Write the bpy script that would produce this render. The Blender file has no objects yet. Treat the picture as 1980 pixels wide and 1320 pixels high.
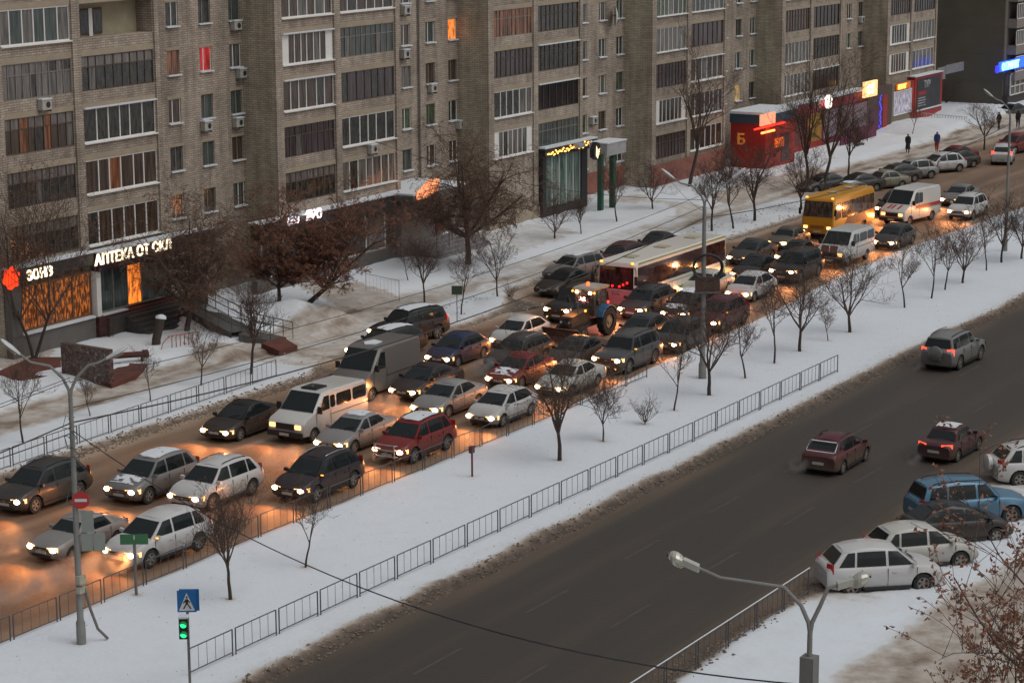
import bpy, bmesh, math, random
from mathutils import Vector, Matrix, noise as mn
R = math.radians
C = bpy.context.scene.collection
SC = bpy.context.scene
# ---------------------------------------------------------------- camera
CAM_F, CAM_PITCH, CAM_ROLL, CAM_H, CAM_AZ = 4449.469, 0.2063633, -0.0048117, 25.7275, 0.5401592
cd = bpy.data.cameras.new('camera'); cam = bpy.data.objects.new('camera', cd); C.objects.link(cam)
cd.sensor_width = 36; cd.lens = CAM_F * 36 / 1980; cd.clip_start = 0.5; cd.clip_end = 3000
cam.location = (0, 0, CAM_H)
_fw = Vector((math.cos(CAM_AZ) * math.cos(CAM_PITCH), math.sin(CAM_AZ) * math.cos(CAM_PITCH), -math.sin(CAM_PITCH)))
cam.rotation_mode = 'QUATERNION'
cam.rotation_quaternion = _fw.to_track_quat('-Z', 'Y') @ Matrix.Rotation(CAM_ROLL, 3, 'Z').to_quaternion()
SC.camera = cam
# ---------------------------------------------------------------- world, dusk under overcast
w = bpy.data.worlds.new('World'); SC.world = w; w.use_nodes = True
nt = w.node_tree; nt.nodes.clear()
sky = nt.nodes.new('ShaderNodeTexSky'); sky.sky_type = 'NISHITA'; sky.sun_disc = False
SUN_EL, SUN_AZ = 58, 178
sky.sun_elevation = R(SUN_EL); sky.sun_rotation = R(SUN_AZ); sky.air_density = 1.4; sky.dust_density = 6; sky.ozone_density = 1
hsv = nt.nodes.new('ShaderNodeHueSaturation'); hsv.inputs['Saturation'].default_value = 0.22
bg = nt.nodes.new('ShaderNodeBackground'); bg.inputs['Strength'].default_value = 0.076
wo = nt.nodes.new('ShaderNodeOutputWorld')
nt.links.new(sky.outputs[0], hsv.inputs['Color']); nt.links.new(hsv.outputs[0], bg.inputs[0]); nt.links.new(bg.outputs[0], wo.inputs[0])
sd = bpy.data.lights.new('sun', 'SUN'); sd.energy = 0.5; sd.angle = R(70); sd.color = (1.0, 0.97, 0.93)
so = bpy.data.objects.new('sun', sd); C.objects.link(so)
_sa = R(90 - SUN_AZ)
_sv = Vector((math.cos(_sa) * math.cos(R(SUN_EL)), math.sin(_sa) * math.cos(R(SUN_EL)), math.sin(R(SUN_EL))))
so.rotation_euler = _sv.to_track_quat('Z', 'Y').to_euler(); so.location = (0, 0, 60)
SC.view_settings.view_transform = 'Standard'; SC.view_settings.look = 'None'
SC.view_settings.exposure = 0.0; SC.view_settings.gamma = 1; SC.view_settings.use_curve_mapping = False
SC.cycles.use_light_tree = True; SC.cycles.max_bounces = 5; SC.cycles.diffuse_bounces = 2; SC.cycles.glossy_bounces = 2
SC.cycles.transmission_bounces = 2; SC.cycles.volume_bounces = 0; SC.cycles.transparent_max_bounces = 6
SC.cycles.sample_clamp_indirect = 3; SC.cycles.use_denoising = True; SC.cycles.caustics_reflective = False; SC.cycles.caustics_refractive = False
SC.cycles.volume_step_rate = 2; SC.cycles.volume_max_steps = 64

def ray(px, py):
    u, v = px - 990, py - 660
    cr, sr = math.cos(CAM_ROLL), math.sin(CAM_ROLL)
    xx, yy = (u * cr + v * sr) / CAM_F, (-u * sr + v * cr) / CAM_F
    c, s = math.cos(CAM_PITCH), math.sin(CAM_PITCH)
    X, Y, Z = xx, c - yy * s, -(s + yy * c)
    sa, ca = math.sin(CAM_AZ), math.cos(CAM_AZ)
    return Vector((sa * X + ca * Y, -(ca * X - sa * Y), Z))
def G(px, py, z=0.0):
    """ground (or height z) point seen at a spot measured on the survey photograph"""
    d = ray(px, py); t = (z - CAM_H) / d.z
    return Vector((d.x * t, d.y * t, z))
def WY(px, py, y):
    d = ray(px, py); t = y / d.y
    return Vector((d.x * t, y, CAM_H + d.z * t))
# ---------------------------------------------------------------- materials
MATS = {}
def _mat(name):
    m = bpy.data.materials.new(name); m.use_nodes = True; n = m.node_tree
    return m, n, n.nodes['Principled BSDF']
def col(c): return (c[0], c[1], c[2], 1)
def simple(name, c, rough=0.6, metal=0.0, var=0.15, scale=3.0, bump=0.0, emit=None, es=0.0, coat=0.0, spec=None):
    """base colour broken up by noise, so no surface is flat"""
    if name in MATS: return MATS[name]
    m, n, b = _mat(name); L = n.links
    tc = n.nodes.new('ShaderNodeTexCoord'); nz = n.nodes.new('ShaderNodeTexNoise')
    nz.inputs['Scale'].default_value = scale; nz.inputs['Detail'].default_value = 4
    L.new(tc.outputs['Object'], nz.inputs['Vector'])
    mx = n.nodes.new('ShaderNodeMix'); mx.data_type = 'RGBA'
    mx.inputs['A'].default_value = col([v * (1 - var) for v in c]); mx.inputs['B'].default_value = col([min(1, v * (1 + var)) for v in c])
    L.new(nz.outputs[0], mx.inputs['Factor']); L.new(mx.outputs['Result'], b.inputs['Base Color'])
    b.inputs['Roughness'].default_value = rough; b.inputs['Metallic'].default_value = metal
    if coat: b.inputs['Coat Weight'].default_value = coat
    if spec is not None: b.inputs['Specular IOR Level'].default_value = spec
    if bump:
        bp = n.nodes.new('ShaderNodeBump'); bp.inputs['Strength'].default_value = bump; L.new(nz.outputs[0], bp.inputs['Height']); L.new(bp.outputs[0], b.inputs['Normal'])
    if emit:
        b.inputs['Emission Color'].default_value = col(emit); b.inputs['Emission Strength'].default_value = es
    MATS[name] = m; return m
def paint(name, c, dirt=0.5, rough=0.35, metal=0.0):
    """car paint with road salt and slush creeping up from the sills"""
    k = 'paint_' + name
    if k in MATS: return MATS[k]
    m, n, b = _mat(k); L = n.links
    tc = n.nodes.new('ShaderNodeTexCoord'); sp = n.nodes.new('ShaderNodeSeparateXYZ'); L.new(tc.outputs['Object'], sp.inputs[0])
    nz = n.nodes.new('ShaderNodeTexNoise'); nz.inputs['Scale'].default_value = 2.6; nz.inputs['Detail'].default_value = 6; L.new(tc.outputs['Object'], nz.inputs[0])
    mr = n.nodes.new('ShaderNodeMapRange'); mr.inputs['From Min'].default_value = 1.05; mr.inputs['From Max'].default_value = 0.25
    mr.inputs['To Min'].default_value = 0.0; mr.inputs['To Max'].default_value = 1.15
    L.new(sp.outputs['Z'], mr.inputs['Value'])
    mu = n.nodes.new('ShaderNodeMath'); mu.operation = 'MULTIPLY'; L.new(mr.outputs[0], mu.inputs[0])
    mr2 = n.nodes.new('ShaderNodeMapRange'); mr2.inputs['From Min'].default_value = 0.3; mr2.inputs['From Max'].default_value = 0.62; L.new(nz.outputs[0], mr2.inputs[0])
    mr2.inputs['To Min'].default_value = 0.45
    L.new(mr2.outputs[0], mu.inputs[1])
    ad = n.nodes.new('ShaderNodeMath'); ad.operation = 'MULTIPLY_ADD'; ad.use_clamp = True
    L.new(mu.outputs[0], ad.inputs[0]); ad.inputs[1].default_value = dirt * 1.3; ad.inputs[2].default_value = 0.01
    mx = n.nodes.new('ShaderNodeMix'); mx.data_type = 'RGBA'; L.new(ad.outputs[0], mx.inputs['Factor'])
    mx.inputs['A'].default_value = col(c); mx.inputs['B'].default_value = (0.11, 0.080, 0.058, 1)
    L.new(mx.outputs['Result'], b.inputs['Base Color'])
    r2 = n.nodes.new('ShaderNodeMapRange'); r2.inputs['To Min'].default_value = rough; r2.inputs['To Max'].default_value = 0.85; L.new(ad.outputs[0], r2.inputs[0]); L.new(r2.outputs[0], b.inputs['Roughness'])
    b.inputs['Metallic'].default_value = metal
    b.inputs['Coat Weight'].default_value = 0.12; b.inputs['Specular IOR Level'].default_value = 0.42; b.inputs['Coat Roughness'].default_value = 0.15
    MATS[k] = m; return m
def glow(name, c, s):
    k = 'glow_' + name
    if k in MATS: return MATS[k]
    m, n, b = _mat(k); b.inputs['Base Color'].default_value = col([v * .5 for v in c])
    nz = n.nodes.new('ShaderNodeTexNoise'); nz.inputs['Scale'].default_value = 6
    mr = n.nodes.new('ShaderNodeMapRange'); mr.inputs['To Min'].default_value = s * .75; mr.inputs['To Max'].default_value = s * 1.25
    n.links.new(nz.outputs[0], mr.inputs[0]); n.links.new(mr.outputs[0], b.inputs['Emission Strength'])
    b.inputs['Emission Color'].default_value = col(c); MATS[k] = m; return m
def pane_mat(name, c1, c2, rough=0.12, stripes=0.0, emit=None, es=0, nsc=1.4):
    """window glass in front of curtains, blinds or a dark room"""
    if name in MATS: return MATS[name]
    m, n, b = _mat(name); L = n.links
    tc = n.nodes.new('ShaderNodeTexCoord'); mp = n.nodes.new('ShaderNodeMapping'); mp.inputs['Scale'].default_value = (3.5, 3.5, 0.35 if stripes else 1.2)
    oi = n.nodes.new('ShaderNodeObjectInfo'); va = n.nodes.new('ShaderNodeVectorMath'); va.operation = 'ADD'
    L.new(tc.outputs['Object'], va.inputs[0]); cr = n.nodes.new('ShaderNodeCombineXYZ')
    mm = n.nodes.new('ShaderNodeMath'); mm.operation = 'MULTIPLY'; mm.inputs[1].default_value = 37; L.new(oi.outputs['Random'], mm.inputs[0]); L.new(mm.outputs[0], cr.inputs[0]); L.new(mm.outputs[0], cr.inputs[2])
    L.new(cr.outputs[0], va.inputs[1]); L.new(va.outputs[0], mp.inputs[0])
    nz = n.nodes.new('ShaderNodeTexNoise'); nz.inputs['Scale'].default_value = nsc; nz.inputs['Detail'].default_value = 3 if nsc < 3 else 6; L.new(mp.outputs[0], nz.inputs[0])
    rp = n.nodes.new('ShaderNodeMapRange'); rp.inputs['From Min'].default_value = .38 if nsc < 1.6 else .47; rp.inputs['From Max'].default_value = .62; L.new(nz.outputs[0], rp.inputs[0])
    mx = n.nodes.new('ShaderNodeMix'); mx.data_type = 'RGBA'; L.new(rp.outputs[0], mx.inputs['Factor'])
    mx.inputs['A'].default_value = col(c1); mx.inputs['B'].default_value = col(c2)
    L.new(mx.outputs['Result'], b.inputs['Base Color']); b.inputs['Roughness'].default_value = rough
    b.inputs['Specular IOR Level'].default_value = 0.6
    if emit:
        b.inputs['Emission Color'].default_value = col(emit)
        m2 = n.nodes.new('ShaderNodeMapRange'); m2.inputs['To Min'].default_value = es * .15; m2.inputs['To Max'].default_value = es; L.new(rp.outputs[0], m2.inputs[0]); L.new(m2.outputs[0], b.inputs['Emission Strength'])
    MATS[name] = m; return m
def brick_mat(name, c1, c2, mortar, dirty=0.3):
    m, n, b = _mat(name); L = n.links
    tc = n.nodes.new('ShaderNodeTexCoord'); sp = n.nodes.new('ShaderNodeSeparateXYZ'); L.new(tc.outputs['Object'], sp.inputs[0])
    ad = n.nodes.new('ShaderNodeMath'); L.new(sp.outputs['X'], ad.inputs[0]); L.new(sp.outputs['Y'], ad.inputs[1])
    cb = n.nodes.new('ShaderNodeCombineXYZ'); L.new(ad.outputs[0], cb.inputs[0]); L.new(sp.outputs['Z'], cb.inputs[1])
    br = n.nodes.new('ShaderNodeTexBrick'); L.new(cb.outputs[0], br.inputs['Vector']); br.inputs['Scale'].default_value = 1.0
    br.inputs['Brick Width'].default_value = 0.42; br.inputs['Row Height'].default_value = 0.13; br.inputs['Mortar Size'].default_value = 0.018; br.inputs['Mortar Smooth'].default_value = 0.3
    br.inputs['Color1'].default_value = col(c1); br.inputs['Color2'].default_value = col(c2); br.inputs['Mortar'].default_value = col(mortar); br.inputs['Bias'].default_value = -0.1
    nz = n.nodes.new('ShaderNodeTexNoise'); nz.inputs['Scale'].default_value = 0.35; nz.inputs['Detail'].default_value = 5; L.new(tc.outputs['Object'], nz.inputs[0])
    mp = n.nodes.new('ShaderNodeMapping'); mp.inputs['Scale'].default_value = (2.2, 2.2, 0.25); L.new(tc.outputs['Object'], mp.inputs[0])
    n2 = n.nodes.new('ShaderNodeTexNoise'); n2.inputs['Scale'].default_value = 1.0; n2.inputs['Detail'].default_value = 4; L.new(mp.outputs[0], n2.inputs[0])
    mul = n.nodes.new('ShaderNodeMath'); mul.operation = 'ADD'; L.new(nz.outputs[0], mul.inputs[0]); L.new(n2.outputs[0], mul.inputs[1])
    mr = n.nodes.new('ShaderNodeMapRange'); mr.inputs['From Min'].default_value = .75; mr.inputs['From Max'].default_value = 1.25; mr.inputs['To Min'].default_value = 1 - dirty; mr.inputs['To Max'].default_value = 1 + dirty * .4; L.new(mul.outputs[0], mr.inputs[0])
    mx = n.nodes.new('ShaderNodeMix'); mx.data_type = 'RGBA'; mx.blend_type = 'MULTIPLY'; mx.inputs['Factor'].default_value = 1
    L.new(br.outputs['Color'], mx.inputs['A']); L.new(mr.outputs[0], mx.inputs['B']); L.new(mx.outputs['Result'], b.inputs['Base Color'])
    bp = n.nodes.new('ShaderNodeBump'); bp.inputs['Strength'].default_value = 0.5; bp.inputs['Distance'].default_value = 0.02; bp.invert = True
    L.new(br.outputs['Fac'], bp.inputs['Height']); L.new(bp.outputs[0], b.inputs['Normal']); b.inputs['Roughness'].default_value = .9
    MATS[name] = m; return m
M_brick = brick_mat('silicate_brick', (0.45, 0.375, 0.305), (0.32, 0.265, 0.215), (0.19, 0.160, 0.130), 0.38)
M_brick_side = brick_mat('flank_brick', (0.50, 0.44, 0.335), (0.36, 0.315, 0.24), (0.22, 0.19, 0.145), 0.32)  # flank walls: same brick pattern in a lighter tone
M_conc = simple('concrete', (0.33, 0.275, 0.205), .9, var=.25, scale=1.5, bump=.2)
M_white = simple('white_plastic', (0.74, 0.73, 0.70), .45, var=.1, scale=1.5)
M_wood = simple('old_brown_wood', (0.085, 0.06, 0.045), .8, var=.4, scale=4)
M_greyw = simple('old_grey_wood', (0.20, 0.18, 0.16), .8, var=.35, scale=4)
M_steel = simple('galvanised_steel', (0.17, 0.165, 0.16), .55, .4, var=.25, scale=5)
M_rail = simple('fence_paint', (0.085, 0.085, 0.09), .6, .2, var=.3, scale=6)
M_rubber = simple('tyre_rubber', (0.025, 0.024, 0.023), .9, var=.4, scale=9)
M_trim = simple('black_trim', (0.02, 0.02, 0.021), .6, var=.3)
M_chrome = simple('chrome', (0.55, 0.55, 0.56), .25, .9, var=.1)
M_rim = simple('salted_alloy', (0.24, 0.215, 0.19), .55, .35, var=.35, scale=7)
M_carglass = simple('car_glass', (0.013, 0.017, 0.018), .06, 0, var=.35, scale=1.3, spec=.48)
M_head_on = glow('headlight', (1.0, 0.50, 0.18), 2.6)  # lens kept orange to imitate the outer falloff of the glare
M_glare = glow('glare', (1.0, 0.72, 0.42), 16.0)  # glowing dome that imitates the bloom over each lit headlight
M_head_off = simple('lamp_glass', (0.5, 0.5, 0.5), .1, .3)
M_amber = glow('amber', (1.0, 0.42, 0.06), 2.5)
M_tail = simple('tail_glass', (0.30, 0.02, 0.015), .25, emit=(1, .03, .01), es=.05)
M_tail_on = glow('tail_on', (1.0, 0.06, 0.03), 3.0)
M_plate = simple('plate', (0.45, 0.44, 0.42), .6)
M_snowcap = simple('settled_snow', (0.62, 0.655, 0.69), .75, var=.06, scale=4, bump=.25)
M_bark = simple('bark', (0.050, 0.038, 0.030), .95, var=.4, scale=7, bump=.4)
M_twig = simple('twig_bark', (0.092, 0.060, 0.046), .95, var=.35, scale=5)
M_leaf = simple('dead_leaf', (0.23, 0.098, 0.060), .8, var=.5, scale=2)
M_leaf2 = simple('dry_seed', (0.155, 0.082, 0.052), .85, var=.5, scale=2)
# ---------------------------------------------------------------- mesh helpers
class MB:
    def __init__(s): s.v = []; s.f = []; s.mi = []
    def quad(s, a, b, c, d, m=0):
        i = len(s.v); s.v += [tuple(a), tuple(b), tuple(c), tuple(d)]; s.f.append((i, i + 1, i + 2, i + 3)); s.mi.append(m)
    def tri(s, a, b, c, m=0):
        i = len(s.v); s.v += [tuple(a), tuple(b), tuple(c)]; s.f.append((i, i + 1, i + 2)); s.mi.append(m)
    def poly(s, pts, m=0):
        i = len(s.v); s.v += [tuple(p) for p in pts]; s.f.append(tuple(range(i, i + len(pts)))); s.mi.append(m)
    def box(s, x0, x1, y0, y1, z0, z1, m=0):
        i = len(s.v)
        s.v += [(x0, y0, z0), (x1, y0, z0), (x1, y1, z0), (x0, y1, z0), (x0, y0, z1), (x1, y0, z1), (x1, y1, z1), (x0, y1, z1)]
        s.f += [(i, i + 3, i + 2, i + 1), (i + 4, i + 5, i + 6, i + 7), (i, i + 1, i + 5, i + 4), (i + 1, i + 2, i + 6, i + 5), (i + 2, i + 3, i + 7, i + 6), (i + 3, i, i + 4, i + 7)]
        s.mi += [m] * 6
    def prism(s, pts, d, m=0):
        """closed outline extruded by vector d"""
        d = Vector(d); n = len(pts); i = len(s.v); P = [Vector(p) for p in pts]
        s.v += [tuple(p) for p in P] + [tuple(p + d) for p in P]
        s.f.append(tuple(range(i + n - 1, i - 1, -1))); s.f.append(tuple(range(i + n, i + 2 * n))); s.mi += [m, m]
        for k in range(n):
            j = (k + 1) % n; s.f.append((i + k, i + j, i + n + j, i + n + k)); s.mi.append(m)
    def tube(s, path, rad, n=6, m=0, cap=True):
        P = [Vector(p) for p in path]
        if not hasattr(rad, '__len__'): rad = [rad] * len(P)
        i = len(s.v); up = None
        for k, p in enumerate(P):
            t = (P[min(k + 1, len(P) - 1)] - P[max(k - 1, 0)])
            if t.length < 1e-9: t = Vector((0, 0, 1))
            t.normalize()
            if up is None: up = Vector((0, 0, 1)) if abs(t.z) < .9 else Vector((1, 0, 0))
            a = t.cross(up); a.normalize(); b = a.cross(t); up = b
            r = rad[k]
            for q in range(n):
                an = 2 * math.pi * q / n
                s.v.append(tuple(p + a * (math.cos(an) * r) + b * (math.sin(an) * r)))
        for k in range(len(P) - 1):
            for q in range(n):
                q2 = (q + 1) % n; s.f.append((i + k * n + q, i + k * n + q2, i + (k + 1) * n + q2, i + (k + 1) * n + q)); s.mi.append(m)
        if cap:
            s.f.append(tuple(i + q for q in range(n - 1, -1, -1))); s.f.append(tuple(i + (len(P) - 1) * n + q for q in range(n))); s.mi += [m, m]
    def mesh(s, name, mats, smooth=None):
        me = bpy.data.meshes.new(name); me.from_pydata(s.v, [], s.f)
        if not isinstance(mats, (list, tuple)): mats = [mats]
        for x in mats: me.materials.append(x)
        if len(mats) > 1: me.polygons.foreach_set('material_index', s.mi)
        if smooth is not None:
            me.polygons.foreach_set('use_smooth', [True] * len(me.polygons)); me.set_sharp_from_angle(angle=R(smooth))
        me.update(); return me
    def build(s, name, mats, parent=None, smooth=None, loc=None):
        return link(name, s.mesh(name, mats, smooth), parent, loc)
def link(name, me, parent=None, loc=None, rot=None):
    o = bpy.data.objects.new(name, me); C.objects.link(o)
    if parent is not None: o.parent = parent
    if loc is not None: o.location = loc
    if rot is not None: o.rotation_euler = rot
    return o
def setmat(o, i, m):
    o.material_slots[i].link = 'OBJECT'; o.material_slots[i].material = m
def tag(o, label, cat, group=None):
    o['label'] = label; o['category'] = cat
    if group: o['group'] = group
    return o
def thing(name, label, cat, loc=(0, 0, 0), rz=0, group=None):
    o = bpy.data.objects.new(name, None); C.objects.link(o); o.location = loc; o.rotation_euler = (0, 0, rz); o.empty_display_size = .3
    return tag(o, label, cat, group)
def interp(x, pts):
    if x <= pts[0][0]: return pts[0][1]
    for (a, b), (c, d) in zip(pts, pts[1:]):
        if x <= c: return b + (d - b) * (x - a) / (c - a)
    return pts[-1][1]
def sstep(a, b, x):
    t = max(0, min(1, (x - a) / (b - a))); return t * t * (3 - 2 * t)
def fbm(x, y, s, seed=0): return mn.noise(Vector((x * s, y * s, seed * 7.3))) + .5 * mn.noise(Vector((x * s * 2.1, y * s * 2.1, seed * 3.1 + 9)))
# ---------------------------------------------------------------- ground
def ground_mat(name, stops, detail_scale=1.0, rough=.9, stretch=None, bump=.3, nstr=.5):
    m, n, b = _mat(name); L = n.links
    at = n.nodes.new('ShaderNodeAttribute'); at.attribute_name = 'dirt'
    tc = n.nodes.new('ShaderNodeTexCoord'); src = tc.outputs['Object']
    if stretch:
        mp = n.nodes.new('ShaderNodeMapping'); mp.inputs['Scale'].default_value = stretch; L.new(src, mp.inputs[0]); src = mp.outputs[0]
    nz = n.nodes.new('ShaderNodeTexNoise'); nz.inputs['Scale'].default_value = detail_scale; nz.inputs['Detail'].default_value = 8; nz.inputs['Roughness'].default_value = .65
    L.new(src, nz.inputs[0])
    ma = n.nodes.new('ShaderNodeMath'); ma.operation = 'MULTIPLY_ADD'; ma.inputs[1].default_value = nstr; L.new(nz.outputs[0], ma.inputs[0])
    sb = n.nodes.new('ShaderNodeMath'); sb.operation = 'SUBTRACT'; sb.inputs[1].default_value = nstr * .5; L.new(at.outputs['Fac'], sb.inputs[0]); L.new(sb.outputs[0], ma.inputs[2])
    rp = n.nodes.new('ShaderNodeValToRGB'); e = rp.color_ramp.elements
    e[0].position, e[0].color = stops[0][0], col(stops[0][1]); e[1].position, e[1].color = stops[-1][0], col(stops[-1][1])
    for p, c in stops[1:-1]: q = e.new(p); q.color = col(c)
    L.new(ma.outputs[0], rp.inputs[0]); L.new(rp.outputs[0], b.inputs['Base Color'])
    n2 = n.nodes.new('ShaderNodeTexNoise'); n2.inputs['Scale'].default_value = 5; n2.inputs['Detail'].default_value = 6; L.new(tc.outputs['Object'], n2.inputs[0])
    bp = n.nodes.new('ShaderNodeBump'); bp.inputs['Strength'].default_value = bump; bp.inputs['Distance'].default_value = .08; L.new(n2.outputs[0], bp.inputs['Height']); L.new(bp.outputs[0], b.inputs['Normal'])
    b.inputs['Roughness'].default_value = rough
    return m
SNOWC = [(0.0, (.65, .70, .755)), (.24, (.61, .635, .66)), (.47, (.42, .375, .33)), (.68, (.20, .155, .12)), (1.0, (.060, .047, .038))]
M_snow = ground_mat('snow_and_slush', SNOWC, 1.6, .85, nstr=.58)
M_asph = ground_mat('salted_asphalt', [(0, (.044, .037, .031)), (.35, (.056, .045, .035)), (.6, (.085, .063, .045)), (1, (.17, .12, .085))], .9, .7, (.10, 1.6, 1), .2, .55)
M_slush = ground_mat('slushy_road', [(0, (.085, .055, .038)), (.35, (.15, .096, .062)), (.65, (.24, .160, .105)), (1, (.42, .34, .27))], 1.1, .62, (.16, 1.2, 1), .3, .5)
def gridmesh(name, xs, ys, hf, df, mat, kind='structure'):
    v = []; d = []
    for x in xs:
        for y in ys:
            v.append((x, y, hf(x, y))); d.append(df(x, y))
    ny = len(ys); f = [(i * ny + j, (i + 1) * ny + j, (i + 1) * ny + j + 1, i * ny + j + 1) for i in range(len(xs) - 1) for j in range(ny - 1)]
    me = bpy.data.meshes.new(name); me.from_pydata(v, [], f); me.materials.append(mat)
    a = me.attributes.new('dirt', 'FLOAT', 'POINT'); a.data.foreach_set('value', d)
    me.polygons.foreach_set('use_smooth', [True] * len(f)); me.update()
    o = link(name, me); o['kind'] = kind; return o
def rng(a, b, st):
    n = max(1, int(round((b - a) / st))); return [a + (b - a) * i / n for i in range(n + 1)]
def xs_(a, b):
    """finer close to the camera"""
    out = [a]; x = a
    while x < b:
        x += .28 if 40 < x < 95 else (.4 if 30 < x < 150 else (.8 if x < 215 else 4)); out.append(min(x, b))
    return out
EDGE_L = [(-60, 52.9), (90, 52.9), (98, 53.3), (105, 53.8), (118, 54.3), (130, 55.5), (140, 56.0), (155, 55.6), (170, 55), (400, 55)]
EDGE_F = [(-60, 67.2), (93, 67.2), (96, 68.6), (104, 69.0), (108, 67.2), (113, 67.6), (118, 70.5), (136, 71.0), (142, 67.4), (154, 67.2), (163, 70.0), (172, 71.6), (230, 71.6), (400, 71)]
def wob(x, s=0): return .22 * fbm(x, 3 + s, .35, s) + .10 * fbm(x, s, 1.7, s + 2)
# base plain far below everything, reaching the horizon
mb = MB(); mb.quad((-900, -900, -.35), (1500, -900, -.35), (1500, 1500, -.35), (-900, 1500, -.35))
o = mb.build('ground', simple('plain_snow', (.7, .7, .72), .9)); o['kind'] = 'structure'
def d_right(x, y):
    t = 0.0
    t += .55 * (1 - sstep(.1, 1.3, 42.35 - y)) + .6 * (1 - sstep(.2, 2.4, y - 32.0))
    for c in (34.0, 35.5, 37.3, 38.9, 40.4): t += 0
    t += .30 * math.exp(-((y - 36.4) / .45) ** 2) + .30 * math.exp(-((y - 39.7) / .4) ** 2) + .18 * math.exp(-((y - 34.4) / .35) ** 2)
    return min(1, max(0, t + .24 * fbm(x * .2, y, .5, 1) + .14 * fbm(x * .03, y, 3.2, 31) + (.16 if fbm(x * .5, y * .8, .22, 33) > .75 else 0)))
gridmesh('right_road', xs_(-60, 400), rng(30.9, 42.7, .24), lambda x, y: 0, d_right, M_asph)
def d_left(x, y):
    e, f = interp(x, EDGE_L), interp(x, EDGE_F)
    t = .34 + .30 * (1 - sstep(.0, .9, y - e)) + .45 * (1 - sstep(.1, 1.6, f - y))
    for c in (56.1, 59.0, 61.8): t += .26 * math.exp(-((y - c) / .34) ** 2)
    if x > 150: t += .12 * sstep(62, 66, y)
    return min(1, max(0, t + .25 * fbm(x * .25, y, .5, 5)))
gridmesh('left_road', xs_(-60, 400), rng(52.4, 72.5, .27), lambda x, y: -.004, d_left, M_slush)
# median
def h_med(x, y):
    a, b = y - (42.45 + wob(x, 1) * .8), (interp(x, EDGE_L) + wob(x, 2) * .5) - y
    h = -.06 + .22 * sstep(-.1, .75, a) * sstep(-.15, .6, b) * 1.0
    h += .10 * math.exp(-((a - .55) / .4) ** 2) * (1 + fbm(x, y, 3, 4)) * (1 if a > -.1 else 0)
    return h + .025 * fbm(x, y, .4, 7) + .018 * fbm(x, y, 2.2, 8) * math.exp(-max(0, a - .2)) * 2
def d_med(x, y):
    a, b = y - 42.45 - wob(x, 1), interp(x, EDGE_L) - y
    t = .85 * (1 - sstep(.15, 1.15, a)) + .16 * (1 - sstep(.8, 2.4, a)) + .75 * (1 - sstep(.0, .55, b))
    t += .10 * max(0, fbm(x, y, .5, 11))
    for (tx, ty) in MED_SPOTS: 
        q = math.hypot(x - tx, y - ty)
        if q < .5: t += .5 * (1 - q / .5)
    return min(1, max(0, t))
MED_SPOTS = []
def med_mesh():
    xs = xs_(-60, 400); v = []; d = []; NY = 46
    for x in xs:
        e = interp(x, EDGE_L) + .15
        for j in range(NY + 1):
            t = j / NY; t = .5 - .5 * math.cos(math.pi * t) if False else t
            # finer rows by the two kerbs
            u = t + .06 * math.sin(2 * math.pi * t) * -1
            y = 42.3 + (e - 42.3) * u
            v.append((x, y, h_med(x, y))); d.append(d_med(x, y))
    ny = NY + 1; f = [(i * ny + j, (i + 1) * ny + j, (i + 1) * ny + j + 1, i * ny + j + 1) for i in range(len(xs) - 1) for j in range(NY)]
    me = bpy.data.meshes.new('snowy_median'); me.from_pydata(v, [], f); me.materials.append(M_snow)
    a = me.attributes.new('dirt', 'FLOAT', 'POINT'); a.data.foreach_set('value', d)
    me.polygons.foreach_set('use_smooth', [True] * len(f)); me.update()
    o = link('snowy_median', me); o['kind'] = 'structure'
# far side: verge, trodden service lane, lawns up to the building
def inpoly(x, y, P):
    c = False; j = len(P) - 1
    for i in range(len(P)):
        if (P[i][1] > y) != (P[j][1] > y) and x < (P[j][0] - P[i][0]) * (y - P[i][1]) / (P[j][1] - P[i][1]) + P[i][0]: c = not c
        j = i
    return c
def pp(*pts): return [tuple(G(*p).xy) for p in pts]
TRODDEN = [(pp((590, 560), (690, 555), (860, 600), (760, 640), (640, 600)), .36), (pp((860, 470), (1010, 440), (1120, 455), (1000, 500), (900, 500)), .22),
           (pp((1150, 400), (1200, 385), (1360, 402), (1370, 425), (1330, 432), (1280, 400)), .30), (pp((1640, 250), (1740, 240), (1830, 262), (1880, 262), (1820, 290), (1700, 262)), .12),
           (pp((500, 500), (640, 540), (600, 575), (480, 520)), .3), (pp((-40, 700), (110, 672), (110, 705), (-40, 735)), .35), (pp((1360, 385), (1480, 350), (1590, 330), (1590, 345), (1420, 400)), .4)]
def h_far(x, y):
    e = interp(x, EDGE_F) + wob(x, 3) * .6
    a = y - e; lane = sstep(72.0, 72.7, y + wob(x, 4)) * (1 - sstep(75.4, 76.2, y + wob(x, 5)))
    h = -.06 + .25 * sstep(-.1, .7, a)
    h -= .12 * lane * sstep(-.1, .7, a)
    if 93 < x < 106 and y < 73: h -= .14 * sstep(93, 95, x) * (1 - sstep(104, 106, x))
    h += sstep(75.8, 77, y) * (.10 + .12 * abs(fbm(x, y, .45, 3)))
    for (cx, cy, r, hh) in MOUNDS:
        q = math.hypot(x - cx, (y - cy)) / r
        if q < 1: h += hh * (1 - q * q) ** 1.5 * (1 + .25 * fbm(x, y, 1.2, 6))
    return h + .03 * fbm(x, y, 1.4, 9) * (1 if a > .3 else .2)
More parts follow.
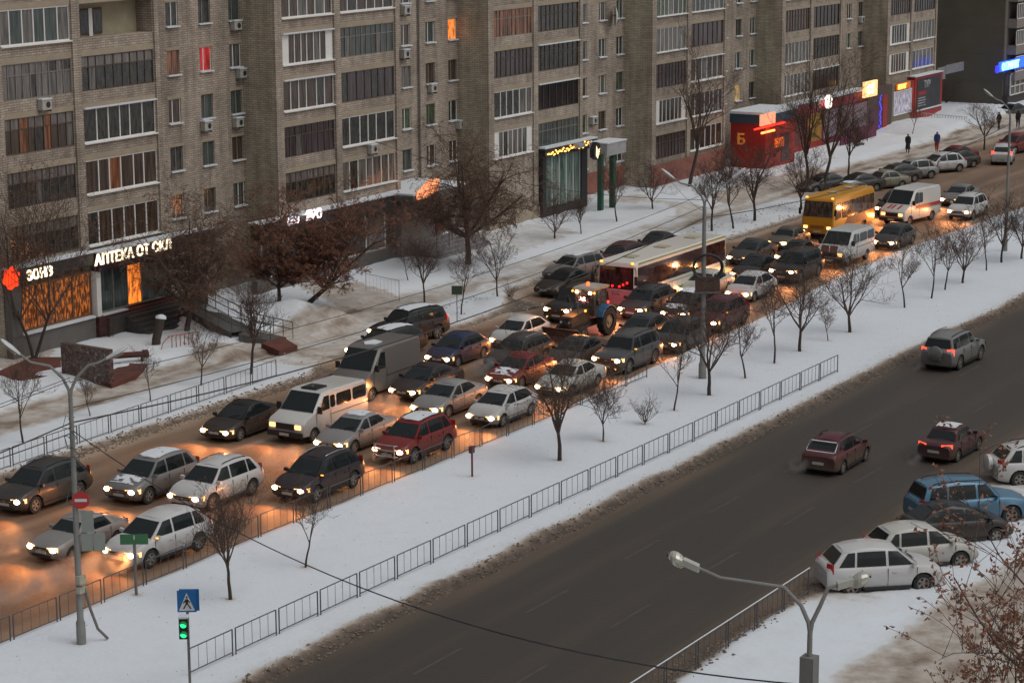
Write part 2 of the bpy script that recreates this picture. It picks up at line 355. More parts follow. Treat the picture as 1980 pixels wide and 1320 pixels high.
MOUNDS = [(*G(430, 628).xy, 3.2, .9), (*G(610, 628).xy, 3.0, 1.0), (*G(545, 620).xy, 2.2, .55), (*G(420, 688).xy, 2.0, .6), (*G(930, 560).xy, 1.6, .3), (*G(985, 592).xy, 2.2, .4),
          (*G(1270, 385).xy, 3, .35), (*G(1900, 225).xy, 6, 1.0), (*G(1800, 250).xy, 8, .5), (*G(620, 720).xy, 1.5, .3), (*G(1030, 640).xy, 1.2, .3)]
def d_far(x, y):
    e = interp(x, EDGE_F); a = y - e - wob(x, 3)
    t = .75 * (1 - sstep(.05, 1.0, a))
    lane = sstep(71.9, 72.9, y + wob(x, 4)) * (1 - sstep(75.2, 76.3, y + wob(x, 5)))
    t = max(t, lane * (.36 + .40 * max(0, fbm(x * .35, y * 1.6, .8, 12))) * (1 - .45 * sstep(112, 120, x) * (1 - sstep(160, 170, x)) * sstep(73, 74.2, y)))
    if 93 < x < 107 and y < 73.2: t = max(t, .34 * sstep(93, 95.5, x) * (1 - sstep(104.5, 107, x)) + .2 * fbm(x, y, .8, 13))
    if 115 < x < 141 and y < 73.2: t = max(t, .26 * sstep(115, 118, x) * (1 - sstep(136, 141, x)))
    if x > 158 and y < 73.5: t = max(t, .45 * sstep(158, 164, x) * (1 - sstep(71.5, 73.5, y)))
    for P, s in TRODDEN:
        if inpoly(x + .5 * fbm(x, y, .9, 2), y + .5 * fbm(x, y, .9, 4), P): t = max(t, s)
    t += .08 + .12 * max(0, fbm(x, y, .7, 15))
    return min(1, max(0, t))
# near side: verge snow, parking, dirty lane
def h_near(x, y):
    a = 31.9 + wob(x, 6) * .7 - y
    h = -.06 + .19 * sstep(-.1, .8, a)
    return h + .04 * fbm(x, y, .5, 17) + .03 * fbm(x, y, 2, 18) * sstep(0, 1, a)
def d_near(x, y):
    a = 31.9 + wob(x, 6) - y; park = sstep(70.5, 73.5, x)
    t = .9 * (1 - sstep(.1, .9 + 1.8 * park, a))
    line = 27.4 + .5 * fbm(x, 1, .25, 19) + .04 * (66 - x)
    t = max(t, .52 * sstep(-.3, .9, line - y) + .14 * fbm(x * .4, y, 1.2, 20) * sstep(0, 1, line - y))
    t = max(t, park * .42 * (1 - sstep(1, 5.5, a)))
    return min(1, max(0, t + .10 * max(0, fbm(x, y, .8, 21))))
def build_ground():
    med_mesh()
    gridmesh('snowy_verge', xs_(-40, 300), rng(66.9, 92, .36), h_far, d_far, M_snow)
    gridmesh('back_yard', rng(-40, 300, 8), rng(92, 220, 8), lambda x, y: .1, lambda x, y: .15, M_snow)
    gridmesh('near_yard', [x for x in xs_(-60, 200)], rng(8, 32.2, .3), h_near, d_near, M_snow)
# lane dashes, almost worn off and salted over
def dashes():
    mk = simple('worn_marking', (.072, .060, .050), .8, var=.35, scale=2)
    mb = MB()
    for y in (35.75, 39.05):
        x = 30.0
        while x < 220:
            mb.quad((x, y - .06, .006), (x + 3.0, y - .06, .006), (x + 3.0, y + .06, .006), (x, y + .06, .006)); x += 7.2
    o = mb.build('lane_marking', mk); o['kind'] = 'structure'
# ---------------------------------------------------------------- apartment block
FY, DY = 83.3, 2.4
X0 = [87.3, 111.34, 135.76, 160.2, 184.6, 209.0]
BW = 13.3
def sill(k): return 8.03 + 2.8 * (k - 3)
def wall_y(mb, x0, x1, z0, z1, y, holes, depth=.18, m=0):
    xs = sorted({x0, x1, *[h[0] for h in holes], *[h[1] for h in holes]}); zs = sorted({z0, z1, *[h[2] for h in holes], *[h[3] for h in holes]})
    for a, b in zip(xs, xs[1:]):
        for c, d in zip(zs, zs[1:]):
            cx, cz = (a + b) / 2, (c + d) / 2
            if any(h[0] < cx < h[1] and h[2] < cz < h[3] for h in holes): continue
            mb.quad((a, y, c), (b, y, c), (b, y, d), (a, y, d), m)
    for h in holes:
        a, b, c, d = h[:4]; Y = y + depth
        mb.quad((a, y, c), (a, Y, c), (b, Y, c), (b, y, c), m); mb.quad((a, y, d), (b, y, d), (b, Y, d), (a, Y, d), m)
        mb.quad((a, y, c), (a, y, d), (a, Y, d), (a, Y, c), m); mb.quad((b, y, c), (b, Y, c), (b, Y, d), (b, y, d), m)
P = dict(
    dark=pane_mat('pane_dark', (.016, .020, .019), (.055, .052, .045)),
    teal=pane_mat('pane_teal', (.028, .045, .043), (.085, .10, .09), stripes=1),
    brown=pane_mat('pane_brown', (.035, .024, .018), (.095, .062, .046), stripes=1),
    grey=pane_mat('pane_grey', (.06, .058, .055), (.17, .155, .14), stripes=1),
    purple=pane_mat('pane_plum', (.03, .022, .026), (.075, .055, .06), stripes=1),
    black=pane_mat('pane_black', (.006, .005, .006), (.022, .014, .015)),
    green=pane_mat('pane_green', (.03, .05, .03), (.075, .10, .055)),
    ember=pane_mat('pane_ember', (.05, .02, .01), (.16, .07, .04), stripes=1, emit=(1, .28, .07), es=.09),
    red=pane_mat('pane_red', (.1, .02, .02), (.3, .03, .03), stripes=1, emit=(1, .02, .015), es=.42),
    orange=pane_mat('pane_orange', (.4, .15, .04), (.5, .2, .05), emit=(1, .22, .02), es=1.5),
    yellow=pane_mat('pane_yellow', (.3, .2, .08), (.4, .25, .1), emit=(1, .55, .14), es=.42),
    shop=pane_mat('pane_shop', (.03, .018, .012), (.12, .05, .02), emit=(1, .26, .045), es=.42, nsc=2.0),
    shopg=pane_mat('pane_shop_green', (.05, .08, .075), (.14, .19, .17), stripes=1, emit=(.5, .7, .6), es=.05),
    slat=pane_mat('pane_slat', (.10, .09, .085), (.20, .18, .165), stripes=1))
_pm = {}
def pane_mesh(w, h, mat):
    k = (round(w, 2), round(h, 2), mat.name)
    if k not in _pm:
        mb = MB(); mb.box(-w / 2, w / 2, 0, .02, 0, h); _pm[k] = mb.mesh('pane', mat)
    return _pm[k]
RB = random.Random(5)
def glazing(parent, x0, x1, z0, z1, y, style, pane, joined, extra=None):
    """one glazed balcony: frame mesh, panes as sub-parts (joined where they are too far off to pick apart)"""
    wide = style == 'wide'; fm = M_white if style in ('white', 'wide', 'thin') else (M_wood if style in ('wood', 'black') else M_greyw)
    mb = MB(); t = .09 if style in ('white', 'wide') else .055
    a, b = x0 + .02, x1 - .02
    mb.box(a, b, y - .05, y + .06, z0, z0 + t); mb.box(a, b, y - .05, y + .06, z1 - t * .8, z1)
    if fm is M_white: mb.box(a - .05, b + .05, y - .22, y - .05, z0 - .05, z0 + .02)
    ia, ib = a, b
    if wide:
        ia, ib = a + (b - a) * .13, b - (b - a) * .13
        mb.box(a, ia, y - .04, y + .05, z0 + t, z1 - t * .8); mb.box(ib, b, y - .04, y + .05, z0 + t, z1 - t * .8)
    n = {'white': 6, 'wide': 6, 'thin': 7, 'wood': 9, 'greywood': 10, 'black': 7, 'slats': 13}[style]
    cuts = [ia]
    for i in range(n): cuts.append(cuts[-1] + (1 + RB.uniform(-.18, .18) * (1 if style != 'slats' else .3)))
    sc = (ib - ia) / (cuts[-1] - ia); cuts = [ia + (c - ia) * sc for c in cuts]
    f = .035 if style in ('white', 'wide') else .028
    for c in cuts: mb.box(max(a, c - f), min(b, c + f), y - .045, y + .055, z0 + t, z1 - t * .8)
    tr = style in ('wood', 'greywood')
    if tr:
        zt = z0 + (z1 - z0) * .68; mb.box(a, b, y - .035, y + .045, zt - .03, zt + .03)
    fr = mb.build('balcony_glazing', fm, parent)
    jb = MB()
    for i, (c, d) in enumerate(zip(cuts, cuts[1:])):
        zz = [(z0 + t, z1 - t * .8)] if not tr else [(z0 + t, zt - .03), (zt + .03, z1 - t * .8)]
        for q, (c0, c1) in enumerate(zz):
            if joined: jb.box(c + f, d - f, y, y + .02, c0, c1); continue
            mt = pane
            if extra and i in extra: mt = P[extra[i]]
            elif tr and q == 1 and pane in ('dark', 'brown', 'teal'): mt = P['slat'] if pane != 'teal' else P['teal']
            else: mt = P[pane] if RB.random() > .40 else P[RB.choice(['dark', 'grey', pane])]
            o = link('pane', pane_mesh(d - c - 2 * f, c1 - c0, mt), fr, ((c + d) / 2, y, c0))
    if joined:
        o = jb.build('window_panes', P[pane], fr); o['kind'] = 'stuff'
    return fr
GL = {  # section, bay, storey : style, panes
 (0,'A',6):('white','teal'),(0,'A',5):('greywood','slat'),(0,'A',4):('wood','brown',{5:'ember',2:'ember'}),(0,'A',3):('wood','dark'),(0,'A',2):('wood','dark'),
 (0,'B',5):('wood','dark'),(0,'B',4):('white','dark'),(0,'B',3):('white','brown',{2:'ember'}),(0,'B',2):('white','brown'),
 (1,'A',6):('white','brown'),(1,'A',5):('wide','brown'),(1,'A',4):('white','brown'),(1,'A',3):('wood','purple'),(1,'A',2):('wood','dark'),
 (1,'B',6):('white','brown'),(1,'B',5):('greywood','teal'),(1,'B',4):('black','purple'),(1,'B',3):('white','dark'),(1,'B',2):('thin','grey'),
 (2,'A',5):('greywood','ember'),(2,'A',4):('wood','purple'),(2,'A',3):('white','dark'),(2,'A',2):('wide','grey'),
 (2,'B',5):('wood','dark'),(2,'B',4):('wood','dark'),(2,'B',3):('black','black'),(2,'B',2):('greywood','teal'),
 (3,'A',5):('thin','green'),(3,'A',4):('thin','grey'),(3,'A',3):('wood','purple'),(3,'A',2):('wide','brown'),(3,'A',1):('wood','purple'),
 (3,'B',5):('thin','teal'),(3,'B',4):('black','purple'),(3,'B',3):('white','brown'),(3,'B',2):('thin','purple'),(3,'B',1):('white','dark'),
 (4,'A',5):('white','dark'),(4,'A',4):('wood','brown'),(4,'A',3):('thin','grey'),(4,'A',2):('thin','grey'),
 (4,'B',5):('white','dark'),(4,'B',4):('black','black'),(4,'B',3):('wood','dark'),(4,'B',2):('black','black'),
 (5,'A',4):('wood','purple'),(5,'A',3):('wide','dark'),(5,'A',2):('wide','brown'),(5,'A',5):('white','dark'),
 (5,'B',4):('wood','dark'),(5,'B',3):('thin','grey'),(5,'B',2):('white','grey'),(5,'B',5):('wood','dark')}
WL = {(0,2,5):('ember','wood'),(0,3,5):('red','white'),(1,4,5):('orange','white'),(3,3,2):('yellow','white')}
def ac_unit(x, y, z, label, s=1.0):
    t = thing('air_conditioner', label, 'air conditioner', (x, y, z), 0, 'air conditioners on the apartment wall')
    mb = MB(); mb.box(-.42 * s, .42 * s, -.34, -.02, 0, .62 * s); mb.build('casing', simple('ac_casing', (.40, .385, .35), .6, var=.25, scale=3), t)
    mb = MB(); 
    for k in range(12): a0, a1 = 2 * math.pi * k / 12, 2 * math.pi * (k + 1) / 12; mb.tri((.10 * s, -.35, .31 * s), (.10 * s + .20 * s * math.cos(a0), -.35, .31 * s + .20 * s * math.sin(a0)), (.10 * s + .20 * s * math.cos(a1), -.35, .31 * s + .20 * s * math.sin(a1)))
    mb.build('fan_grille', M_trim, t)
    mb = MB(); mb.box(-.46 * s, .46 * s, -.38, 0, .62 * s, .70 * s); mb.build('snow_cap', M_snowcap, t)
    mb = MB(); mb.box(-.38, -.33, -.3, 0, -.12, 0); mb.box(.33, .38, -.3, 0, -.12, 0); mb.build('bracket', M_steel, t)
def building():
    B = thing('apartment_block', 'long grey brick apartment block with rows of glazed balconies above the shops', 'building', (0, 0, 0))
    wall = MB(); conc = MB(); TOP = 26.5
    for s, x0 in enumerate(X0):
        x1 = x0 + BW; xn = X0[s + 1] if s < 5 else None
        base = 0.0
        bays = {'A': (x0 + .78, x0 + 6.1), 'B': (x0 + 6.85, x0 + 12.88)}
        holes = []
        for (ss, bay, k), g in GL.items():
            if ss == s: holes.append((*bays[bay], sill(k), sill(k) + 1.87))
        if s == 0: holes.append((*bays['B'], sill(6), sill(6) + 1.87))
        wall_y(wall, x0, x1, base, TOP, FY, holes, 1.15, 0)
        for h in holes:   # inner balcony wall
            wall.quad((h[0], FY + 1.15, h[2]), (h[1], FY + 1.15, h[2]), (h[1], FY + 1.15, h[3]), (h[0], FY + 1.15, h[3]), 0)
            se = MB(); se.box(h[0] - .04, h[1] + .04, FY - .035, FY + .1, h[3], h[3] + .30); se.build('slab_edge', M_conc, B)      # slab edge over the opening
        # pilasters stand proud
        wall.box(x0 - .003, x0 + .72, FY - .12, FY - .001, base, TOP, 0)
        wall.box(x0 + 6.16, x0 + 6.79, FY - .12, FY - .001, base, TOP, 0)
        wall.box(x0 + 12.94, x1 + .003, FY - .12, FY - .001, base, TOP, 0)
        # flank walls of the projecting block
        wall.quad((x0, FY, base), (x0, FY, TOP), (x0, FY + DY, TOP), (x0, FY + DY, base), 1)
        wall.quad((x1, FY, base), (x1, FY + DY, base), (x1, FY + DY, TOP), (x1, FY, TOP), 1)
        # recessed wall with single windows
        e = xn if xn else x1 + .9
        wh = []
        if xn:
            for ci, off in ((2, 17.0), (3, 20.0), (4, 22.95)):
                for k in range(1, 8):
                    if s == 0 and k < 2 or s == 1 and k < 2: continue
                    if s == 2 and k < 1 or s == 4 and k < 3: continue
                    if s >= 1 and k > 6: continue
                    if s == 3 and k < 2: continue
                    if s >= 3 and k > 5: continue
                    sx = x0 + off + (.35 if s else 0) - (.0 if ci < 4 else .1)
                    wh.append((sx, sx + 1.12, sill(k) - .08, sill(k) + 1.36, ci, k))
        wall_y(wall, x1, e, base, TOP, FY + DY, wh, .16, 0)
        for (a, b, c, d, ci, k) in wh:
            mt, st = WL.get((s, ci, k), (RB.choice(['dark', 'teal', 'green', 'grey', 'brown', 'dark']), 'white' if RB.random() < .62 else 'wood'))
            fm = M_white if st == 'white' else M_greyw; mb = MB(); y = FY + DY + .10; f = .05
            mb.box(a, b, y - .03, y + .05, c, c + f); mb.box(a, b, y - .03, y + .05, d - f, d); mb.box(a, a + f, y - .03, y + .05, c + f, d - f); mb.box(b - f, b, y - .03, y + .05, c + f, d - f)
            mid = a + (b - a) * (.36 if RB.random() < .6 else .5); mb.box(mid - .03, mid + .03, y - .03, y + .05, c + f, d - f)
            wn = mb.build('window', fm, B)
            mb = MB(); mb.box(a - .06, b + .06, FY + DY - .16, FY + DY + .06, c - .05, c + .03); mb.build('snowy_sill', M_snowcap, wn)
            for (p, q) in ((a + f, mid - .03), (mid + .03, b - f)):
                link('pane', pane_mesh(q - p, d - c - 2 * f, P[mt]), wn, ((p + q) / 2, y, c + f))
            se = MB(); se.box(a - .12, b + .12, FY + DY - .02, FY + DY + .05, d, d + .17); se.build('lintel', M_conc, wn)
        for (ss, bay, k), g in GL.items():
            if ss != s: continue
            h = bays[bay]; joined = s >= 4 or (s >= 2 and g[0] in ('wood', 'greywood', 'black'))
            glazing(B, h[0], h[1], sill(k), sill(k) + 1.87, FY + .05, g[0], g[1], joined, g[2] if len(g) > 2 else None)
        # downpipe at the junction and the plinth
        if s != 3: se = MB(); se.box(x0 - .06, x1 + .05, FY - .16, FY - .122, 0, 1.15); se.build('plinth', M_conc, B)
    # open balcony: door, window and clutter
    x0 = X0[0]; a, b = x0 + 6.85, x0 + 12.88; z = sill(6); y = FY + 1.1
    mb = MB(); mb.box(a, b, FY + 1.13, FY + 1.148, z - .3, z + 1.87); mb.build('plastered_wall', simple('yellowed_plaster', (.36, .32, .22), .9, var=.3, scale=1.2), B)
    mb = MB(); mb.box(a + .2, a + .75, y - .05, y, z - .3, z + 1.5); mb.box(a + 1.2, a + 3.1, y - .05, y, z + .1, z + 1.5); dw = mb.build('balcony_door_and_window', M_wood, B)
    for q in ((1.3, 1.9, .2), (2.35, 3.0, .2), (.28, .67, .4)): mb = MB(); mb.box(a + q[0], a + q[1], y - .07, y - .052, z + q[2], z + 1.4); mb.build('pane', P['dark'], dw)
    mb = MB(); mb.box(a + 1.98, a + 2.28, y - .075, y - .052, z - .2, z + 1.5); mb.build('door_frame', M_white, dw)
    # red-washed plinth of the fourth block
    mb = MB(); x0 = X0[3]; mb.box(x0 - .02, x0 + BW + .02, FY - .18, FY - .125, 0, 2.05); mb.box(x0 - 7, x0 - .03, FY + DY - .06, FY + DY - .002, 0, 2.0)
    mb.build('plinth', simple('red_washed_plinth', (.25, .10, .075), .9, var=.4, scale=.8), B)
    mb = MB()   # first block: previous recess seen at the frame edge
    wall_y(mb, 70, X0[0], 0, TOP, FY + DY, [], .1, 0); mb.build('wall', [M_brick], B)
    # end flank of the last block
    wall.quad((X0[5] + BW, FY + DY, 0), (X0[5] + BW, FY + 12, 0), (X0[5] + BW, FY + 12, TOP), (X0[5] + BW, FY + DY, TOP), 1)
    wall.quad((70, FY, TOP), (X0[5] + BW, FY, TOP), (X0[5] + BW, FY + 12, TOP), (70, FY + 12, TOP), 1)
    wall.build('wall', [M_brick, M_brick_side], B)
    # snow on a few balcony heads
    for (s, bay, k) in ((2, 'B', 4), (2, 'B', 3), (1, 'A', 4), (0, 'B', 4), (3, 'B', 3), (4, 'B', 2), (1, 'A', 5)):
        x0 = X0[s]; p, q = (x0 + .78, x0 + 6.1) if bay == 'A' else (x0 + 6.85, x0 + 12.88)
        mb = MB(); mb.box(p, q, FY - .20, FY - .036, sill(k) + 1.85, sill(k) + 1.92); mb.build('snow_ledge', M_snowcap, B)
    for x in (X0[0] + 13.1, X0[1] + 13.1, X0[1] + 19.0, X0[2] + 13.1, X0[5] + 13.6):
        mb = MB(); mb.tube([(x + .35, FY + DY - .12, .3), (x + .35, FY + DY - .12, 26)], .07, 6); mb.build('downpipe', M_steel, B)
    ws = {k: WY(px, py, FY if w else FY + DY) for k, (px, py, w) in enumerate([(82, 208, 1), (716, 300, 1)])}
    for (px, py, yy, lab) in [(82, 212, FY, 'air conditioner under the grey wooden balcony, far left'), (463, 150, FY + DY, 'air conditioner beside the upper corner window of the first wall'),
        (395, 252, FY + DY, 'snow capped air conditioner under the middle window of the first wall'), (456, 245, FY + DY, 'snow capped air conditioner below the corner window of the first wall'),
        (452, 58, FY + DY, 'air conditioner hanging at the top of the first wall, by a cable'), (716, 296, FY, 'air conditioner under the white balcony of the second block'),
        (780, 28, FY + DY, 'air conditioner near the top beside the second block'), (779, 112, FY + DY, 'air conditioner below the half hidden window beside the second block'),
        (832, 178, FY + DY, 'air conditioner under the snowy sill right of the second block'), (886, 248, FY + DY, 'air conditioner in the corner left of the third block flank'),
        (1210, 254, FY + DY, 'air conditioner in the corner above the canopy with green posts'), (1466, 193, FY + DY, 'air conditioner in the corner above the red shop'),
        (1143, 240, FY + DY, 'small air conditioner above the entrance canopy'), (1662, 44, FY + DY, 'snow capped air conditioner near the top of the fifth wall')]:
        p = WY(px, py, yy); ac_unit(p.x, yy - .01, p.z, lab, .85)
    p = WY(1184, 30, FY + DY)
    t = thing('satellite_dish', 'white satellite dish on the wall between the third and fourth balcony blocks', 'satellite dish', (p.x, FY + DY, p.z))
    mb = MB(); N = 20
    for r0, r1 in ((0, .35), (.35, .6), (.6, .8)):
        for k in range(N):
            a0, a1 = 2 * math.pi * k / N, 2 * math.pi * (k + 1) / N
            def pt(r, a): return (r * math.cos(a) * .75 - .5, -.75 + .35 * r * r + r * math.cos(a) * .55, r * math.sin(a))
            mb.quad(pt(r0, a0), pt(r1, a0), pt(r1, a1), pt(r0, a1))
    mb.build('reflector', M_white, t, 60); mb = MB(); mb.tube([(0, 0, 0), (-.5, -.7, 0)], .04); mb.tube([(-.5, -.7, -.6), (-.9, -1.3, 0)], .02); mb.build('arm', M_steel, t)
    return B
def text(name, body, size, loc, mat, label, ext=.04, rz=0, cat='sign', parent=None, align='LEFT', shear=0):
    c = bpy.data.curves.new(name, 'FONT'); c.body = body; c.size = size; c.extrude = ext; c.align_x = align; c.offset = size * .02; c.resolution_u = 2
    tmp = bpy.data.objects.new('tmp', c); C.objects.link(tmp); bpy.context.view_layer.update(); me = bpy.data.meshes.new_from_object(tmp.evaluated_get(bpy.context.evaluated_depsgraph_get())); bpy.data.objects.remove(tmp); bpy.data.curves.remove(c)
    me.materials.clear(); me.materials.append(mat); o = link(name, me); o.location = loc; o.rotation_euler = (R(90), 0, rz)
    if parent is None: tag(o, label, cat)
    else: o.parent = parent
    return o
def wrect(px0, py0, px1, py1, y):
    a = WY(px0, py0, y); b = WY(px1, py1, y); return a.x, b.x, min(a.z, b.z), max(a.z, b.z)
def shops():
    # 1. shop with orange light and the pharmacy
    x0 = X0[0]; t = thing('shopfront', 'orange lit shop window above a grey stone base, far left', 'shopfront', (x0, FY, 0))
    T = lambda a, b: (a, b)
    def part(nm, mat, *bx, parent=t):
        mb = MB()
        for q in bx: mb.box(*q)
        return mb.build(nm, mat, parent)
    grey = simple('grey_stone_cladding', (.12, .11, .10), .7, var=.25, scale=2)
    part('base', grey, (.0, 6.5, -.62, -.2, 0, 1.45)); part('pillar', grey, (0, .75, -.66, -.2, 1.45, 4.3)); part('snowy_sill', M_snowcap, (.75, 6.4, -.75, -.2, 1.452, 1.56))
    fr = part('window_frame', simple('bronze_frame', (.16, .09, .05), .5), (.76, 6.4, -.42, -.3, 1.56, 1.66), (.76, 6.4, -.42, -.3, 3.9, 4.0), *[(.76 + i * 1.41 - .03 * (i > 0), .82 + i * 1.41 - .03 * (i > 0), -.42, -.3, 1.66, 3.9) for i in range(5)])
    for i in range(4): link('pane', pane_mesh(1.3, 2.22, P['shop']), fr, (1.5 + i * 1.41, -.36, 1.67))
    part('fascia', simple('dark_fascia', (.03, .028, .027), .6), (.0, 6.5, -.66, -.2, 4.32, 5.0))
    part('roof_snow', M_snowcap, (0, 6.5, -.70, -.0, 5.002, 5.08))
    c = WY(68, 526, FY - .7); text('sign_letters', 'ЗОНВ', .72, WY(52, 543, FY - .72), glow('warm_white', (1, .80, .55), 2.6), 'white glowing letters beside the red round emblem over the orange shop window')
    e = WY(24, 538, FY - .75); mb = MB(); pts = []
    for k in range(40):
        a = 2 * math.pi * k / 40; r = .55 + .06 * math.sin(6 * a); pts.append((r * math.cos(a) * 1.0, 0, r * math.sin(a) * 1.0))
    mb.prism(pts, (0, .14, 0)); o = mb.build('round_emblem', glow('emblem_red', (1, .05, .01), 1.5), None, loc=e); tag(o, 'glowing red flower shaped emblem at the left end of the shop sign', 'sign')
    for k in range(5):
        g2 = MB(); g2.box(-.55 + k * .24, -.53 + k * .24, -.012, -.001, -.42, .42); g2.build('dark_bar', M_trim, o)
    # pharmacy
    t = thing('pharmacy_front', 'pharmacy front with dark fascia and a lit orange door beside the trees', 'shopfront', (x0 + 6.6, FY, 0))
    maroon = simple('maroon_base', (.07, .022, .018), .7, var=.3)
    part('base', maroon, (.0, 6.8, -.8, -.2, 0, 1.45), parent=t); part('fascia', simple('pharmacy_fascia', (.03, .014, .02), .5), (0, 10.2, -.9, -.5, 3.95, 4.95), parent=t)
    part('roof_snow', M_snowcap, (0, 10.2, -.92, -.1, 4.952, 5.02), parent=t); part('pillar', M_white, (.0, .35, -.7, -.3, 1.45, 3.95), parent=t); part('snowy_sill', M_snowcap, (.35, 2.4, -.82, -.3, 1.452, 1.53), parent=t)
    fr = part('window_frame', M_greyw, (.35, 6.6, -.5, -.4, 1.56, 1.64), (.35, 6.6, -.5, -.4, 3.86, 3.95), *[(.35 + i * 1.2, .42 + i * 1.2, -.5, -.4, 1.64, 3.86) for i in range(6)], parent=t)
    for i in range(5): link('pane', pane_mesh(1.12, 2.2, P['orange'] if i == 2 else P['teal']), fr, (1.0 + i * 1.2 - .02, -.45, 1.65))
    p = WY(184, 514, FY - .92)
    text('sign_letters', 'АПТЕКА ОТ СКЛ', .80, p, glow('warm_white', (1, .80, .55), 2.6), 'glowing pale letters of the pharmacy sign on the dark fascia')
    # steps and ramp
    st = thing('entrance_steps', 'dark entrance steps with a long ramp and railing in front of the pharmacy', 'steps', (x0 + 12, FY, 0))
    mb = MB()
    for k in range(6): mb.box(-3.5 + 0, 1.0, -1.0 - .34 * (6 - k), -1.0 - .34 * (5 - k), 0, .2 * (k + 1) - .003 * k)
    mb.box(-4.8, 3.8, -1.0, -.2, 0, 1.3); mb.build('stairs', simple('dark_step_stone', (.05, .045, .042), .8, var=.4, scale=3), st)
    a, b, c = G(372, 590, 1.2), G(470, 640, .55), G(545, 657, .15); L0 = Vector((x0 + 12, FY, 0))
    mb = MB()
    for p, q in ((a, b), (b, c)):
        d = Vector((q.x - p.x, q.y - p.y, 0)).normalized(); n = Vector((-d.y, d.x, 0)) * .75; P0, P1 = p - L0, q - L0
        vs = [P0 - n, P1 - n, P1 + n, P0 + n]; mb.poly([(v.x, v.y, v.z) for v in vs])
        for u, v in ((vs[0], vs[1]), (vs[3], vs[2])): mb.quad((u.x, u.y, -.1), (v.x, v.y, -.1), v, u)
    mb.build('ramp', simple('ramp_concrete', (.085, .08, .075), .9, var=.3), st)
    mb = MB(); d = Vector((b.x - a.x, b.y - a.y, 0)).normalized(); n = Vector((-d.y, d.x, 0)) * .72
    for off in (n, -n):
        for hgt in (.9, .5): mb.tube([a - L0 + off + Vector((0, 0, hgt)), b - L0 + off + Vector((0, 0, hgt)), c - L0 + off + Vector((0, 0, hgt))], .03, 5)
        for k in range(9):
            p = a.lerp(b, k / 4) if k <= 4 else b.lerp(c, (k - 4) / 4); mb.tube([p - L0 + off, p - L0 + off + Vector((0, 0, .9))], .025, 5)
    mb.build('railing', M_rail, st)
    # second block ground floor
    t = thing('dark_shopfront', 'dark ground floor shop behind the leaning tree, with white glowing letters', 'shopfront', (X0[1], FY, 0))
    part('fascia', simple('dark_fascia', (.03, .028, .027), .6), (-3, 13.2, -.8, -.2, 3.6, 4.5), parent=t)
    part('base', grey, (-3, 13.2, -.6, -.2, 0, 1.1), parent=t)
    fr = part('window_frame', M_white, *[(-2.4 + i * 2.2, -2.32 + i * 2.2, -.5, -.4, 1.2, 3.6) for i in range(7)], (-2.4, 10.9, -.5, -.4, 1.1, 1.19), parent=t)
    for i in range(6): link('pane', pane_mesh(2.1, 2.38, P['dark'] if i != 5 else P['grey']), fr, (-1.26 + i * 2.2, -.45, 1.2))
    part('roof_snow', M_snowcap, (-3, 13.2, -.85, 0, 4.502, 4.6), parent=t)
    wg = glow('cold_white', (1, .86, .90), 3.0)
    text('sign_letters', 'ЦЕЗ', .62, WY(556, 436, FY - 1.0), wg, 'small white glowing letters on the dark shop front, left of the larger ones')
    text('sign_letters', 'ЯРО', .82, WY(592, 427, FY - 1.0), wg, 'large white glowing letters beside the leaning tree crown')
    # porch with the orange sign
    p = WY(815, 381, FY - .5); lx = p.x
    t = thing('entrance_porch', 'grey tiled entrance porch with snow on its roof and wide steps', 'porch', (lx, FY + .2, 0))
    part('porch_wall', simple('grey_tiles', (.19, .165, .155), .7, var=.3, scale=1.2), (-3.2, 1.6, -1.2, 1.8, 0, 4.1), parent=t)
    part('porch_roof', grey, (-3.6, 3.2, -2.4, 1.9, 4.1, 4.5), parent=t); part('roof_snow', M_snowcap, (-3.6, 3.2, -2.4, 1.9, 4.502, 4.62), parent=t)
    mb = MB()
    for k in range(7): mb.box(-2.2, 4.6, -1.2 - .4 * (7 - k), -1.2 - .4 * (6 - k), 0, .17 * (k + 1) - .002 * k)
    mb.build('steps', simple('snowy_step', (.20, .19, .19), .9, var=.5, scale=3), t)
    a = WY(808, 396, FY - 2.3); b = WY(848, 352, FY - 2.3)
    mb = MB(); W_, H_ = (b.x - a.x), .95
    pts = [(0, 0, -.05), (W_ * .4, 0, .0), (W_ * .75, 0, .2), (W_, 0, .3), (W_, 0, H_ + .1), (W_ * .6, 0, H_ + .15), (W_ * .3, 0, H_ * .85), (0, 0, H_ * .45)]
    mb.prism(pts, (0, .15, 0)); o = mb.build('orange_sign', glow('salmon', (1, .33, .14), 1.3), None, loc=(a.x, FY - 2.35, a.z + .35)); tag(o, 'glowing orange sign seen through branches over the grey porch', 'sign')
    x0_, x1_, z0_, z1_ = wrect(843, 448, 871, 418, FY - 3.2)
    mb = MB(); mb.box(0, x1_ - x0_, 0, .06, 0, z1_ - z0_); o = mb.build('red_poster_board', simple('poster_red', (.34, .02, .025), .5), None, loc=(x0_, FY - 3.2, z0_)); tag(o, 'plain red poster board by the porch steps', 'sign')
    mb = MB(); mb.box(.1, .16, .01, .05, -1.2, 0); mb.box(x1_ - x0_ - .16, x1_ - x0_ - .1, .01, .05, -1.2, 0); mb.build('post', M_rail, o)
    # third block glass shop
    x0_, x1_, z0_, z1_ = wrect(1050, 392, 1136, 292, FY - .42)
    t = thing('glass_shopfront', 'glass shop front in a black frame hung with a yellow light garland', 'shopfront', (x0_, FY, 0)); Wd = x1_ - x0_; zt = WY(1052, 305, FY - .42).z
    blk = simple('black_cladding', (.018, .018, .022), .5, var=.3)
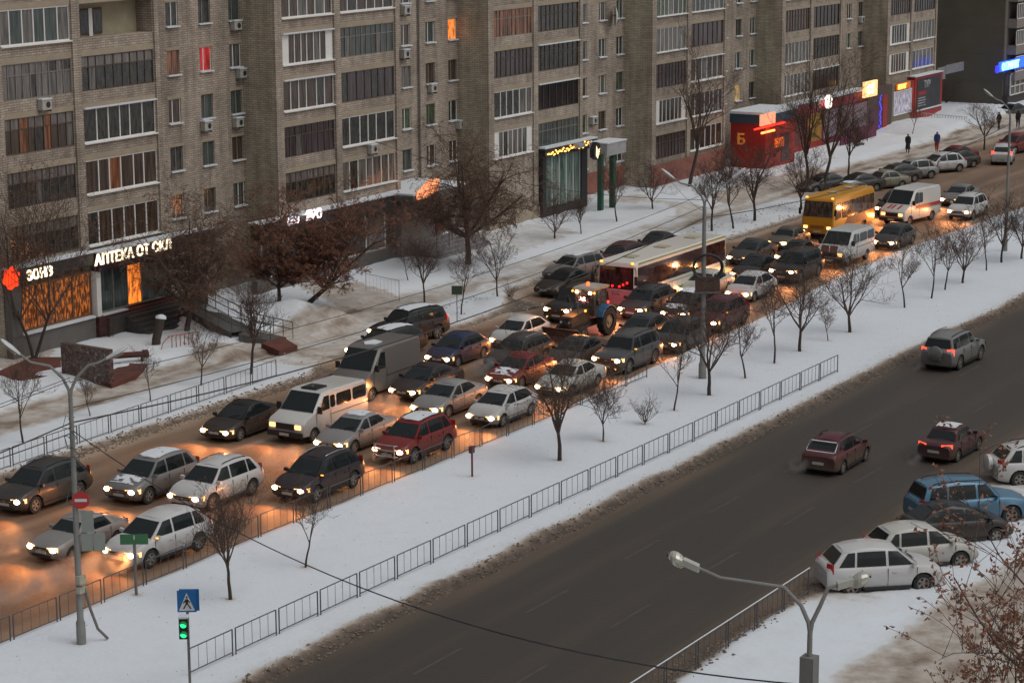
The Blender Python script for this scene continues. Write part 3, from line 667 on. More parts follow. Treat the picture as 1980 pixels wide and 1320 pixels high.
    part('frame', blk, (0, Wd, -.42, -.02, 0, .95), (0, .5, -.42, -.02, .95, zt), (Wd - .9, Wd, -.42, -.02, .95, zt), (0, Wd + 1.2, -.60, -.02, zt, zt + .62), parent=t)
    part('roof_snow', M_snowcap, (0, Wd + 1.2, -.64, 0, zt + .622, zt + .74), parent=t)
    fr = part('mullion', M_white, *[(.5 + i * (Wd - 1.4) / 5 - .03, .5 + i * (Wd - 1.4) / 5 + .03, -.30, -.2, .95, zt) for i in range(6)], parent=t)
    for i in range(5): link('pane', pane_mesh((Wd - 1.4) / 5 - .07, zt - .96, P['shopg']), fr, (.5 + (i + .5) * (Wd - 1.4) / 5, -.25, .955))
    mb = MB(); rr = random.Random(4); 
    for k in range(46):
        x = .3 + k * Wd / 46; z = zt + .18 + .22 * math.sin(k * 1.7) * rr.random() + k * .004; mb.box(x, x + .07, -.68, -.612, z, z + .09)
    mb.build('light_garland', glow('garland', (1, .50, .10), 4), t)
    p = WY(1155, 291, FY - 3.2)
    t = thing('wing_sign', 'black cube sign with glowing white wing shape over the glass shop corner', 'sign', p)
    mb = MB(); mb.prism([(-.45, 0, -.5), (.0, 0, -.7), (.5, 0, -.1), (.35, 0, .5), (-.1, 0, .62), (-.5, 0, .1)], (0, .35, 0)); mb.build('casing', blk, t)
    mb = MB(); mb.prism([(-.2, -.02, -.35), (.05, -.02, -.6), (.12, -.02, -.38), (.28, -.02, -.32), (.18, -.02, -.22), (.36, -.02, -.12), (.22, -.02, -.02), (.42, -.02, .12), (.05, -.02, .02), (-.15, -.02, .35)], (0, .015, 0)); mb.build('wing_shape', glow('wing', (1, .58, .3), 2.6), t)
    # entrance canopy on green posts
    a = WY(1163, 384, FY - 2.6); q1 = WY(1186, 384, FY - 2.6).x - a.x; q2 = WY(1167, 284, FY - 2.6).x - a.x; q3 = WY(1204, 284, FY - 2.6).x - a.x
    t = thing('entrance_canopy', 'flat snow covered canopy on two green posts beside the glass shop', 'canopy', (a.x, FY - 2.6, 0)); zt = WY(1160, 300, FY - 2.6).z
    grn = simple('dark_green_paint', (.015, .075, .045), .6, var=.3)
    part('post', grn, (.0, .36, .0, .36, 0, zt), parent=t); part('post', grn, (q1, q1 + .36, .0, .36, 0, zt), parent=t)
    part('canopy_box', simple('pale_grey_panel', (.33, .33, .33), .7, var=.3, scale=2), (q2, q3, -.3, 1.2, zt - .15, zt + .75), (-.7, q2 - .01, 1.5, 2.4, zt + .45, zt + .75), parent=t); part('roof_snow', M_snowcap, (q2 - .05, q3 + .05, -.35, 1.25, zt + .752, zt + .84), parent=t)
    # red shop kiosk under the fifth block
    red = simple('shop_red', (.31, .020, .012), .5, var=.25, scale=1.0)
    a = WY(1410, 300, FY); zt = WY(1468, 226, FY - 3.3).z
    t = thing('red_kiosk', 'bright red lean-to shop entrance with a slate fascia and snow on its roof', 'kiosk', (a.x, FY - 3.3, 0))
    part('wall', red, (0, 6.0, 0, 3.2, 0, zt - .75), parent=t); part('fascia', simple('slate_blue', (.03, .06, .085), .6), (-.1, 6.1, -.12, 3.25, zt - .748, zt), parent=t); part('roof_snow', M_snowcap, (-.15, 6.2, -.15, 3.4, zt + .002, zt + .2), parent=t)
    part('door', simple('kiosk_door', (.05, .012, .012), .3), (3.2, 4.8, -.03, -.002, .6, 3.0), parent=t)
    for q, (w_, z_) in enumerate(((.45, 2.45), (.45, 2.05))): pass
    text('sign_letters', 'Б', 1.25, (-.06, 2.6, 2.3), glow("kiosk_amber", (1, .33, .04), .22), '', rz=R(-90), parent=t)
    p = WY(1470, 240, FY - 3.5)
    mb = MB(); mb.box(0, 2.9, 0, .12, 0, .95); o = mb.build('lit_panel', glow('pinkish_white', (1, .36, .20), 1.0), None, loc=(p.x, FY - 3.55, p.z - .2)); tag(o, 'lit pinkish sign panel over the red kiosk door', 'sign')
    mb = MB(); mb.box(0, 6.0, 0, .1, 0, .12); o = mb.build('neon_strip', glow('neon_red', (1, .02, .01), 4), None, loc=(p.x - 1.0, FY - 3.5, p.z - .42)); tag(o, 'thin red neon strip under the pinkish sign panel', 'sign')
    mb = MB(); mb.box(0, 2.6, 0, .1, 0, .16); o = mb.build('neon_strip', glow('neon_orange', (1, .22, .05), 4.5), None, loc=(p.x + .1, FY - 3.62, p.z - .85)); tag(o, 'short orange neon strip below the red neon strip', 'sign')
    mb = MB(); mb.box(0, 1.7, 0, .1, 0, .75); o = mb.build('lit_panel', glow('orange_panel', (1, .18, .03), .7), None, loc=(p.x + 3.1, FY - 3.52, p.z - 2.3)); tag(o, 'small orange lit panel beside the red kiosk door', 'sign')
    # row of shops under the fifth block
    t = thing('red_shop_row', 'row of red and maroon shop fronts with posters under the fifth balcony block', 'shopfront', (a.x + 6.3, FY - .9, 0))
    xe = WY(1672, 260, FY - .9).x - (a.x + 6.3)
    part('wall', red, (0, xe * .52, 0, .8, 0, 3.6), parent=t); part('wall', simple('maroon_panel', (.13, .02, .03), .6, var=.3), (xe * .52, xe, 0, .8, 0, 3.6), parent=t)
    part('fascia', simple('crimson_fascia', (.24, .012, .03), .5), (0, xe, -.15, .8, 3.602, 4.5), parent=t); part('roof_snow', M_snowcap, (0, xe, -.3, .9, 4.502, 4.66), parent=t)
    pm = [simple('poster_ochre', (.35, .20, .04), .6, var=.6, scale=1.1), simple('poster_plum', (.12, .03, .03), .6, var=.6, scale=1.3), simple('poster_gold', (.30, .16, .03), .6, var=.6, scale=1.4), simple('curtain_lilac', (.26, .20, .24), .6, var=.5, scale=3)]
    for i in range(6): part('poster', pm[i % 4] if i < 4 else pm[3], (.8 + i * xe / 6, .8 + (i + .86) * xe / 6, -.03, -.002, .9, 3.4), parent=t)
    part('banner', simple('magenta_banner', (.12, .02, .05), .6, var=.3), (xe * .55, xe * .95, -1.6, -1.5, .2, 1.6), parent=t)
    p = WY(1604, 197, FY - 1.6); o = bpy.data.objects.new('disc_lamp', bpy.data.meshes.new('disc_lamp')); mb = MB(); mb.prism([(.62 * math.cos(2 * math.pi * k / 24), 0, .62 * math.sin(2 * math.pi * k / 24)) for k in range(24)], (0, .2, 0))
    o = mb.build('round_light_sign', glow('disc', (1, .82, .68), 5), None, loc=p); tag(o, 'round white glowing sign on the crimson fascia', 'sign')
    # sixth block: entrance, window shop and the red poster shop
    z5 = FY - .5
    t = thing('entrance_bay', 'dark entrance bay with blue fairy lights and a red door strip', 'entrance', (WY(1668, 250, z5).x, z5, 0)); x9 = WY(1716, 240, z5).x - t.location.x
    part('wall', simple('brown_panel', (.085, .055, .045), .7, var=.3), (0, x9, -.4, .4, 0, 4.4), parent=t); part('red_strip', red, (x9 * .62, x9 * .8, -.44, -.402, 0, 3.6), parent=t)
    mb = MB(); rr = random.Random(2)
    for k in range(26): z = .3 + k * .13; x = x9 * .50 + rr.uniform(-.25, .25); mb.box(x, x + .1, -.5, -.42, z, z + .1)
    mb.build('fairy_lights', glow('fairy_blue', (.10, .08, 1), 1.2), t); part('door', simple('plum_door', (.07, .01, .03), .4), (x9 * .1, x9 * .48, -.43, -.402, 0, 2.6), parent=t)
    p0, p1 = WY(1672, 190, z5 - 1.2), WY(1697, 163, z5 - 1.2)
    mb = MB(); mb.box(0, p1.x - p0.x, 0, .25, 0, 1.45); o = mb.build('square_light_box', glow('cream', (1, .60, .25), 1.4), None, loc=(p0.x, z5 - 1.2, p0.z)); tag(o, 'bright cream light box over the entrance with blue fairy lights', 'sign')
    text('sign_letters', 'СТ', 1.15, (.6, -.03, .3), glow('hot_white', (1, .8, .5), 4.5), '', parent=o)
    t = thing('bright_window_shop', 'shop with large bright window and orange sign at the end of the block', 'shopfront', (WY(1718, 240, z5).x, z5, 0)); x9 = WY(1762, 226, z5).x - t.location.x
    part('wall', simple('taupe_wall', (.20, .165, .125), .8, var=.2), (0, x9 - .8, -.2, .4, 0, 1.3), (0, .5, -.2, .4, 1.3, 4.3), (.5, x9 - .8, -.2, .4, 3.6, 4.3), parent=t); part('pillar', red, (x9 - .78, x9 - .02, -.25, .4, 0, 4.3), parent=t)
    fr = part('window_frame', M_white, (.5, x9 - .8, -.3, -.2, 1.25, 1.35), (.5, .6, -.3, -.2, 1.35, 3.6), (x9 - .9, x9 - .8, -.3, -.2, 1.35, 3.6), (.6, x9 - .9, -.3, -.2, 3.5, 3.6), parent=t)
    link('pane', pane_mesh(x9 - 1.5, 2.15, pane_mat('pane_bright', (.25, .24, .28), (.5, .48, .55), stripes=0, emit=(.8, .75, 1), es=.22)), fr, (x9 / 2 - .15, -.25, 1.35))
    mb = MB(); mb.box(.9, x9 - 1.6, -.42, -.3, 3.72, 4.3); q = mb.build('sign_back', glow('deep_orange', (1, .20, .01), .35), t)
    text('sign_letters', 'ПИРОГ', .62, (1.1, -.46, 3.78), glow('orange_text', (1, .45, .08), 2.8), '', parent=q)
    t = thing('poster_shop', 'red shop wall with a large dark poster at the corner of the block', 'shopfront', (WY(1762, 226, z5).x, z5, 0)); x9 = X0[5] + BW + .2 - t.location.x
    part('wall', red, (0, x9, -.3, .4, 0, 4.55), parent=t); part('roof_snow', M_snowcap, (-.1, x9, -.4, .5, 4.552, 4.65), parent=t)
    part('poster', simple('poster_charcoal', (.035, .035, .04), .5, var=.7, scale=1.2), (.5, x9 - .6, -.34, -.302, 1.3, 4.3), parent=t)
    wr = simple('print_grey', (.35, .35, .36), .6, var=.5, scale=3)
    text('poster_lettering', 'ТУР', .95, (2.2, -.36, 3.35), wr, '', parent=t); part('red_flash', red, (.8, 2.9, -.36, -.342, 2.7, 3.05), parent=t)
    for k in range(4): part('print_line', wr, (.8, 2.9 - .2 * (k % 2), -.36, -.342, 1.6 + k * .25, 1.7 + k * .25), parent=t)
    part('snowy_sill', M_snowcap, (.4, x9 - .4, -.45, -.302, 1.15, 1.27), parent=t)
    mb = MB(); mb.box(0, 2.2, 0, .12, 0, 1.25); mb.box(2.3, 7.5, 0, .12, .45, 1.35); o = mb.build('banner_board', simple('board_grey', (.20, .20, .20), .7, var=.6, scale=2.5), None, loc=(X0[5] + BW + .2, FY - .3, 3.6)); tag(o, 'snowy advertising boards reaching right from the corner of the block', 'sign')
def far_buildings():
    a = G(1828, 205); b = G(1937, 208)
    A = Vector((a.x, FY + 2.5, 0)); Bp = Vector((b.x, b.y, 0))
    t = thing('panel_building', 'dark panel apartment building with a blank end wall and balconies far right', 'building', (Bp.x, Bp.y, 0))
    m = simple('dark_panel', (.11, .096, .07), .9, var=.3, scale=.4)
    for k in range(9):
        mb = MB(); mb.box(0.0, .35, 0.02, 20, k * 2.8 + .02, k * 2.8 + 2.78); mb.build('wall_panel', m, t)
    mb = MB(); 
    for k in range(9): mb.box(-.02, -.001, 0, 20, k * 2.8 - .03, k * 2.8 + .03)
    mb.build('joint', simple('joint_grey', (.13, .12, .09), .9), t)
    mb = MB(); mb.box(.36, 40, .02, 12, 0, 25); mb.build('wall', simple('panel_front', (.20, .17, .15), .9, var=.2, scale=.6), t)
    mb = MB(); mb.box(0, 40, -.6, 0, 0, 1.2); mb.build('base', simple('dark_base', (.05, .04, .04), .9), t)
    for k in range(1, 7):
        for c in range(4):
            x = 1.0 + c * 4.6; z = k * 2.75 + .9
            mb = MB(); mb.box(x - .1, x + 4.1, -1.0, 0, z - .95, z); q = mb.build('balcony', simple('balcony_panel', (.24, .21, .19), .9, var=.25, scale=1), t)
            mb = MB()
            for j in range(8): mb.box(x + j * .57, x + j * .57 + .07, -.98, -.9, z, z + 1.6)
            mb.box(x, x + 4.05, -.99, -.9, z, z + .08); mb.box(x, x + 4.05, -.99, -.9, z + 1.52, z + 1.6); mb.build('balcony_frame', M_white, q)
            mb = MB(); mb.box(x, x + 4.0, -.89, -.86, z + .08, z + 1.52); mb.build('pane', P['purple'], q)
    mb = MB()
    for j in range(7): mb.box(.4 + j * 1.5, .5 + j * 1.5, -.72, -.62, 1.25, 3.5)
    mb.box(.4, 9.5, -.72, -.62, 1.2, 1.3); mb.box(.4, 9.5, -.72, -.62, 2.1, 2.2); mb.box(.4, 9.5, -.72, -.62, 3.4, 3.5); f = mb.build('ground_floor_frame', M_white, t)
    mb = MB(); mb.box(.4, 9.5, -.6, -.02, 1.25, 3.5); mb.build('pane', P['grey'], f)
    p = WY(1934, 140, Bp.y - 1.2)
    t = thing('blue_neon_sign', 'glowing blue shop sign with pale letters at the far right edge', 'sign', p)
    mb = MB(); mb.box(0, 9, 0, .2, 0, 1.0); mb.build('backlight', glow('blue_back', (.03, .12, 1), 1.6), t)
    mb = MB(); mb.prism([(-.7 + .4 * math.cos(k * math.pi / 6), 0, .35 + .4 * math.sin(k * math.pi / 6)) for k in range(12)], (0, .2, 0)); mb.build('round_logo', glow('blue_logo', (.05, .05, 1), 1.0), t)
    text('sign_letters', 'О ГРАНИТ', 1.05, (.4, -.05, .12), glow('ice_blue', (.25, .75, 1), 3.2), '', parent=t)
# ---------------------------------------------------------------- cars
# type: L W H  nose z, cowl z, belt z, deck z | windscreen base/top x, roof end x, rear glass base x | wheel r, front axle, rear axle
CT = dict(
 sedan=(4.5, 1.76, 1.46, .60, .92, .89, .98, 1.14, .22, -.88, -1.66, .31, 1.38, -1.27),
 hatch=(4.1, 1.72, 1.51, .60, .95, .91, .98, 1.22, .30, -1.15, -1.88, .31, 1.28, -1.24),
 wagon=(4.65, 1.78, 1.50, .62, .93, .92, .98, 1.10, .38, -1.80, -2.18, .32, 1.42, -1.28),
 suv=(4.4, 1.82, 1.70, .76, 1.05, 1.02, 1.07, 1.22, .40, -1.52, -2.04, .36, 1.34, -1.29),
 msuv=(4.1, 1.78, 1.62, .70, 1.00, .97, 1.02, 1.18, .38, -1.36, -1.90, .34, 1.26, -1.24),
 bigsuv=(4.75, 1.88, 1.82, .92, 1.15, 1.12, 1.15, 1.05, .48, -2.00, -2.25, .39, 1.46, -1.36),
 old=(4.15, 1.64, 1.42, .68, .92, .90, .93, .82, .30, -.85, -1.30, .29, 1.22, -1.2))
def carprofile(T, x):
    L, W, H, zn, zc, zb, zd, w0, w1, r1, r0 = T[:11]; h = L / 2
    if x > w0: t = (h - x) / (h - w0); return zn + (zc - zn) * (1 - (1 - t) ** 1.7) - (.10 * max(0, 1 - (h - x) / .18) ** 2)
    if x > r0: return zc + (zd - zc) * (w0 - x) / (w0 - r0)
    t = (x + h) / (r0 + h + 1e-6); return zd - .05 * (1 - t) ** 2 - .10 * max(0, 1 - (x + h) / .12) ** 2
def taper(T, x):
    h = T[0] / 2; a = abs(x) / h
    return 1 - (.15 if x > 0 else .10) * max(0, (a - .72) / .28) ** 2.2
def car_meshes(kind):
    T = CT[kind]; L, W, H, zn, zc, zb, zd, w0, w1, r1, r0, r, xf, xr = T; h = L / 2
    out = {}
    ra = r * 1.20
    st = {h, h - .06, h - .18, -h, -h + .05, -h + .16, w0, r0, 0, (w0 + r0) / 2 + .3, w0 + .35, h - .45}
    for xa in (xf, xr):
        for k in (-1.03, -.99, -.86, -.6, -.25, .25, .6, .86, .99, 1.03): st.add(xa + ra * k)
    st = sorted(x for x in st if -h <= x <= h)
    def arch(x):
        for xa in (xf, xr):
            if abs(x - xa) < ra: return r * .98 + math.sqrt(ra * ra - (x - xa) ** 2) * .98
        return 0
    gc = .24 if 'suv' in kind else .19
    mb = MB(); rows = []
    for x in st:
        t = taper(T, x); top = carprofile(T, x); a = arch(x); w = W / 2 * t
        up = .10 * max(0, (abs(x) - h + .35) / .35)
        prof = [(.90 * w, gc + up), (.975 * w, gc + .10 + up), (1.0 * w, .46), (.995 * w, .5 * (.46 + top)), (.965 * w, top - .10), (.90 * w, top - .025), (.55 * w, top + .012), (0, top + .03)]
        pr = []; lo = 0
        for k, (y, z) in enumerate(prof):
            if k < 4: z = max(z, a + .006 * k)
            z = max(z, lo); lo = z + .002; pr.append((y, z))
        rows.append([(x, y, z) for y, z in pr] + [(x, -y, z) for y, z in reversed(pr[:-1])])
    n = len(rows[0]); base = len(mb.v)
    for rw in rows: mb.v += rw
    for i in range(len(rows) - 1):
        for j in range(n - 1):
            a = base + i * n + j; mb.f.append((a, a + 1, a + n + 1, a + n)); mb.mi.append(0)
    mb.f.append(tuple(base + j for j in range(n))); mb.f.append(tuple(base + (len(rows) - 1) * n + j for j in range(n - 1, -1, -1))); mb.mi += [0, 0]
    # greenhouse
    wb, wr = W / 2 * .895, W / 2 * .685
    def drop(f, u): return .085 * max(0, f - .1) * abs(2 * u - 1) ** 2.4 + (.03 * f * max(0, .5 - u))
    def ring(x, f): # half section of the cabin at fraction f between belt and roof
        return
    zr = H - .035
    def gx(f, front): return (w0 + (w1 - w0) * f) if front else (r0 + (r1 - r0) * f)
    lev = [0, .5, .88, 1.0]; wl = [wb, wb - (wb - wr) * .42, wb - (wb - wr) * .86, wr * .93]; zl = [zb - .03, zb + (zr - zb) * .52, zr - .045, zr]
    g0 = len(mb.v); NX = 7
    for li, f in enumerate(lev):
        fx, rx = gx(f, True), gx(f, False)
        for k in range(NX): 
            u = k / (NX - 1); x = rx + (fx - rx) * u; bow = 1 - .06 * (2 * u - 1) ** 4
            zz = zl[li] + (0 if li < 3 else .03 * (1 - (2 * u - 1) ** 2)); zb_ = zz - drop(lev[li], u) if li else (max(carprofile(T, x) - .03, .5))
            mb.v.append((x, wl[li] * bow, zb_))
        for k in range(NX):
            u = k / (NX - 1); x = rx + (fx - rx) * u; bow = 1 - .06 * (2 * u - 1) ** 4
            zz = zl[li] + (0 if li < 3 else .03 * (1 - (2 * u - 1) ** 2)); zb_ = zz - drop(lev[li], u) if li else (max(carprofile(T, x) - .03, .5))
            mb.v.append((x, -wl[li] * bow, zb_))
    m2 = NX * 2
    for li in range(3):
        for k in range(NX - 1):
            a = g0 + li * m2 + k; mb.f.append((a + 1, a, a + m2, a + m2 + 1)); a = g0 + li * m2 + NX + k; mb.f.append((a, a + 1, a + m2 + 1, a + m2)); mb.mi += [0, 0]
        for k in (0, NX - 1):
            a = g0 + li * m2 + k; b = a + NX
            mb.f.append((a, b, b + m2, a + m2) if k == 0 else (b, a, a + m2, b + m2)); mb.mi.append(0)
    # roof skin with crown
    t0 = g0 + 3 * m2; c0 = len(mb.v)
    for k in range(NX): p, q = mb.v[t0 + k], mb.v[t0 + NX + k]; mb.v.append((p[0], 0, p[2] + .035))
    for k in range(NX - 1): mb.f.append((t0 + k + 1, t0 + k, c0 + k, c0 + k + 1)); mb.f.append((c0 + k + 1, c0 + k, t0 + NX + k, t0 + NX + k + 1)); mb.mi += [0, 0]
    mb.f.append((t0, t0 + NX, c0)); mb.f.append((t0 + NX - 1, c0 + NX - 1, t0 + 2 * NX - 1)); mb.mi += [0, 0]
    out['body'] = mb
    # black underbody and sills
    ub = MB(); ub.box(-h + .25, h - .25, -W / 2 * .78, W / 2 * .78, gc - .04, zn - .06)
    for s in (-1, 1): ub.box(xr + ra + .02, xf - ra - .02, s * W / 2 * .97 - .03, s * W / 2 * .97 + .03, gc - .02, gc + .09)
    out['underbody'] = ub
    # glass: offset along the face
    def yl(f): 
        if f < .5: return wl[0] + (wl[1] - wl[0]) * f / .5
        return wl[1] + (wl[2] - wl[1]) * (f - .5) / .38
    def zf(f): return zb - .03 + (zr - zb + .03 - .0) * (f if f < .5 else f) * 1.0 if False else (zl[0] + (zl[1] - zl[0]) * f / .5 if f < .5 else zl[1] + (zl[2] - zl[1]) * (f - .5) / .38)
    ws = MB(); f0, f1 = .07, .84
    def fp(f, s, front, e=.012, iny=.07):
        x = gx(f, front) + (e if front else -e); return (x, s * (yl(f) - iny), max(zf(f) - drop(f, 1 if front else 0), carprofile(T, gx(f, front)) + .015) + e)
    for a, b in ((f0, .5), (.5, f1)): ws.quad(fp(a, -1, True), fp(a, 1, True), fp(b, 1, True), fp(b, -1, True))
    out['windscreen'] = ws
    rwn = MB(); i_ = .10; f0r = .18 if kind in ('suv', 'msuv', 'bigsuv', 'hatch', 'wagon') else .08
    for a, b in ((f0r, .5), (.5, f1)): rwn.quad(fp(a, 1, False, iny=i_), fp(a, -1, False, iny=i_), fp(b, -1, False, iny=i_), fp(b, 1, False, iny=i_))
    out['rear_window'] = rwn
    # side windows : split by pillars
    fb, ft = .10, .83
    def bowl(u):
        u = max(0, min(1, u)) * 6; k = min(5, int(u)); return (1 - .06 * (2 * k / 6 - 1) ** 4) * (k + 1 - u) + (1 - .06 * (2 * (k + 1) / 6 - 1) ** 4) * (u - k)
    def sp(x, f, s): return (x, s * (yl(f) * bowl((x - gx(f, 0)) / (gx(f, 1) - gx(f, 0))) + .014), zf(f) - drop(f, (x - gx(f, 0)) / (gx(f, 1) - gx(f, 0))))
    fxa, fxb = gx(fb, True) - .16, gx(ft, True) - .10; rxa, rxb = gx(fb, False) + .22, gx(ft, False) + .20
    cuts = [(fxa, fxb)]; pb = (.02 if kind not in ('old',) else -.02); cuts.append((pb, pb + .0)); 
    has3 = kind in ('suv', 'bigsuv', 'wagon', 'msuv'); xq = xr + .18 if has3 else None
    segs = [((fxa, fxb), (pb + .05, pb + .05))]
    if has3: segs += [((pb - .05, pb - .05), (xq, xq + .04)), ((xq - .08, xq - .04), (rxa, rxb))]
    else: segs += [((pb - .05, pb - .05), (max(rxa, rxa), rxb))]
    for q, (A, Bq) in enumerate(segs):
        for s in (-1, 1):
            g = MB(); 
            for f_a, f_b in ((fb, .5), (.5, ft)):
                ua, ub_ = (f_a - fb) / (ft - fb), (f_b - fb) / (ft - fb)
                xa0, xb0, xa1, xb1 = A[0] + (A[1] - A[0]) * ua, Bq[0] + (Bq[1] - Bq[0]) * ua, A[0] + (A[1] - A[0]) * ub_, Bq[0] + (Bq[1] - Bq[0]) * ub_
                for c_ in range(6):
                    u0, u1 = c_ / 6, (c_ + 1) / 6
                    P_ = [sp(xa0 + (xb0 - xa0) * u0, f_a, s), sp(xa0 + (xb0 - xa0) * u1, f_a, s), sp(xa1 + (xb1 - xa1) * u1, f_b, s), sp(xa1 + (xb1 - xa1) * u0, f_b, s)]
                    if s > 0: P_ = P_[::-1]
                    g.quad(*P_)
            out['side_window', q, s] = g
    # doors seams and handles
    sm = MB(); 
    for xs_2 in ((w0 - .12), pb, (xr + ra * .9 if not has3 else xr + ra * .8)):
        for s in (-1, 1): sm.box(xs_2 - .008, xs_2 + .008, s * W / 2 * .99 - .012, s * W / 2 * .99 + .010, gc + .12, zb - .03)
    out['door_seam'] = sm
    hd = MB()
    for xs_2 in (pb + .16, (xr + ra * .9 + .14)):
        for s in (-1, 1): hd.box(xs_2, xs_2 + .17, s * W / 2 - .01, s * W / 2 + .022, zb - .20, zb - .165)
    out['door_handle'] = hd
    mi = {}
    for s in (-1, 1):
        g = MB(); x = w0 - .28; g.prism([(x - .02, s * (wb + .03), zb + .00), (x - .02, s * (wb + .22), zb + .02), (x - .02, s * (wb + .22), zb + .15), (x - .02, s * (wb + .03), zb + .13)], (.10, 0, -.01)); out['mirror', s] = g
    # lamps wrap round the corners
    def corner(xa, xb, z0, z1, front, s, inner):
        g = MB(); sg = 1 if front else -1
        ys = [inner, (inner + 1) / 2, .985]
        def pt(u, z):  # u fraction of half width along the end, then round the corner
            if u <= .80: x = (h - .005 - .10 * (u / .8) ** 3) ; y = u * W / 2 * taper(T, h)
            else: q = (u - .8) / .2; x = h - .105 - q * (xb - .1); y = W / 2 * (taper(T, x) * (.93 + .075 * q) + .006)
            return (sg * (x + .022), s * y, z)
        U = [inner, .62, .80, .9, 1.0]; U = [u for u in U if u >= inner]
        for a, b in zip(U, U[1:]):
            g.quad(pt(a, z0), pt(b, z0 + .01), pt(b, z1 + (.03 if b > .8 else 0)), pt(a, z1))
        return g
    hz = zn - .21 if 'suv' in kind else zn - .17
    for s in (-1, 1):
        out['headlight', s] = corner(0, .36 if kind != 'old' else .14, hz, hz + .175, True, s, .44)
        tz = (.86 if 'suv' in kind else .72); th = .34 if kind in ('suv', 'msuv', 'bigsuv', 'wagon') else .17
        out['taillight', s] = corner(0, .24, tz, tz + th, False, s, .70 if th > .3 else .50)
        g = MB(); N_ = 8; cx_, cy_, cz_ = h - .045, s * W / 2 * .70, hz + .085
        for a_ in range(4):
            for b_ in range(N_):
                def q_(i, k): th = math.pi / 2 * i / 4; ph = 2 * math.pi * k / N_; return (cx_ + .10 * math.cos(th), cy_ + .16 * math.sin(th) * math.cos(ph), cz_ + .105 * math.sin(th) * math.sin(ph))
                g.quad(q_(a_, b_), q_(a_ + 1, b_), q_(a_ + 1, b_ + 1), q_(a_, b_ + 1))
        out['headlight_glare', s] = g
        g = MB(); g.prism([(h - .02 + .0, s * W / 2 * .60 + .07 * math.cos(a * math.pi / 4), .38 + .06 * math.sin(a * math.pi / 4)) for a in range(8)], (.02, 0, 0)); out['fog_light', s] = g
    g = MB(); g.box(h - .05, h + .012, -W * .215, W * .215, hz - .01, hz + .13); g.box(h - .06, h + .010, -W * .30, W * .30, .27, .39); out['grille'] = g
    g = MB(); g.box(h + .008, h + .03, -W * .19, W * .19, hz + .05, hz + .07); g.box(h + .013, h + .03, -.06, .06, hz + .02, hz + .10); out['grille_trim'] = g
    g = MB(); g.box(h + .006, h + .028, -.26, .26, .42, .53); g.box(-h - .028, -h - .004, -.26, .26, (.62 if 'suv' in kind else .50), (.73 if 'suv' in kind else .61)); out['number_plate'] = g
    g = MB()
    for s in (-1, 1): g.tube([(w1 - .15, s * wr * .88, H - .03), (w1 - .3, s * wr * .9, H + .0), ((w1 + r1) / 2, s * wr * .92, H + .035), (r1 + .40, s * wr * .9, H - .01), (r1 + .22, s * wr * .88, H - .08)], .022, 5)
    out['roof_rail'] = g
    g = MB(); zt = H + .002; NXs = 6
    NXs = 16
    for i in range(NXs):
        for j in range(12):
            ed = min(i, NXs - 1 - i, j, 11 - j)
            if mn.noise(Vector((i * .37, j * .41, L))) + .22 * ed < -.16: continue
            x0_, x1_ = r1 + .12 + (w1 - r1 - .2) * i / NXs, r1 + .12 + (w1 - r1 - .2) * (i + 1) / NXs; y0_, y1_ = -wr * .84 + wr * 1.68 * j / 12, -wr * .84 + wr * 1.68 * (j + 1) / 12
            def zz(x, y): u = (x - r1) / (w1 - r1); return zr - drop(1, u) + .03 * (1 - (2 * u - 1) ** 2) + .035 * (1 - abs(y) / wr) + .018
            g.quad((x0_, y0_, zz(x0_, y0_)), (x1_, y0_, zz(x1_, y0_)), (x1_, y1_, zz(x1_, y1_)), (x0_, y1_, zz(x0_, y1_)))
    out['roof_snow'] = g
    g = MB(); 
    for i in range(14):
        for j in range(16):
            if mn.noise(Vector((i * .33, j * .29, L * 3 + 5))) + .05 * min(j, 15 - j) - .012 * i < -.02: continue
            x0_, x1_ = w0 + .06 + (h - .32 - w0) * i / 14, w0 + .06 + (h - .32 - w0) * (i + 1) / 14; y0_, y1_ = -W * .36 + W * .72 * j / 16, -W * .36 + W * .72 * (j + 1) / 16
            def zh(x, y): t = abs(y) / (W / 2 * taper(T, x)); return carprofile(T, x) + .03 + (-.018 * t / .55 if t < .55 else -.018 - .037 * (t - .55) / .35) + .016
            g.quad((x0_, y0_, zh(x0_, y0_)), (x1_, y0_, zh(x1_, y0_)), (x1_, y1_, zh(x1_, y1_)), (x0_, y1_, zh(x0_, y1_)))
    out['bonnet_snow'] = g
    g = MB()
    for s in (-1, 1): 
        for dx in (0, .5): g.tube([(w0 + .02, s * .1 + dx * .1 - .0, zc + .02), (w0 - .28, s * .1 + .35 + dx * .1, zc + .17)], .010, 4)
    out['wiper'] = g
    return out
_cm = {}
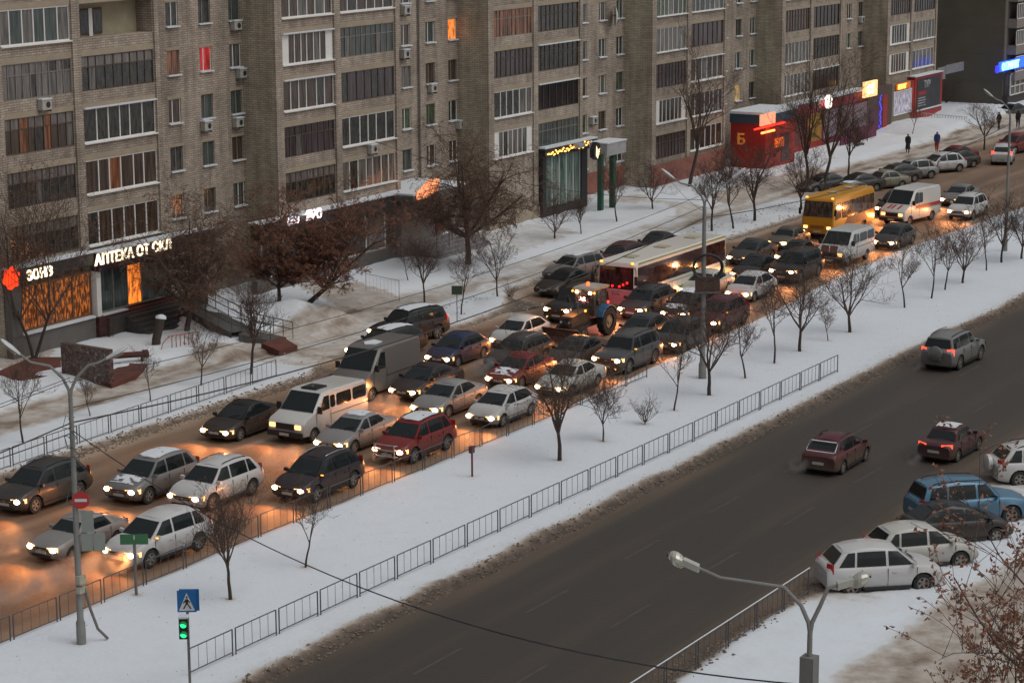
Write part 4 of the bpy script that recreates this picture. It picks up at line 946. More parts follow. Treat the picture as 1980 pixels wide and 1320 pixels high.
def wheel_meshes(r, w=.21):
    k = ('wheel', r)
    if k in _cm: return _cm[k]
    mb = MB(); N = 20; prof = [(.60, -w / 2 + .01), (.62, -w / 2), (.93, -w / 2), (1.0, -w / 2 + .035), (1.0, w / 2 - .035), (.93, w / 2), (.62, w / 2), (.60, w / 2 - .01)]
    for a in range(N):
        a0, a1 = 2 * math.pi * a / N, 2 * math.pi * (a + 1) / N
        for (p, y), (q, z) in zip(prof, prof[1:]): mb.quad((r * p * math.cos(a0), y, r * p * math.sin(a0)), (r * p * math.cos(a1), y, r * p * math.sin(a1)), (r * q * math.cos(a1), z, r * q * math.sin(a1)), (r * q * math.cos(a0), z, r * q * math.sin(a0)))
    ty = mb.mesh('wheel', M_rubber, 40)
    mb = MB(); R_ = r * .62
    for s in (-1, 1):
        mb.prism([(R_ * math.cos(2 * math.pi * k / 16), s * (w / 2 - .07), R_ * math.sin(2 * math.pi * k / 16)) for k in range(16)], (0, s * .01, 0), 1)
        for k in range(5):
            a = 2 * math.pi * k / 5; c, sn = math.cos(a), math.sin(a); y = s * (w / 2 - .05)
            pts = [(.03 * sn, .0, -.03 * c), (R_ * .97 * c + .055 * sn, 0, R_ * .97 * sn - .055 * c), (R_ * .97 * c - .055 * sn, 0, R_ * .97 * sn + .055 * c), (-.03 * sn, 0, .03 * c)]
            mb.prism([(p[0], y, p[2]) for p in pts], (0, s * .035, 0), 0)
        mb.prism([(.07 * math.cos(2 * math.pi * k / 8), s * (w / 2 - .04), .07 * math.sin(2 * math.pi * k / 8)) for k in range(8)], (0, s * .035, 0), 0)
        for k in range(16):
            a0, a1 = 2 * math.pi * k / 16, 2 * math.pi * (k + 1) / 16; y0, y1 = s * (w / 2 - .07), s * (w / 2 + .002)
            mb.quad((R_ * math.cos(a0), y0, R_ * math.sin(a0)), (R_ * math.cos(a1), y0, R_ * math.sin(a1)), (R_ * math.cos(a1), y1, R_ * math.sin(a1)), (R_ * math.cos(a0), y1, R_ * math.sin(a0)), 0)
            mb.quad((R_ * .88 * math.cos(a0), y1, R_ * .88 * math.sin(a0)), (R_ * .88 * math.cos(a1), y1, R_ * .88 * math.sin(a1)), (R_ * math.cos(a1), y1, R_ * math.sin(a1)), (R_ * math.cos(a0), y1, R_ * math.sin(a0)), 0)
    rm = mb.mesh('rim', [M_rim, M_trim], 30)
    _cm[k] = (ty, rm); return _cm[k]
def add_wheels(t, r, pos):
    ty, rm = wheel_meshes(r)
    for x, y in pos:
        o = link('wheel', ty, t, (x, y, r * .985)); link('rim', rm, o)
HL = {}
def headlamp_light(t, x, y, z, power, colr=(1, .33, .09), ang=125):
    k = (power, ang, colr)
    if k not in HL:
        l = bpy.data.lights.new('headlight_beam', 'SPOT'); l.energy = power; l.color = colr; l.spot_size = R(ang); l.spot_blend = 1.0; l.shadow_soft_size = .07; HL[k] = l
    o = bpy.data.objects.new('headlight_beam', HL[k]); C.objects.link(o); o.parent = t; o.location = (x, y, z); o.rotation_euler = (0, R(-90 + 6), 0)
    return o
SMOOTH = {'body': 38, 'mirror': 40}
def car(kind, pt, x, y, hdg, label, lit=1, group=None, snow='', rails=False, fog=False, tail=0, cat='car', name=None, pw=205, mirror_amber=False, glass=None, racks=None):
    T = CT[kind]; t = thing(name or {'suv': 'off_road_car', 'msuv': 'off_road_car', 'bigsuv': 'off_road_car', 'sedan': 'saloon_car', 'hatch': 'hatchback_car', 'wagon': 'estate_car', 'old': 'saloon_car'}[kind], label, cat, (x, y, .0), R(hdg), group)
    if kind not in _cm:
        D = car_meshes(kind); M = {}
        for k, mb in D.items():
            nm = k if isinstance(k, str) else k[0]
            M[k] = mb.mesh(nm, M_trim, SMOOTH.get(nm, 30 if nm in ('body', 'roof_snow', 'bonnet_snow') else None))
        _cm[kind] = M
    M = _cm[kind]
    matof = {'body': pt, 'underbody': M_trim, 'windscreen': M_carglass, 'rear_window': M_carglass, 'side_window': M_carglass, 'door_seam': M_trim, 'door_handle': pt, 'mirror': pt, 'grille': M_trim, 'grille_trim': M_chrome, 'number_plate': M_plate, 'roof_rail': M_chrome if rails == 2 else M_trim,
             'roof_snow': M_snowcap, 'bonnet_snow': M_snowcap, 'wiper': M_trim, 'headlight': M_head_on if lit else M_head_off, 'taillight': M_tail_on if tail else M_tail, 'fog_light': M_head_on, 'headlight_glare': M_glare}
    for k, me in M.items():
        nm = k if isinstance(k, str) else k[0]
        if nm == 'roof_rail' and not rails: continue
        if nm == 'roof_snow' and 'r' not in snow: continue
        if nm == 'bonnet_snow' and 'b' not in snow: continue
        if nm == 'headlight_glare' and not lit: continue
        if nm == 'fog_light' and not (fog and lit): continue
        o = link(nm, me, t); setmat(o, 0, matof[nm])
        if nm == 'mirror' and mirror_amber and k[1] == (-1 if abs(hdg) < 90 else 1):
            q = MB(); q.box(-.02, .02, 0, .12, 0, .04); qo = q.build('indicator', M_amber, o, loc=(T[7] - .17, (T[1] / 2 * .895 + .06) * k[1] - (.12 if k[1] < 0 else 0), T[5] + .05))
    L, W, H = T[:3]; r, xf, xr = T[11:14]
    add_wheels(t, r, [(xf, W / 2 - .125), (xf, -W / 2 + .125), (xr, W / 2 - .125), (xr, -W / 2 + .125)])
    if lit:
        for s in (-1, 1): headlamp_light(t, L / 2 + .14, s * W * .36, .66, pw)
    return t
# ---------------------------------------------------------------- vans and buses
def outline(pts, axles, r, zb):
    """side outline with wheel arches cut into the sill, drawn rear to front over the roof, back along the bottom"""
    out = list(pts)
    ra = r * 1.16
    for xa in sorted(axles, reverse=True):
        for k in range(9):
            a = math.pi * k / 8; out.append((xa + ra * math.cos(a), max(zb, r + ra * math.sin(a) * .98)))
    return out
def boxbody(pts, axles, r, zb, W, zs=1.3, lean=.04, bev=.09):
    O = outline(pts, axles, r, zb); n = len(O); mb = MB()
    def yy(z, w): return w - max(0, z - zs) * lean
    cx = sum(p[0] for p in O) / n; ins = []
    zt = max(p[1] for p in O); xm, xM = min(p[0] for p in O), max(p[0] for p in O)
    for (x, z) in O:
        dz = -bev if z > zt - .3 else 0; dx = bev * .8 if x < xm + .25 else (-bev * .8 if x > xM - .35 else (-bev * .8 if (x > 0 and z > 1.0 and z < zt - .02) else 0)); ins.append((x + dx, z + dz))
    i = len(mb.v)
    for s in (1, -1):
        mb.v += [(x, s * yy(z, W / 2), z) for x, z in ins]; mb.v += [(x, s * (yy(z, W / 2) - bev), z) for x, z in O]
    A, Bq, Cq, Dq = i, i + n, i + 2 * n, i + 3 * n
    mb.f.append(tuple(A + k for k in range(n))); mb.f.append(tuple(Cq + k for k in range(n - 1, -1, -1))); mb.mi += [0, 0]
    for k in range(n):
        j = (k + 1) % n
        mb.f += [(A + j, A + k, Bq + k, Bq + j), (Bq + j, Bq + k, Dq + k, Dq + j), (Dq + j, Dq + k, Cq + k, Cq + j)]; mb.mi += [0, 0, 0]
    return mb, (lambda z: yy(z, W / 2))
def side_panel(yf, s, pts, e=.012, th=.014):
    mb = MB(); P_ = [(x, s * (yf(z) + e), z) for x, z in pts]; mb.prism(P_ if s < 0 else P_[::-1], (0, -s * th, 0)); return mb
def rrect(x0, x1, z0, z1, c=.07):
    return [(x0 + c, z0), (x1 - c, z0), (x1, z0 + c), (x1, z1 - c), (x1 - c, z1), (x0 + c, z1), (x0, z1 - c), (x0, z0 + c)]
def front_panel(p0, p1, w0, w1, name, mat, t, a=0.08, b=.92, e=.012):
    """panel lying on the outline segment p0->p1 (top to bottom), half widths w0, w1"""
    (x0, z0), (x1, z1) = p0, p1; d = Vector((x1 - x0, 0, z1 - z0)); nrm = Vector((-d.z, 0, d.x)).normalized()
    if nrm.x < 0 and x0 > 0: nrm = -nrm
    if nrm.x > 0 and x0 < 0: nrm = -nrm
    A = Vector((x0, 0, z0)) + d * a + nrm * e; Bq = Vector((x0, 0, z0)) + d * b + nrm * e
    mb = MB(); q = [(A.x, -w0, A.z), (A.x, w0, A.z), (Bq.x, w1, Bq.z), (Bq.x, -w1, Bq.z)]
    mb.prism(q if x0 > 0 else q[::-1], nrm * .008); return mb.build(name, mat, t)
def lampbox(t, name, x, y, z, w, h, mat, d=.03):
    mb = MB(); sg = 1 if x > 0 else -1
    mb.prism([(x, y - w / 2, z - h / 2 + .02), (x, y - w / 2 + .03, z - h / 2), (x, y + w / 2 - .03, z - h / 2), (x, y + w / 2, z - h / 2 + .02), (x, y + w / 2, z + h / 2 - .02), (x, y + w / 2 - .03, z + h / 2), (x, y - w / 2 + .03, z + h / 2), (x, y - w / 2, z + h / 2 - .02)], (sg * d, 0, 0)); return mb.build(name, mat, t)
def van(kind, pt, x, y, hdg, label, name='van', group=None, windows=(), lit=1, cat='van', hatch=False, roofsnow=False):
    t = thing(name, label, cat, (x, y, 0), R(hdg), group)
    if kind == 'minibus': pts = [(-2.6, .42), (-2.6, 1.75), (-2.52, 2.02), (-2.38, 2.12), (.55, 2.17), (.95, 2.12), (1.72, 1.32), (2.42, 1.10), (2.57, .95), (2.6, .42)]; W, r, ax, zb, H = 2.0, .34, (1.72, -1.32), .38, 2.15; ws = (5, 6)
    else: pts = [(-2.7, .45), (-2.7, 2.2), (-2.64, 2.42), (-2.45, 2.5), (.7, 2.5), (1.02, 2.42), (1.82, 1.46), (2.5, 1.18), (2.67, 1.0), (2.7, .42)]; W, r, ax, zb, H = 2.02, .35, (1.78, -1.45), .40, 2.5; ws = (5, 6)
    mb, yf = boxbody(pts, ax, r, zb, W, lean=.07 if kind == 'minibus' else .05); mb.build('body', pt, t, 35)
    g = MB(); g.box(-2.4, 2.3, -W * .40, W * .40, .30, .95); g.build('underbody', M_trim, t)
    front_panel(pts[5], pts[6], yf(2.1) - .14, yf(1.3) - .10, 'windscreen', M_carglass, t, .04, .96)
    (cx, cz), (hx, hz) = pts[5], pts[6]
    for s in (-1, 1):
        side_panel(yf, s, [(cx - .42, hz + .02), (hx - .42, hz + .02), (hx - .50, hz + .14), (cx - .04, cz - .16), (cx - .42, cz - .16)]).build('cab_window', M_carglass, t)
        for (a, b) in windows: side_panel(yf, s, rrect(a, b, hz + .05, cz - .20)).build('side_window', M_carglass, t)
        m = MB()
        for xx in (cx - .52, hx - .18): m.box(xx - .008, xx + .008, s * yf(1) - .004, s * yf(1) + .006, .5, hz + .0)
        m.box(-2.55, cx - .55, s * yf(1.1) - .004, s * yf(1.1) + .008, 1.06, 1.085); m.build('door_seam', M_trim, t)
        m = MB(); m.box(hx - .28, hx - .20, s * (yf(1.4) + .04), s * (yf(1.4) + .26), hz - .02, hz + .30); m.box(hx - .30, hx - .24, s * yf(1.4), s * (yf(1.4) + .06), hz + .1, hz + .15); m.build('mirror', M_trim, t)
        lampbox(t, 'headlight', 2.585 if kind == 'minibus' else 2.665, s * .70, .84, .34, .20, M_head_on if lit else M_head_off)
        lampbox(t, 'taillight', -2.60 if kind == 'minibus' else -2.70, s * .86, 1.0, .16, .42, M_tail)
        if lit: headlamp_light(t, 2.8, s * .65, .7, 205)
        if lit: lampbox(t, 'fog_light', 2.605 if kind == 'minibus' else 2.70, s * .62, .50, .18, .12, M_head_on)
    m = MB(); m.box(2.55, 2.64 if kind == 'minibus' else 2.73, -.50, .50, .70, .96); m.build('grille', M_trim, t)
    m = MB(); m.box(2.5, 2.68 if kind == 'minibus' else 2.76, -W / 2 + .05, W / 2 - .05, .36, .60); m.build('bumper', M_trim, t)
    m = MB(); m.box(2.69 if kind == 'minibus' else 2.77, 2.70 if kind == 'minibus' else 2.78, -.26, .26, .42, .54); m.build('number_plate', M_plate, t)
    front_panel(pts[2], pts[1], .75, .80, 'rear_window', M_carglass, t, .1, .9) if False else None
    m = MB(); m.box(-(2.62 if kind == 'minibus' else 2.72), -(2.60 if kind == 'minibus' else 2.70), -.8, -.06, 1.2, 1.8); m.box(-(2.62 if kind == 'minibus' else 2.72), -(2.60 if kind == 'minibus' else 2.70), .06, .8, 1.2, 1.8); m.build('rear_window', M_carglass, t)
    if hatch: m = MB(); m.box(-.1, .75, -.42, .42, H + .02, H + .09); m.build('roof_hatch', M_trim, t); m2 = MB(); m2.box(.0, .65, -.33, .33, H + .09, H + .11); m2.build('hatch_glass', M_carglass, t)
    if roofsnow: m = MB(); m.prism([(-.4, -.3, H + .012), (.3, -.45, H + .012), (.75, -.1, H + .012), (.5, .35, H + .012), (-.2, .3, H + .012)], (0, 0, .05)); m.build('roof_snow', M_snowcap, t)
    add_wheels(t, r, [(ax[0], W / 2 - .15), (ax[0], -W / 2 + .15), (ax[1], W / 2 - .15), (ax[1], -W / 2 + .15)])
    return t, yf
def city_bus(x, y, hdg):
    t = thing('city_bus', 'long white city bus with green stripe and front lit pink, dark window band', 'bus', (x, y, 0), R(hdg))
    pts = [(-6, .32), (-6, 2.72), (-5.93, 2.92), (-5.7, 3.0), (5.6, 3.0), (5.86, 2.93), (5.95, 2.75), (6.0, 1.35), (6.0, .32)]
    mb, yf = boxbody(pts, (3.35, -2.4), .48, .30, 2.5, lean=0.01, bev=.12); mb.build('body', paint('bus_cream', (.62, .60, .55), .25), t, 35)
    lime = simple('bus_lime', (.16, .20, .03), .5, var=.25); green = simple('bus_green', (.10, .22, .05), .5)
    g = MB(); g.box(-5.8, 5.8, -1.05, 1.05, .26, .9); g.build('underbody', M_trim, t)
    gl = pane_mat('bus_glass', (.018, .010, .010), (.065, .028, .026), rough=.08)
    for s in (-1, 1):
        cuts = [-5.85, -4.4, -2.9, -1.4, .1, 1.6, 3.1, 4.5, 5.72]
        for a, b in zip(cuts, cuts[1:]): side_panel(yf, s, rrect(a + .012, b - .012, 1.42, 2.68, .04)).build('side_window', gl, t)
        side_panel(yf, s, [(-5.95, 2.84), (5.6, 2.84), (5.6, 2.93), (-5.95, 2.93)], e=.006).build('green_stripe', green, t)
        side_panel(yf, s, [(-5.9, 1.20), (5.9, 1.20), (5.9, 1.24), (-5.9, 1.24)], e=.006).build('green_stripe', green, t)
        side_panel(yf, s, [(-1.8, .34), (2.75, .34), (2.75, .80), (-1.8, .80)], e=.006).build('lime_skirt', lime, t)
        side_panel(yf, s, [(-5.9, .34), (-3.05, .34), (-3.05, .80), (-5.9, .80)], e=.006).build('lime_skirt', lime, t)
        lampbox(t, 'marker_light', 5.9, s * 1.02, 2.94, .16, .12, M_amber, .08); lampbox(t, 'headlight', 5.995, s * .95, .62, .30, .2, M_head_on)
        m = MB(); m.tube([(5.9, s * 1.15, 2.7), (6.25, s * 1.42, 2.6), (6.25, s * 1.42, 2.2)], .03, 5); m.box(6.18, 6.30, s * 1.42 - .09, s * 1.42 + .09, 1.75, 2.25); m.build('mirror', M_trim, t)
        headlamp_light(t, 6.2, s * .95, .65, 205)
        lampbox(t, 'taillight', -6.0, s * 1.05, 1.0, .16, .4, M_tail)
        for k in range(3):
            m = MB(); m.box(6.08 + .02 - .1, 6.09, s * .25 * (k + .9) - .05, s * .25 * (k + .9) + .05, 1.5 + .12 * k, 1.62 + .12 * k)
            if s > 0 or k == 0: m.build('painted_red_reflection', glow('reflection_red', (1, .02, .02), 2.0), t)  # red reflections on the windscreen, put in as glowing boxes
    front_panel(pts[6], pts[7], 1.10, 1.13, 'windscreen', gl, t, .04, .97)
    m = MB(); m.box(5.99, 6.012, -1.10, 1.10, .95, 1.34); m.build('front_band', simple('bus_red_lit_tint', (.60, .25, .27), .5, var=.06), t)  # white front tinted pink: red lamp light put into the colour
    m = MB(); m.box(5.99, 6.012, -1.10, 1.10, .50, .95); m.build('front_band', simple('bus_red_lit_tint2', (.55, .21, .23), .5, var=.06), t)  # lower band, same painted red light in a deeper tone
    m = MB(); m.box(5.99, 6.02, -1.12, 1.12, .30, .50); m.build('lime_bumper', lime, t)
    o = text('fleet_lettering', 'ТУЛА', .20, (6.02, -.30, 1.02), M_trim, '', ext=.002, rz=R(90), parent=t)
    m = MB(); m.box(6.012, 6.018, -.35, .35, 1.26, 1.28); m.build('badge_line', M_trim, t)
    m = MB(); m.box(5.86, 5.985, -.9, -.1, 2.50, 2.68); m.build('route_board', simple('route_board', (.16, .12, .05), .6), t)
    for cx in (-3.8, .2, 4.2): m = MB(); m.box(cx - .4, cx + .4, -.4, .4, 3.005, 3.07); m.build('roof_hatch', simple('hatch_beige', (.38, .34, .24), .7), t)
    m = MB()
    for s in (-.25, .35): m.tube([(6.03, s, 1.40), (6.04, s + .35, 2.0)], .015, 4)
    m.build('wiper', M_trim, t)
    add_wheels(t, .48, [(3.35, 1.08), (3.35, -1.08), (-2.4, 1.05), (-2.4, -1.05)])
def yellow_bus(x, y, hdg):
    t = thing('small_bus', 'small yellow orange bus with dark side windows and lit headlights', 'bus', (x, y, 0), R(hdg))
    pts = [(-3.75, .45), (-3.75, 2.6), (-3.68, 2.80), (-3.5, 2.9), (3.05, 2.9), (3.35, 2.80), (3.45, 2.68), (3.68, 1.52), (3.76, 1.2), (3.78, .42)]
    pt = paint('bus_yellow', (.50, .235, .012), .35); mb, yf = boxbody(pts, (2.35, -1.75), .42, .42, 2.35, lean=.035, bev=.11); mb.build('body', pt, t, 35)
    g = MB(); g.box(-3.6, 3.6, -.95, .95, .32, .95); g.build('underbody', M_trim, t)
    gl = pane_mat('bus_glass_b', (.03, .022, .018), (.12, .075, .055), rough=.10)
    front_panel(pts[6], pts[7], 1.02, 1.08, 'windscreen', gl, t, .05, .96)
    for s in (-1, 1):
        side_panel(yf, s, [(2.35, 1.45), (3.35, 1.35), (3.2, 2.5), (2.35, 2.5)]).build('cab_window', gl, t)
        cuts = [2.15, 1.0, -.2, -1.4, -2.6, -3.6]
        for a, b in zip(cuts[1:], cuts): side_panel(yf, s, rrect(a + .03, b - .03, 1.35, 2.45, .06)).build('side_window', gl, t)
        side_panel(yf, s, [(-2.5, .7), (1.9, .7), (1.2, 1.33), (-1.9, 1.33)], e=.006).build('advert_panel', simple('advert', (.20, .09, .05), .6, var=.6, scale=1.6), t)
        lampbox(t, 'headlight', 3.77, s * .86, .85, .30, .2, M_head_on); lampbox(t, 'marker_light', 3.36, s * .95, 2.86, .16, .1, M_amber, .1); headlamp_light(t, 3.98, s * .85, .85, 205)
        lampbox(t, 'taillight', -3.75, s * 1.0, 1.0, .14, .4, M_tail)
        m = MB(); m.tube([(3.4, s * 1.1, 2.45), (3.72, s * 1.32, 2.35), (3.74, s * 1.32, 2.1)], .025, 5); m.box(3.68, 3.78, s * 1.32 - .08, s * 1.32 + .08, 1.7, 2.12); m.build('mirror', M_trim, t)
    m = MB(); m.box(3.77, 3.80, -.5, .5, .80, 1.0); m.build('grille', simple('grille_orange', (.28, .10, .01), .6), t)
    m = MB(); m.box(3.77, 3.82, -.26, .26, .5, .62); m.build('number_plate', M_plate, t)
    for cx in (-1.9, .9): m = MB(); m.box(cx - .42, cx + .42, -.35, .35, 2.905, 2.97); m.build('roof_hatch', simple('hatch_beige', (.38, .34, .24), .7), t)
    add_wheels(t, .42, [(2.35, 1.0), (2.35, -1.0), (-1.75, .98), (-1.75, -.98)])
def tractor(x, y, hdg):
    t = thing('tractor', 'wheeled tractor with lit cab, blue rear mudguard, orange beacon and snow blade', 'tractor', (x, y, 0), R(hdg))
    steel = simple('tractor_grime', (.07, .05, .04), .8, var=.4, scale=3); blue = simple('tractor_blue', (.015, .10, .22), .5, var=.2)
    m = MB(); m.prism([(-.1, -.38, .85), (1.75, -.36, .85), (1.85, -.34, 1.15), (1.75, -.32, 1.42), (-.1, -.38, 1.58)], (0, .72, 0)); m.build('bonnet', simple('bonnet_brown', (.085, .052, .034), .6, var=.4, scale=2), t, 30)
    m = MB(); m.box(1.78, 1.87, -.26, .26, .92, 1.36); m.build('grille', M_trim, t)
    m = MB(); m.box(-1.6, 1.7, -.28, .28, .55, .95); m.box(-1.35, -.9, -.75, .75, .6, .9); m.box(1.15, 1.35, -.62, .62, .42, .60); m.build('chassis', steel, t)
    # cab : four posts, glass and roof
    m = MB()
    for px_, py_ in ((-.15, .62), (-.15, -.62), (-1.45, .66), (-1.45, -.66)): m.tube([(px_, py_, 1.25), (px_ - (.05 if px_ > -1 else -.03), py_ * .93, 2.58)], .045, 5)
    m.box(-1.5, -.08, -.68, -.60, 1.2, 1.55); m.box(-1.5, -.08, .60, .68, 1.2, 1.55); m.box(-1.55, -1.47, -.64, .64, 1.2, 1.6); m.box(-.16, -.10, -.6, .6, 1.2, 1.6); m.build('cab_frame', steel, t)
    m = MB(); m.prism([(-1.62, -.70, 2.58), (-.02, -.70, 2.58), (.05, -.64, 2.66), (-.05, -.6, 2.76), (-1.55, -.6, 2.76), (-1.66, -.64, 2.66)], (0, 1.36, 0)); m.build('cab_roof', simple('roof_cream', (.36, .33, .29), .6, var=.3), t)
    cg = bpy.data.materials.new('cab_glass'); cg.use_nodes = True; b = cg.node_tree.nodes['Principled BSDF']; b.inputs['Base Color'].default_value = (.7, .65, .6, 1); b.inputs['Transmission Weight'].default_value = .85; b.inputs['Roughness'].default_value = .05; b.inputs['Alpha'].default_value = .45
    for nm, q in (('windscreen', [(-.12, -.58, 1.6), (-.12, .58, 1.6), (-.17, .54, 2.55), (-.17, -.54, 2.55)]), ('rear_window', [(-1.5, .58, 1.6), (-1.5, -.58, 1.6), (-1.45, -.55, 2.55), (-1.45, .55, 2.55)]),
                  ('side_window', [(-.18, .64, 1.57), (-1.42, .66, 1.57), (-1.40, .62, 2.55), (-.22, .59, 2.55)]), ('side_window', [(-1.42, -.66, 1.57), (-.18, -.64, 1.57), (-.22, -.59, 2.55), (-1.40, -.62, 2.55)])):
        m = MB(); m.quad(*q); m.build(nm, cg, t)
    m = MB(); m.box(-1.2, -.75, -.25, .25, 1.2, 1.6); m.box(-1.25, -1.12, -.25, .25, 1.6, 2.1); m.build('seat', M_trim, t)
    m = MB(); m.tube([(-1.0, 0, 1.6), (-.95, 0, 2.0), (-.93, 0, 2.1)], [.2, .24, .1], 8); m.tube([(-.92, 0, 2.08), (-.9, 0, 2.22), (-.9, 0, 2.34)], [.06, .11, .07], 8)
    o = m.build('person', simple('driver_jacket', (.05, .04, .05), .9), None, 60); o.parent = None
    M_ = Matrix.Translation((x, y, 0)) @ Matrix.Rotation(R(hdg), 4, 'Z'); o.matrix_world = M_; tag(o, 'driver in a dark jacket sitting in the tractor cab', 'person')
    for s in (-1, 1):
        m = MB(); pts = [(-1.2 + .92 * math.cos(a), s * .55, .80 + .92 * math.sin(a)) for a in [math.pi * (.12 + .11 * k) for k in range(8)]]; pts += [(-1.2 + .86 * math.cos(a), s * .55, .80 + .86 * math.sin(a)) for a in [math.pi * (.12 + .11 * k) for k in range(7, -1, -1)]]
        m.prism(pts, (0, s * .48, 0)); m.build('rear_mudguard', blue, t)
        # rear wheels with lugs
        w = MB(); r, wd, N = .80, .42, 28; yc = s * .82
        prof = [(.50, -wd / 2), (.90, -wd / 2), (.95, -wd / 2 + .05), (.95, wd / 2 - .05), (.90, wd / 2), (.50, wd / 2)]
        for a in range(N):
            a0, a1 = 2 * math.pi * a / N, 2 * math.pi * (a + 1) / N
            for (p, y_), (q, z_) in zip(prof, prof[1:]): w.quad((r * p * math.cos(a0), y_, r * p * math.sin(a0)), (r * p * math.cos(a1), y_, r * p * math.sin(a1)), (r * q * math.cos(a1), z_, r * q * math.sin(a1)), (r * q * math.cos(a0), z_, r * q * math.sin(a0)))
            if a % 1 == 0:
                am = (a0 + a1) / 2; sgn = 1 if a % 2 else -1; ca, sa = math.cos(am), math.sin(am); ta = Vector((-sa, 0, ca)) * .035; rr_ = Vector((ca, 0, sa))
                P0 = rr_ * (r * .94); w.prism([tuple(P0 + ta + Vector((0, 0, 0))), tuple(P0 - ta), tuple(P0 - ta + Vector((0, sgn * wd * .46, 0)) + ta * 1.5), tuple(P0 + ta + Vector((0, sgn * wd * .46, 0)) + ta * 1.5)], rr_ * r * .06)
        o = w.build('rear_wheel', M_rubber, t, 30, loc=(-1.2, yc, .80))
        w = MB(); 
        for q in (-1, 1): w.prism([(r * .50 * math.cos(2 * math.pi * k / 16), q * .10, r * .50 * math.sin(2 * math.pi * k / 16)) for k in range(16)], (0, q * .03, 0)); w.prism([(r * .2 * math.cos(2 * math.pi * k / 8), q * .13, r * .2 * math.sin(2 * math.pi * k / 8)) for k in range(8)], (0, q * .06, 0))
        w.build('rim', simple('rim_yellow_salt', (.33, .24, .14), .7, var=.3), o)
        ty, rm = wheel_meshes(.42, .26); o = link('front_wheel', ty, t, (1.25, s * .72, .415)); link('rim', rm, o)
        lampbox(t, 'work_light', -.02, s * .42, 2.47, .18, .15, glow('work', (1, .55, .22), 14), .06)
        lampbox(t, 'marker_light', -.02, s * .70, 2.50, .10, .12, M_amber, .06); lampbox(t, 'headlight', 1.86, s * .26, 1.12, .14, .12, M_head_off)
        headlamp_light(t, .14, s * .42, 2.45, 260, ang=110)
        m = MB(); m.tube([(-.1, s * .62, 2.3), (.0, s * .95, 2.3), (.0, s * .95, 2.0)], .02, 5); m.box(-.03, .03, s * .95 - .08, s * .95 + .08, 1.85, 2.12); m.build('mirror', M_trim, t)
    m = MB(); m.tube([(-.7, -.1, 2.76), (-.7, -.1, 2.90), (-.7, -.1, 2.96)], [.09, .09, .05], 10); m.build('beacon', glow('beacon', (1, .10, .02), 4), t, 50)
    m = MB(); m.tube([(.9, .22, 1.5), (.9, .22, 2.25), (.95, .22, 2.4)], .045, 6); m.build('exhaust_stack', M_steel, t)
    m = MB(); pts = [(2.30, -1.15, .12), (2.42, -1.15, .10), (2.28, -1.15, .40), (2.34, -1.15, .72), (2.44, -1.15, .86), (2.36, -1.15, .88), (2.22, -1.15, .72), (2.18, -1.15, .40)]
    m.prism(pts, (0, 2.3, 0)); m.build('snow_blade', simple('blade_brown', (.10, .045, .03), .7, var=.4, scale=2), t)
    m = MB(); m.box(1.6, 2.25, -.5, -.4, .35, .5); m.box(1.6, 2.25, .4, .5, .35, .5); m.tube([(1.7, 0, .8), (2.25, 0, .5)], .05); m.build('blade_arm', blue, t)
    for q_ in (-1, 1): lampbox(t, 'tail_lamp', -1.63, q_ * .62, 1.75, .12, .16, M_tail_on, .05)
    tgl = bpy.data.lights.new('red_fill', 'POINT'); tgl.energy = 170; tgl.color = (1, .26, .28); tgl.shadow_soft_size = .15; q = bpy.data.objects.new('red_fill', tgl); C.objects.link(q); q.location = (-2.6, .0, 1.5); q.parent = t  # pink light added behind the tractor to tint the bus front
    lampbox(t, 'side_lamp', .35, .40, 1.56, .1, .12, M_amber, .1)
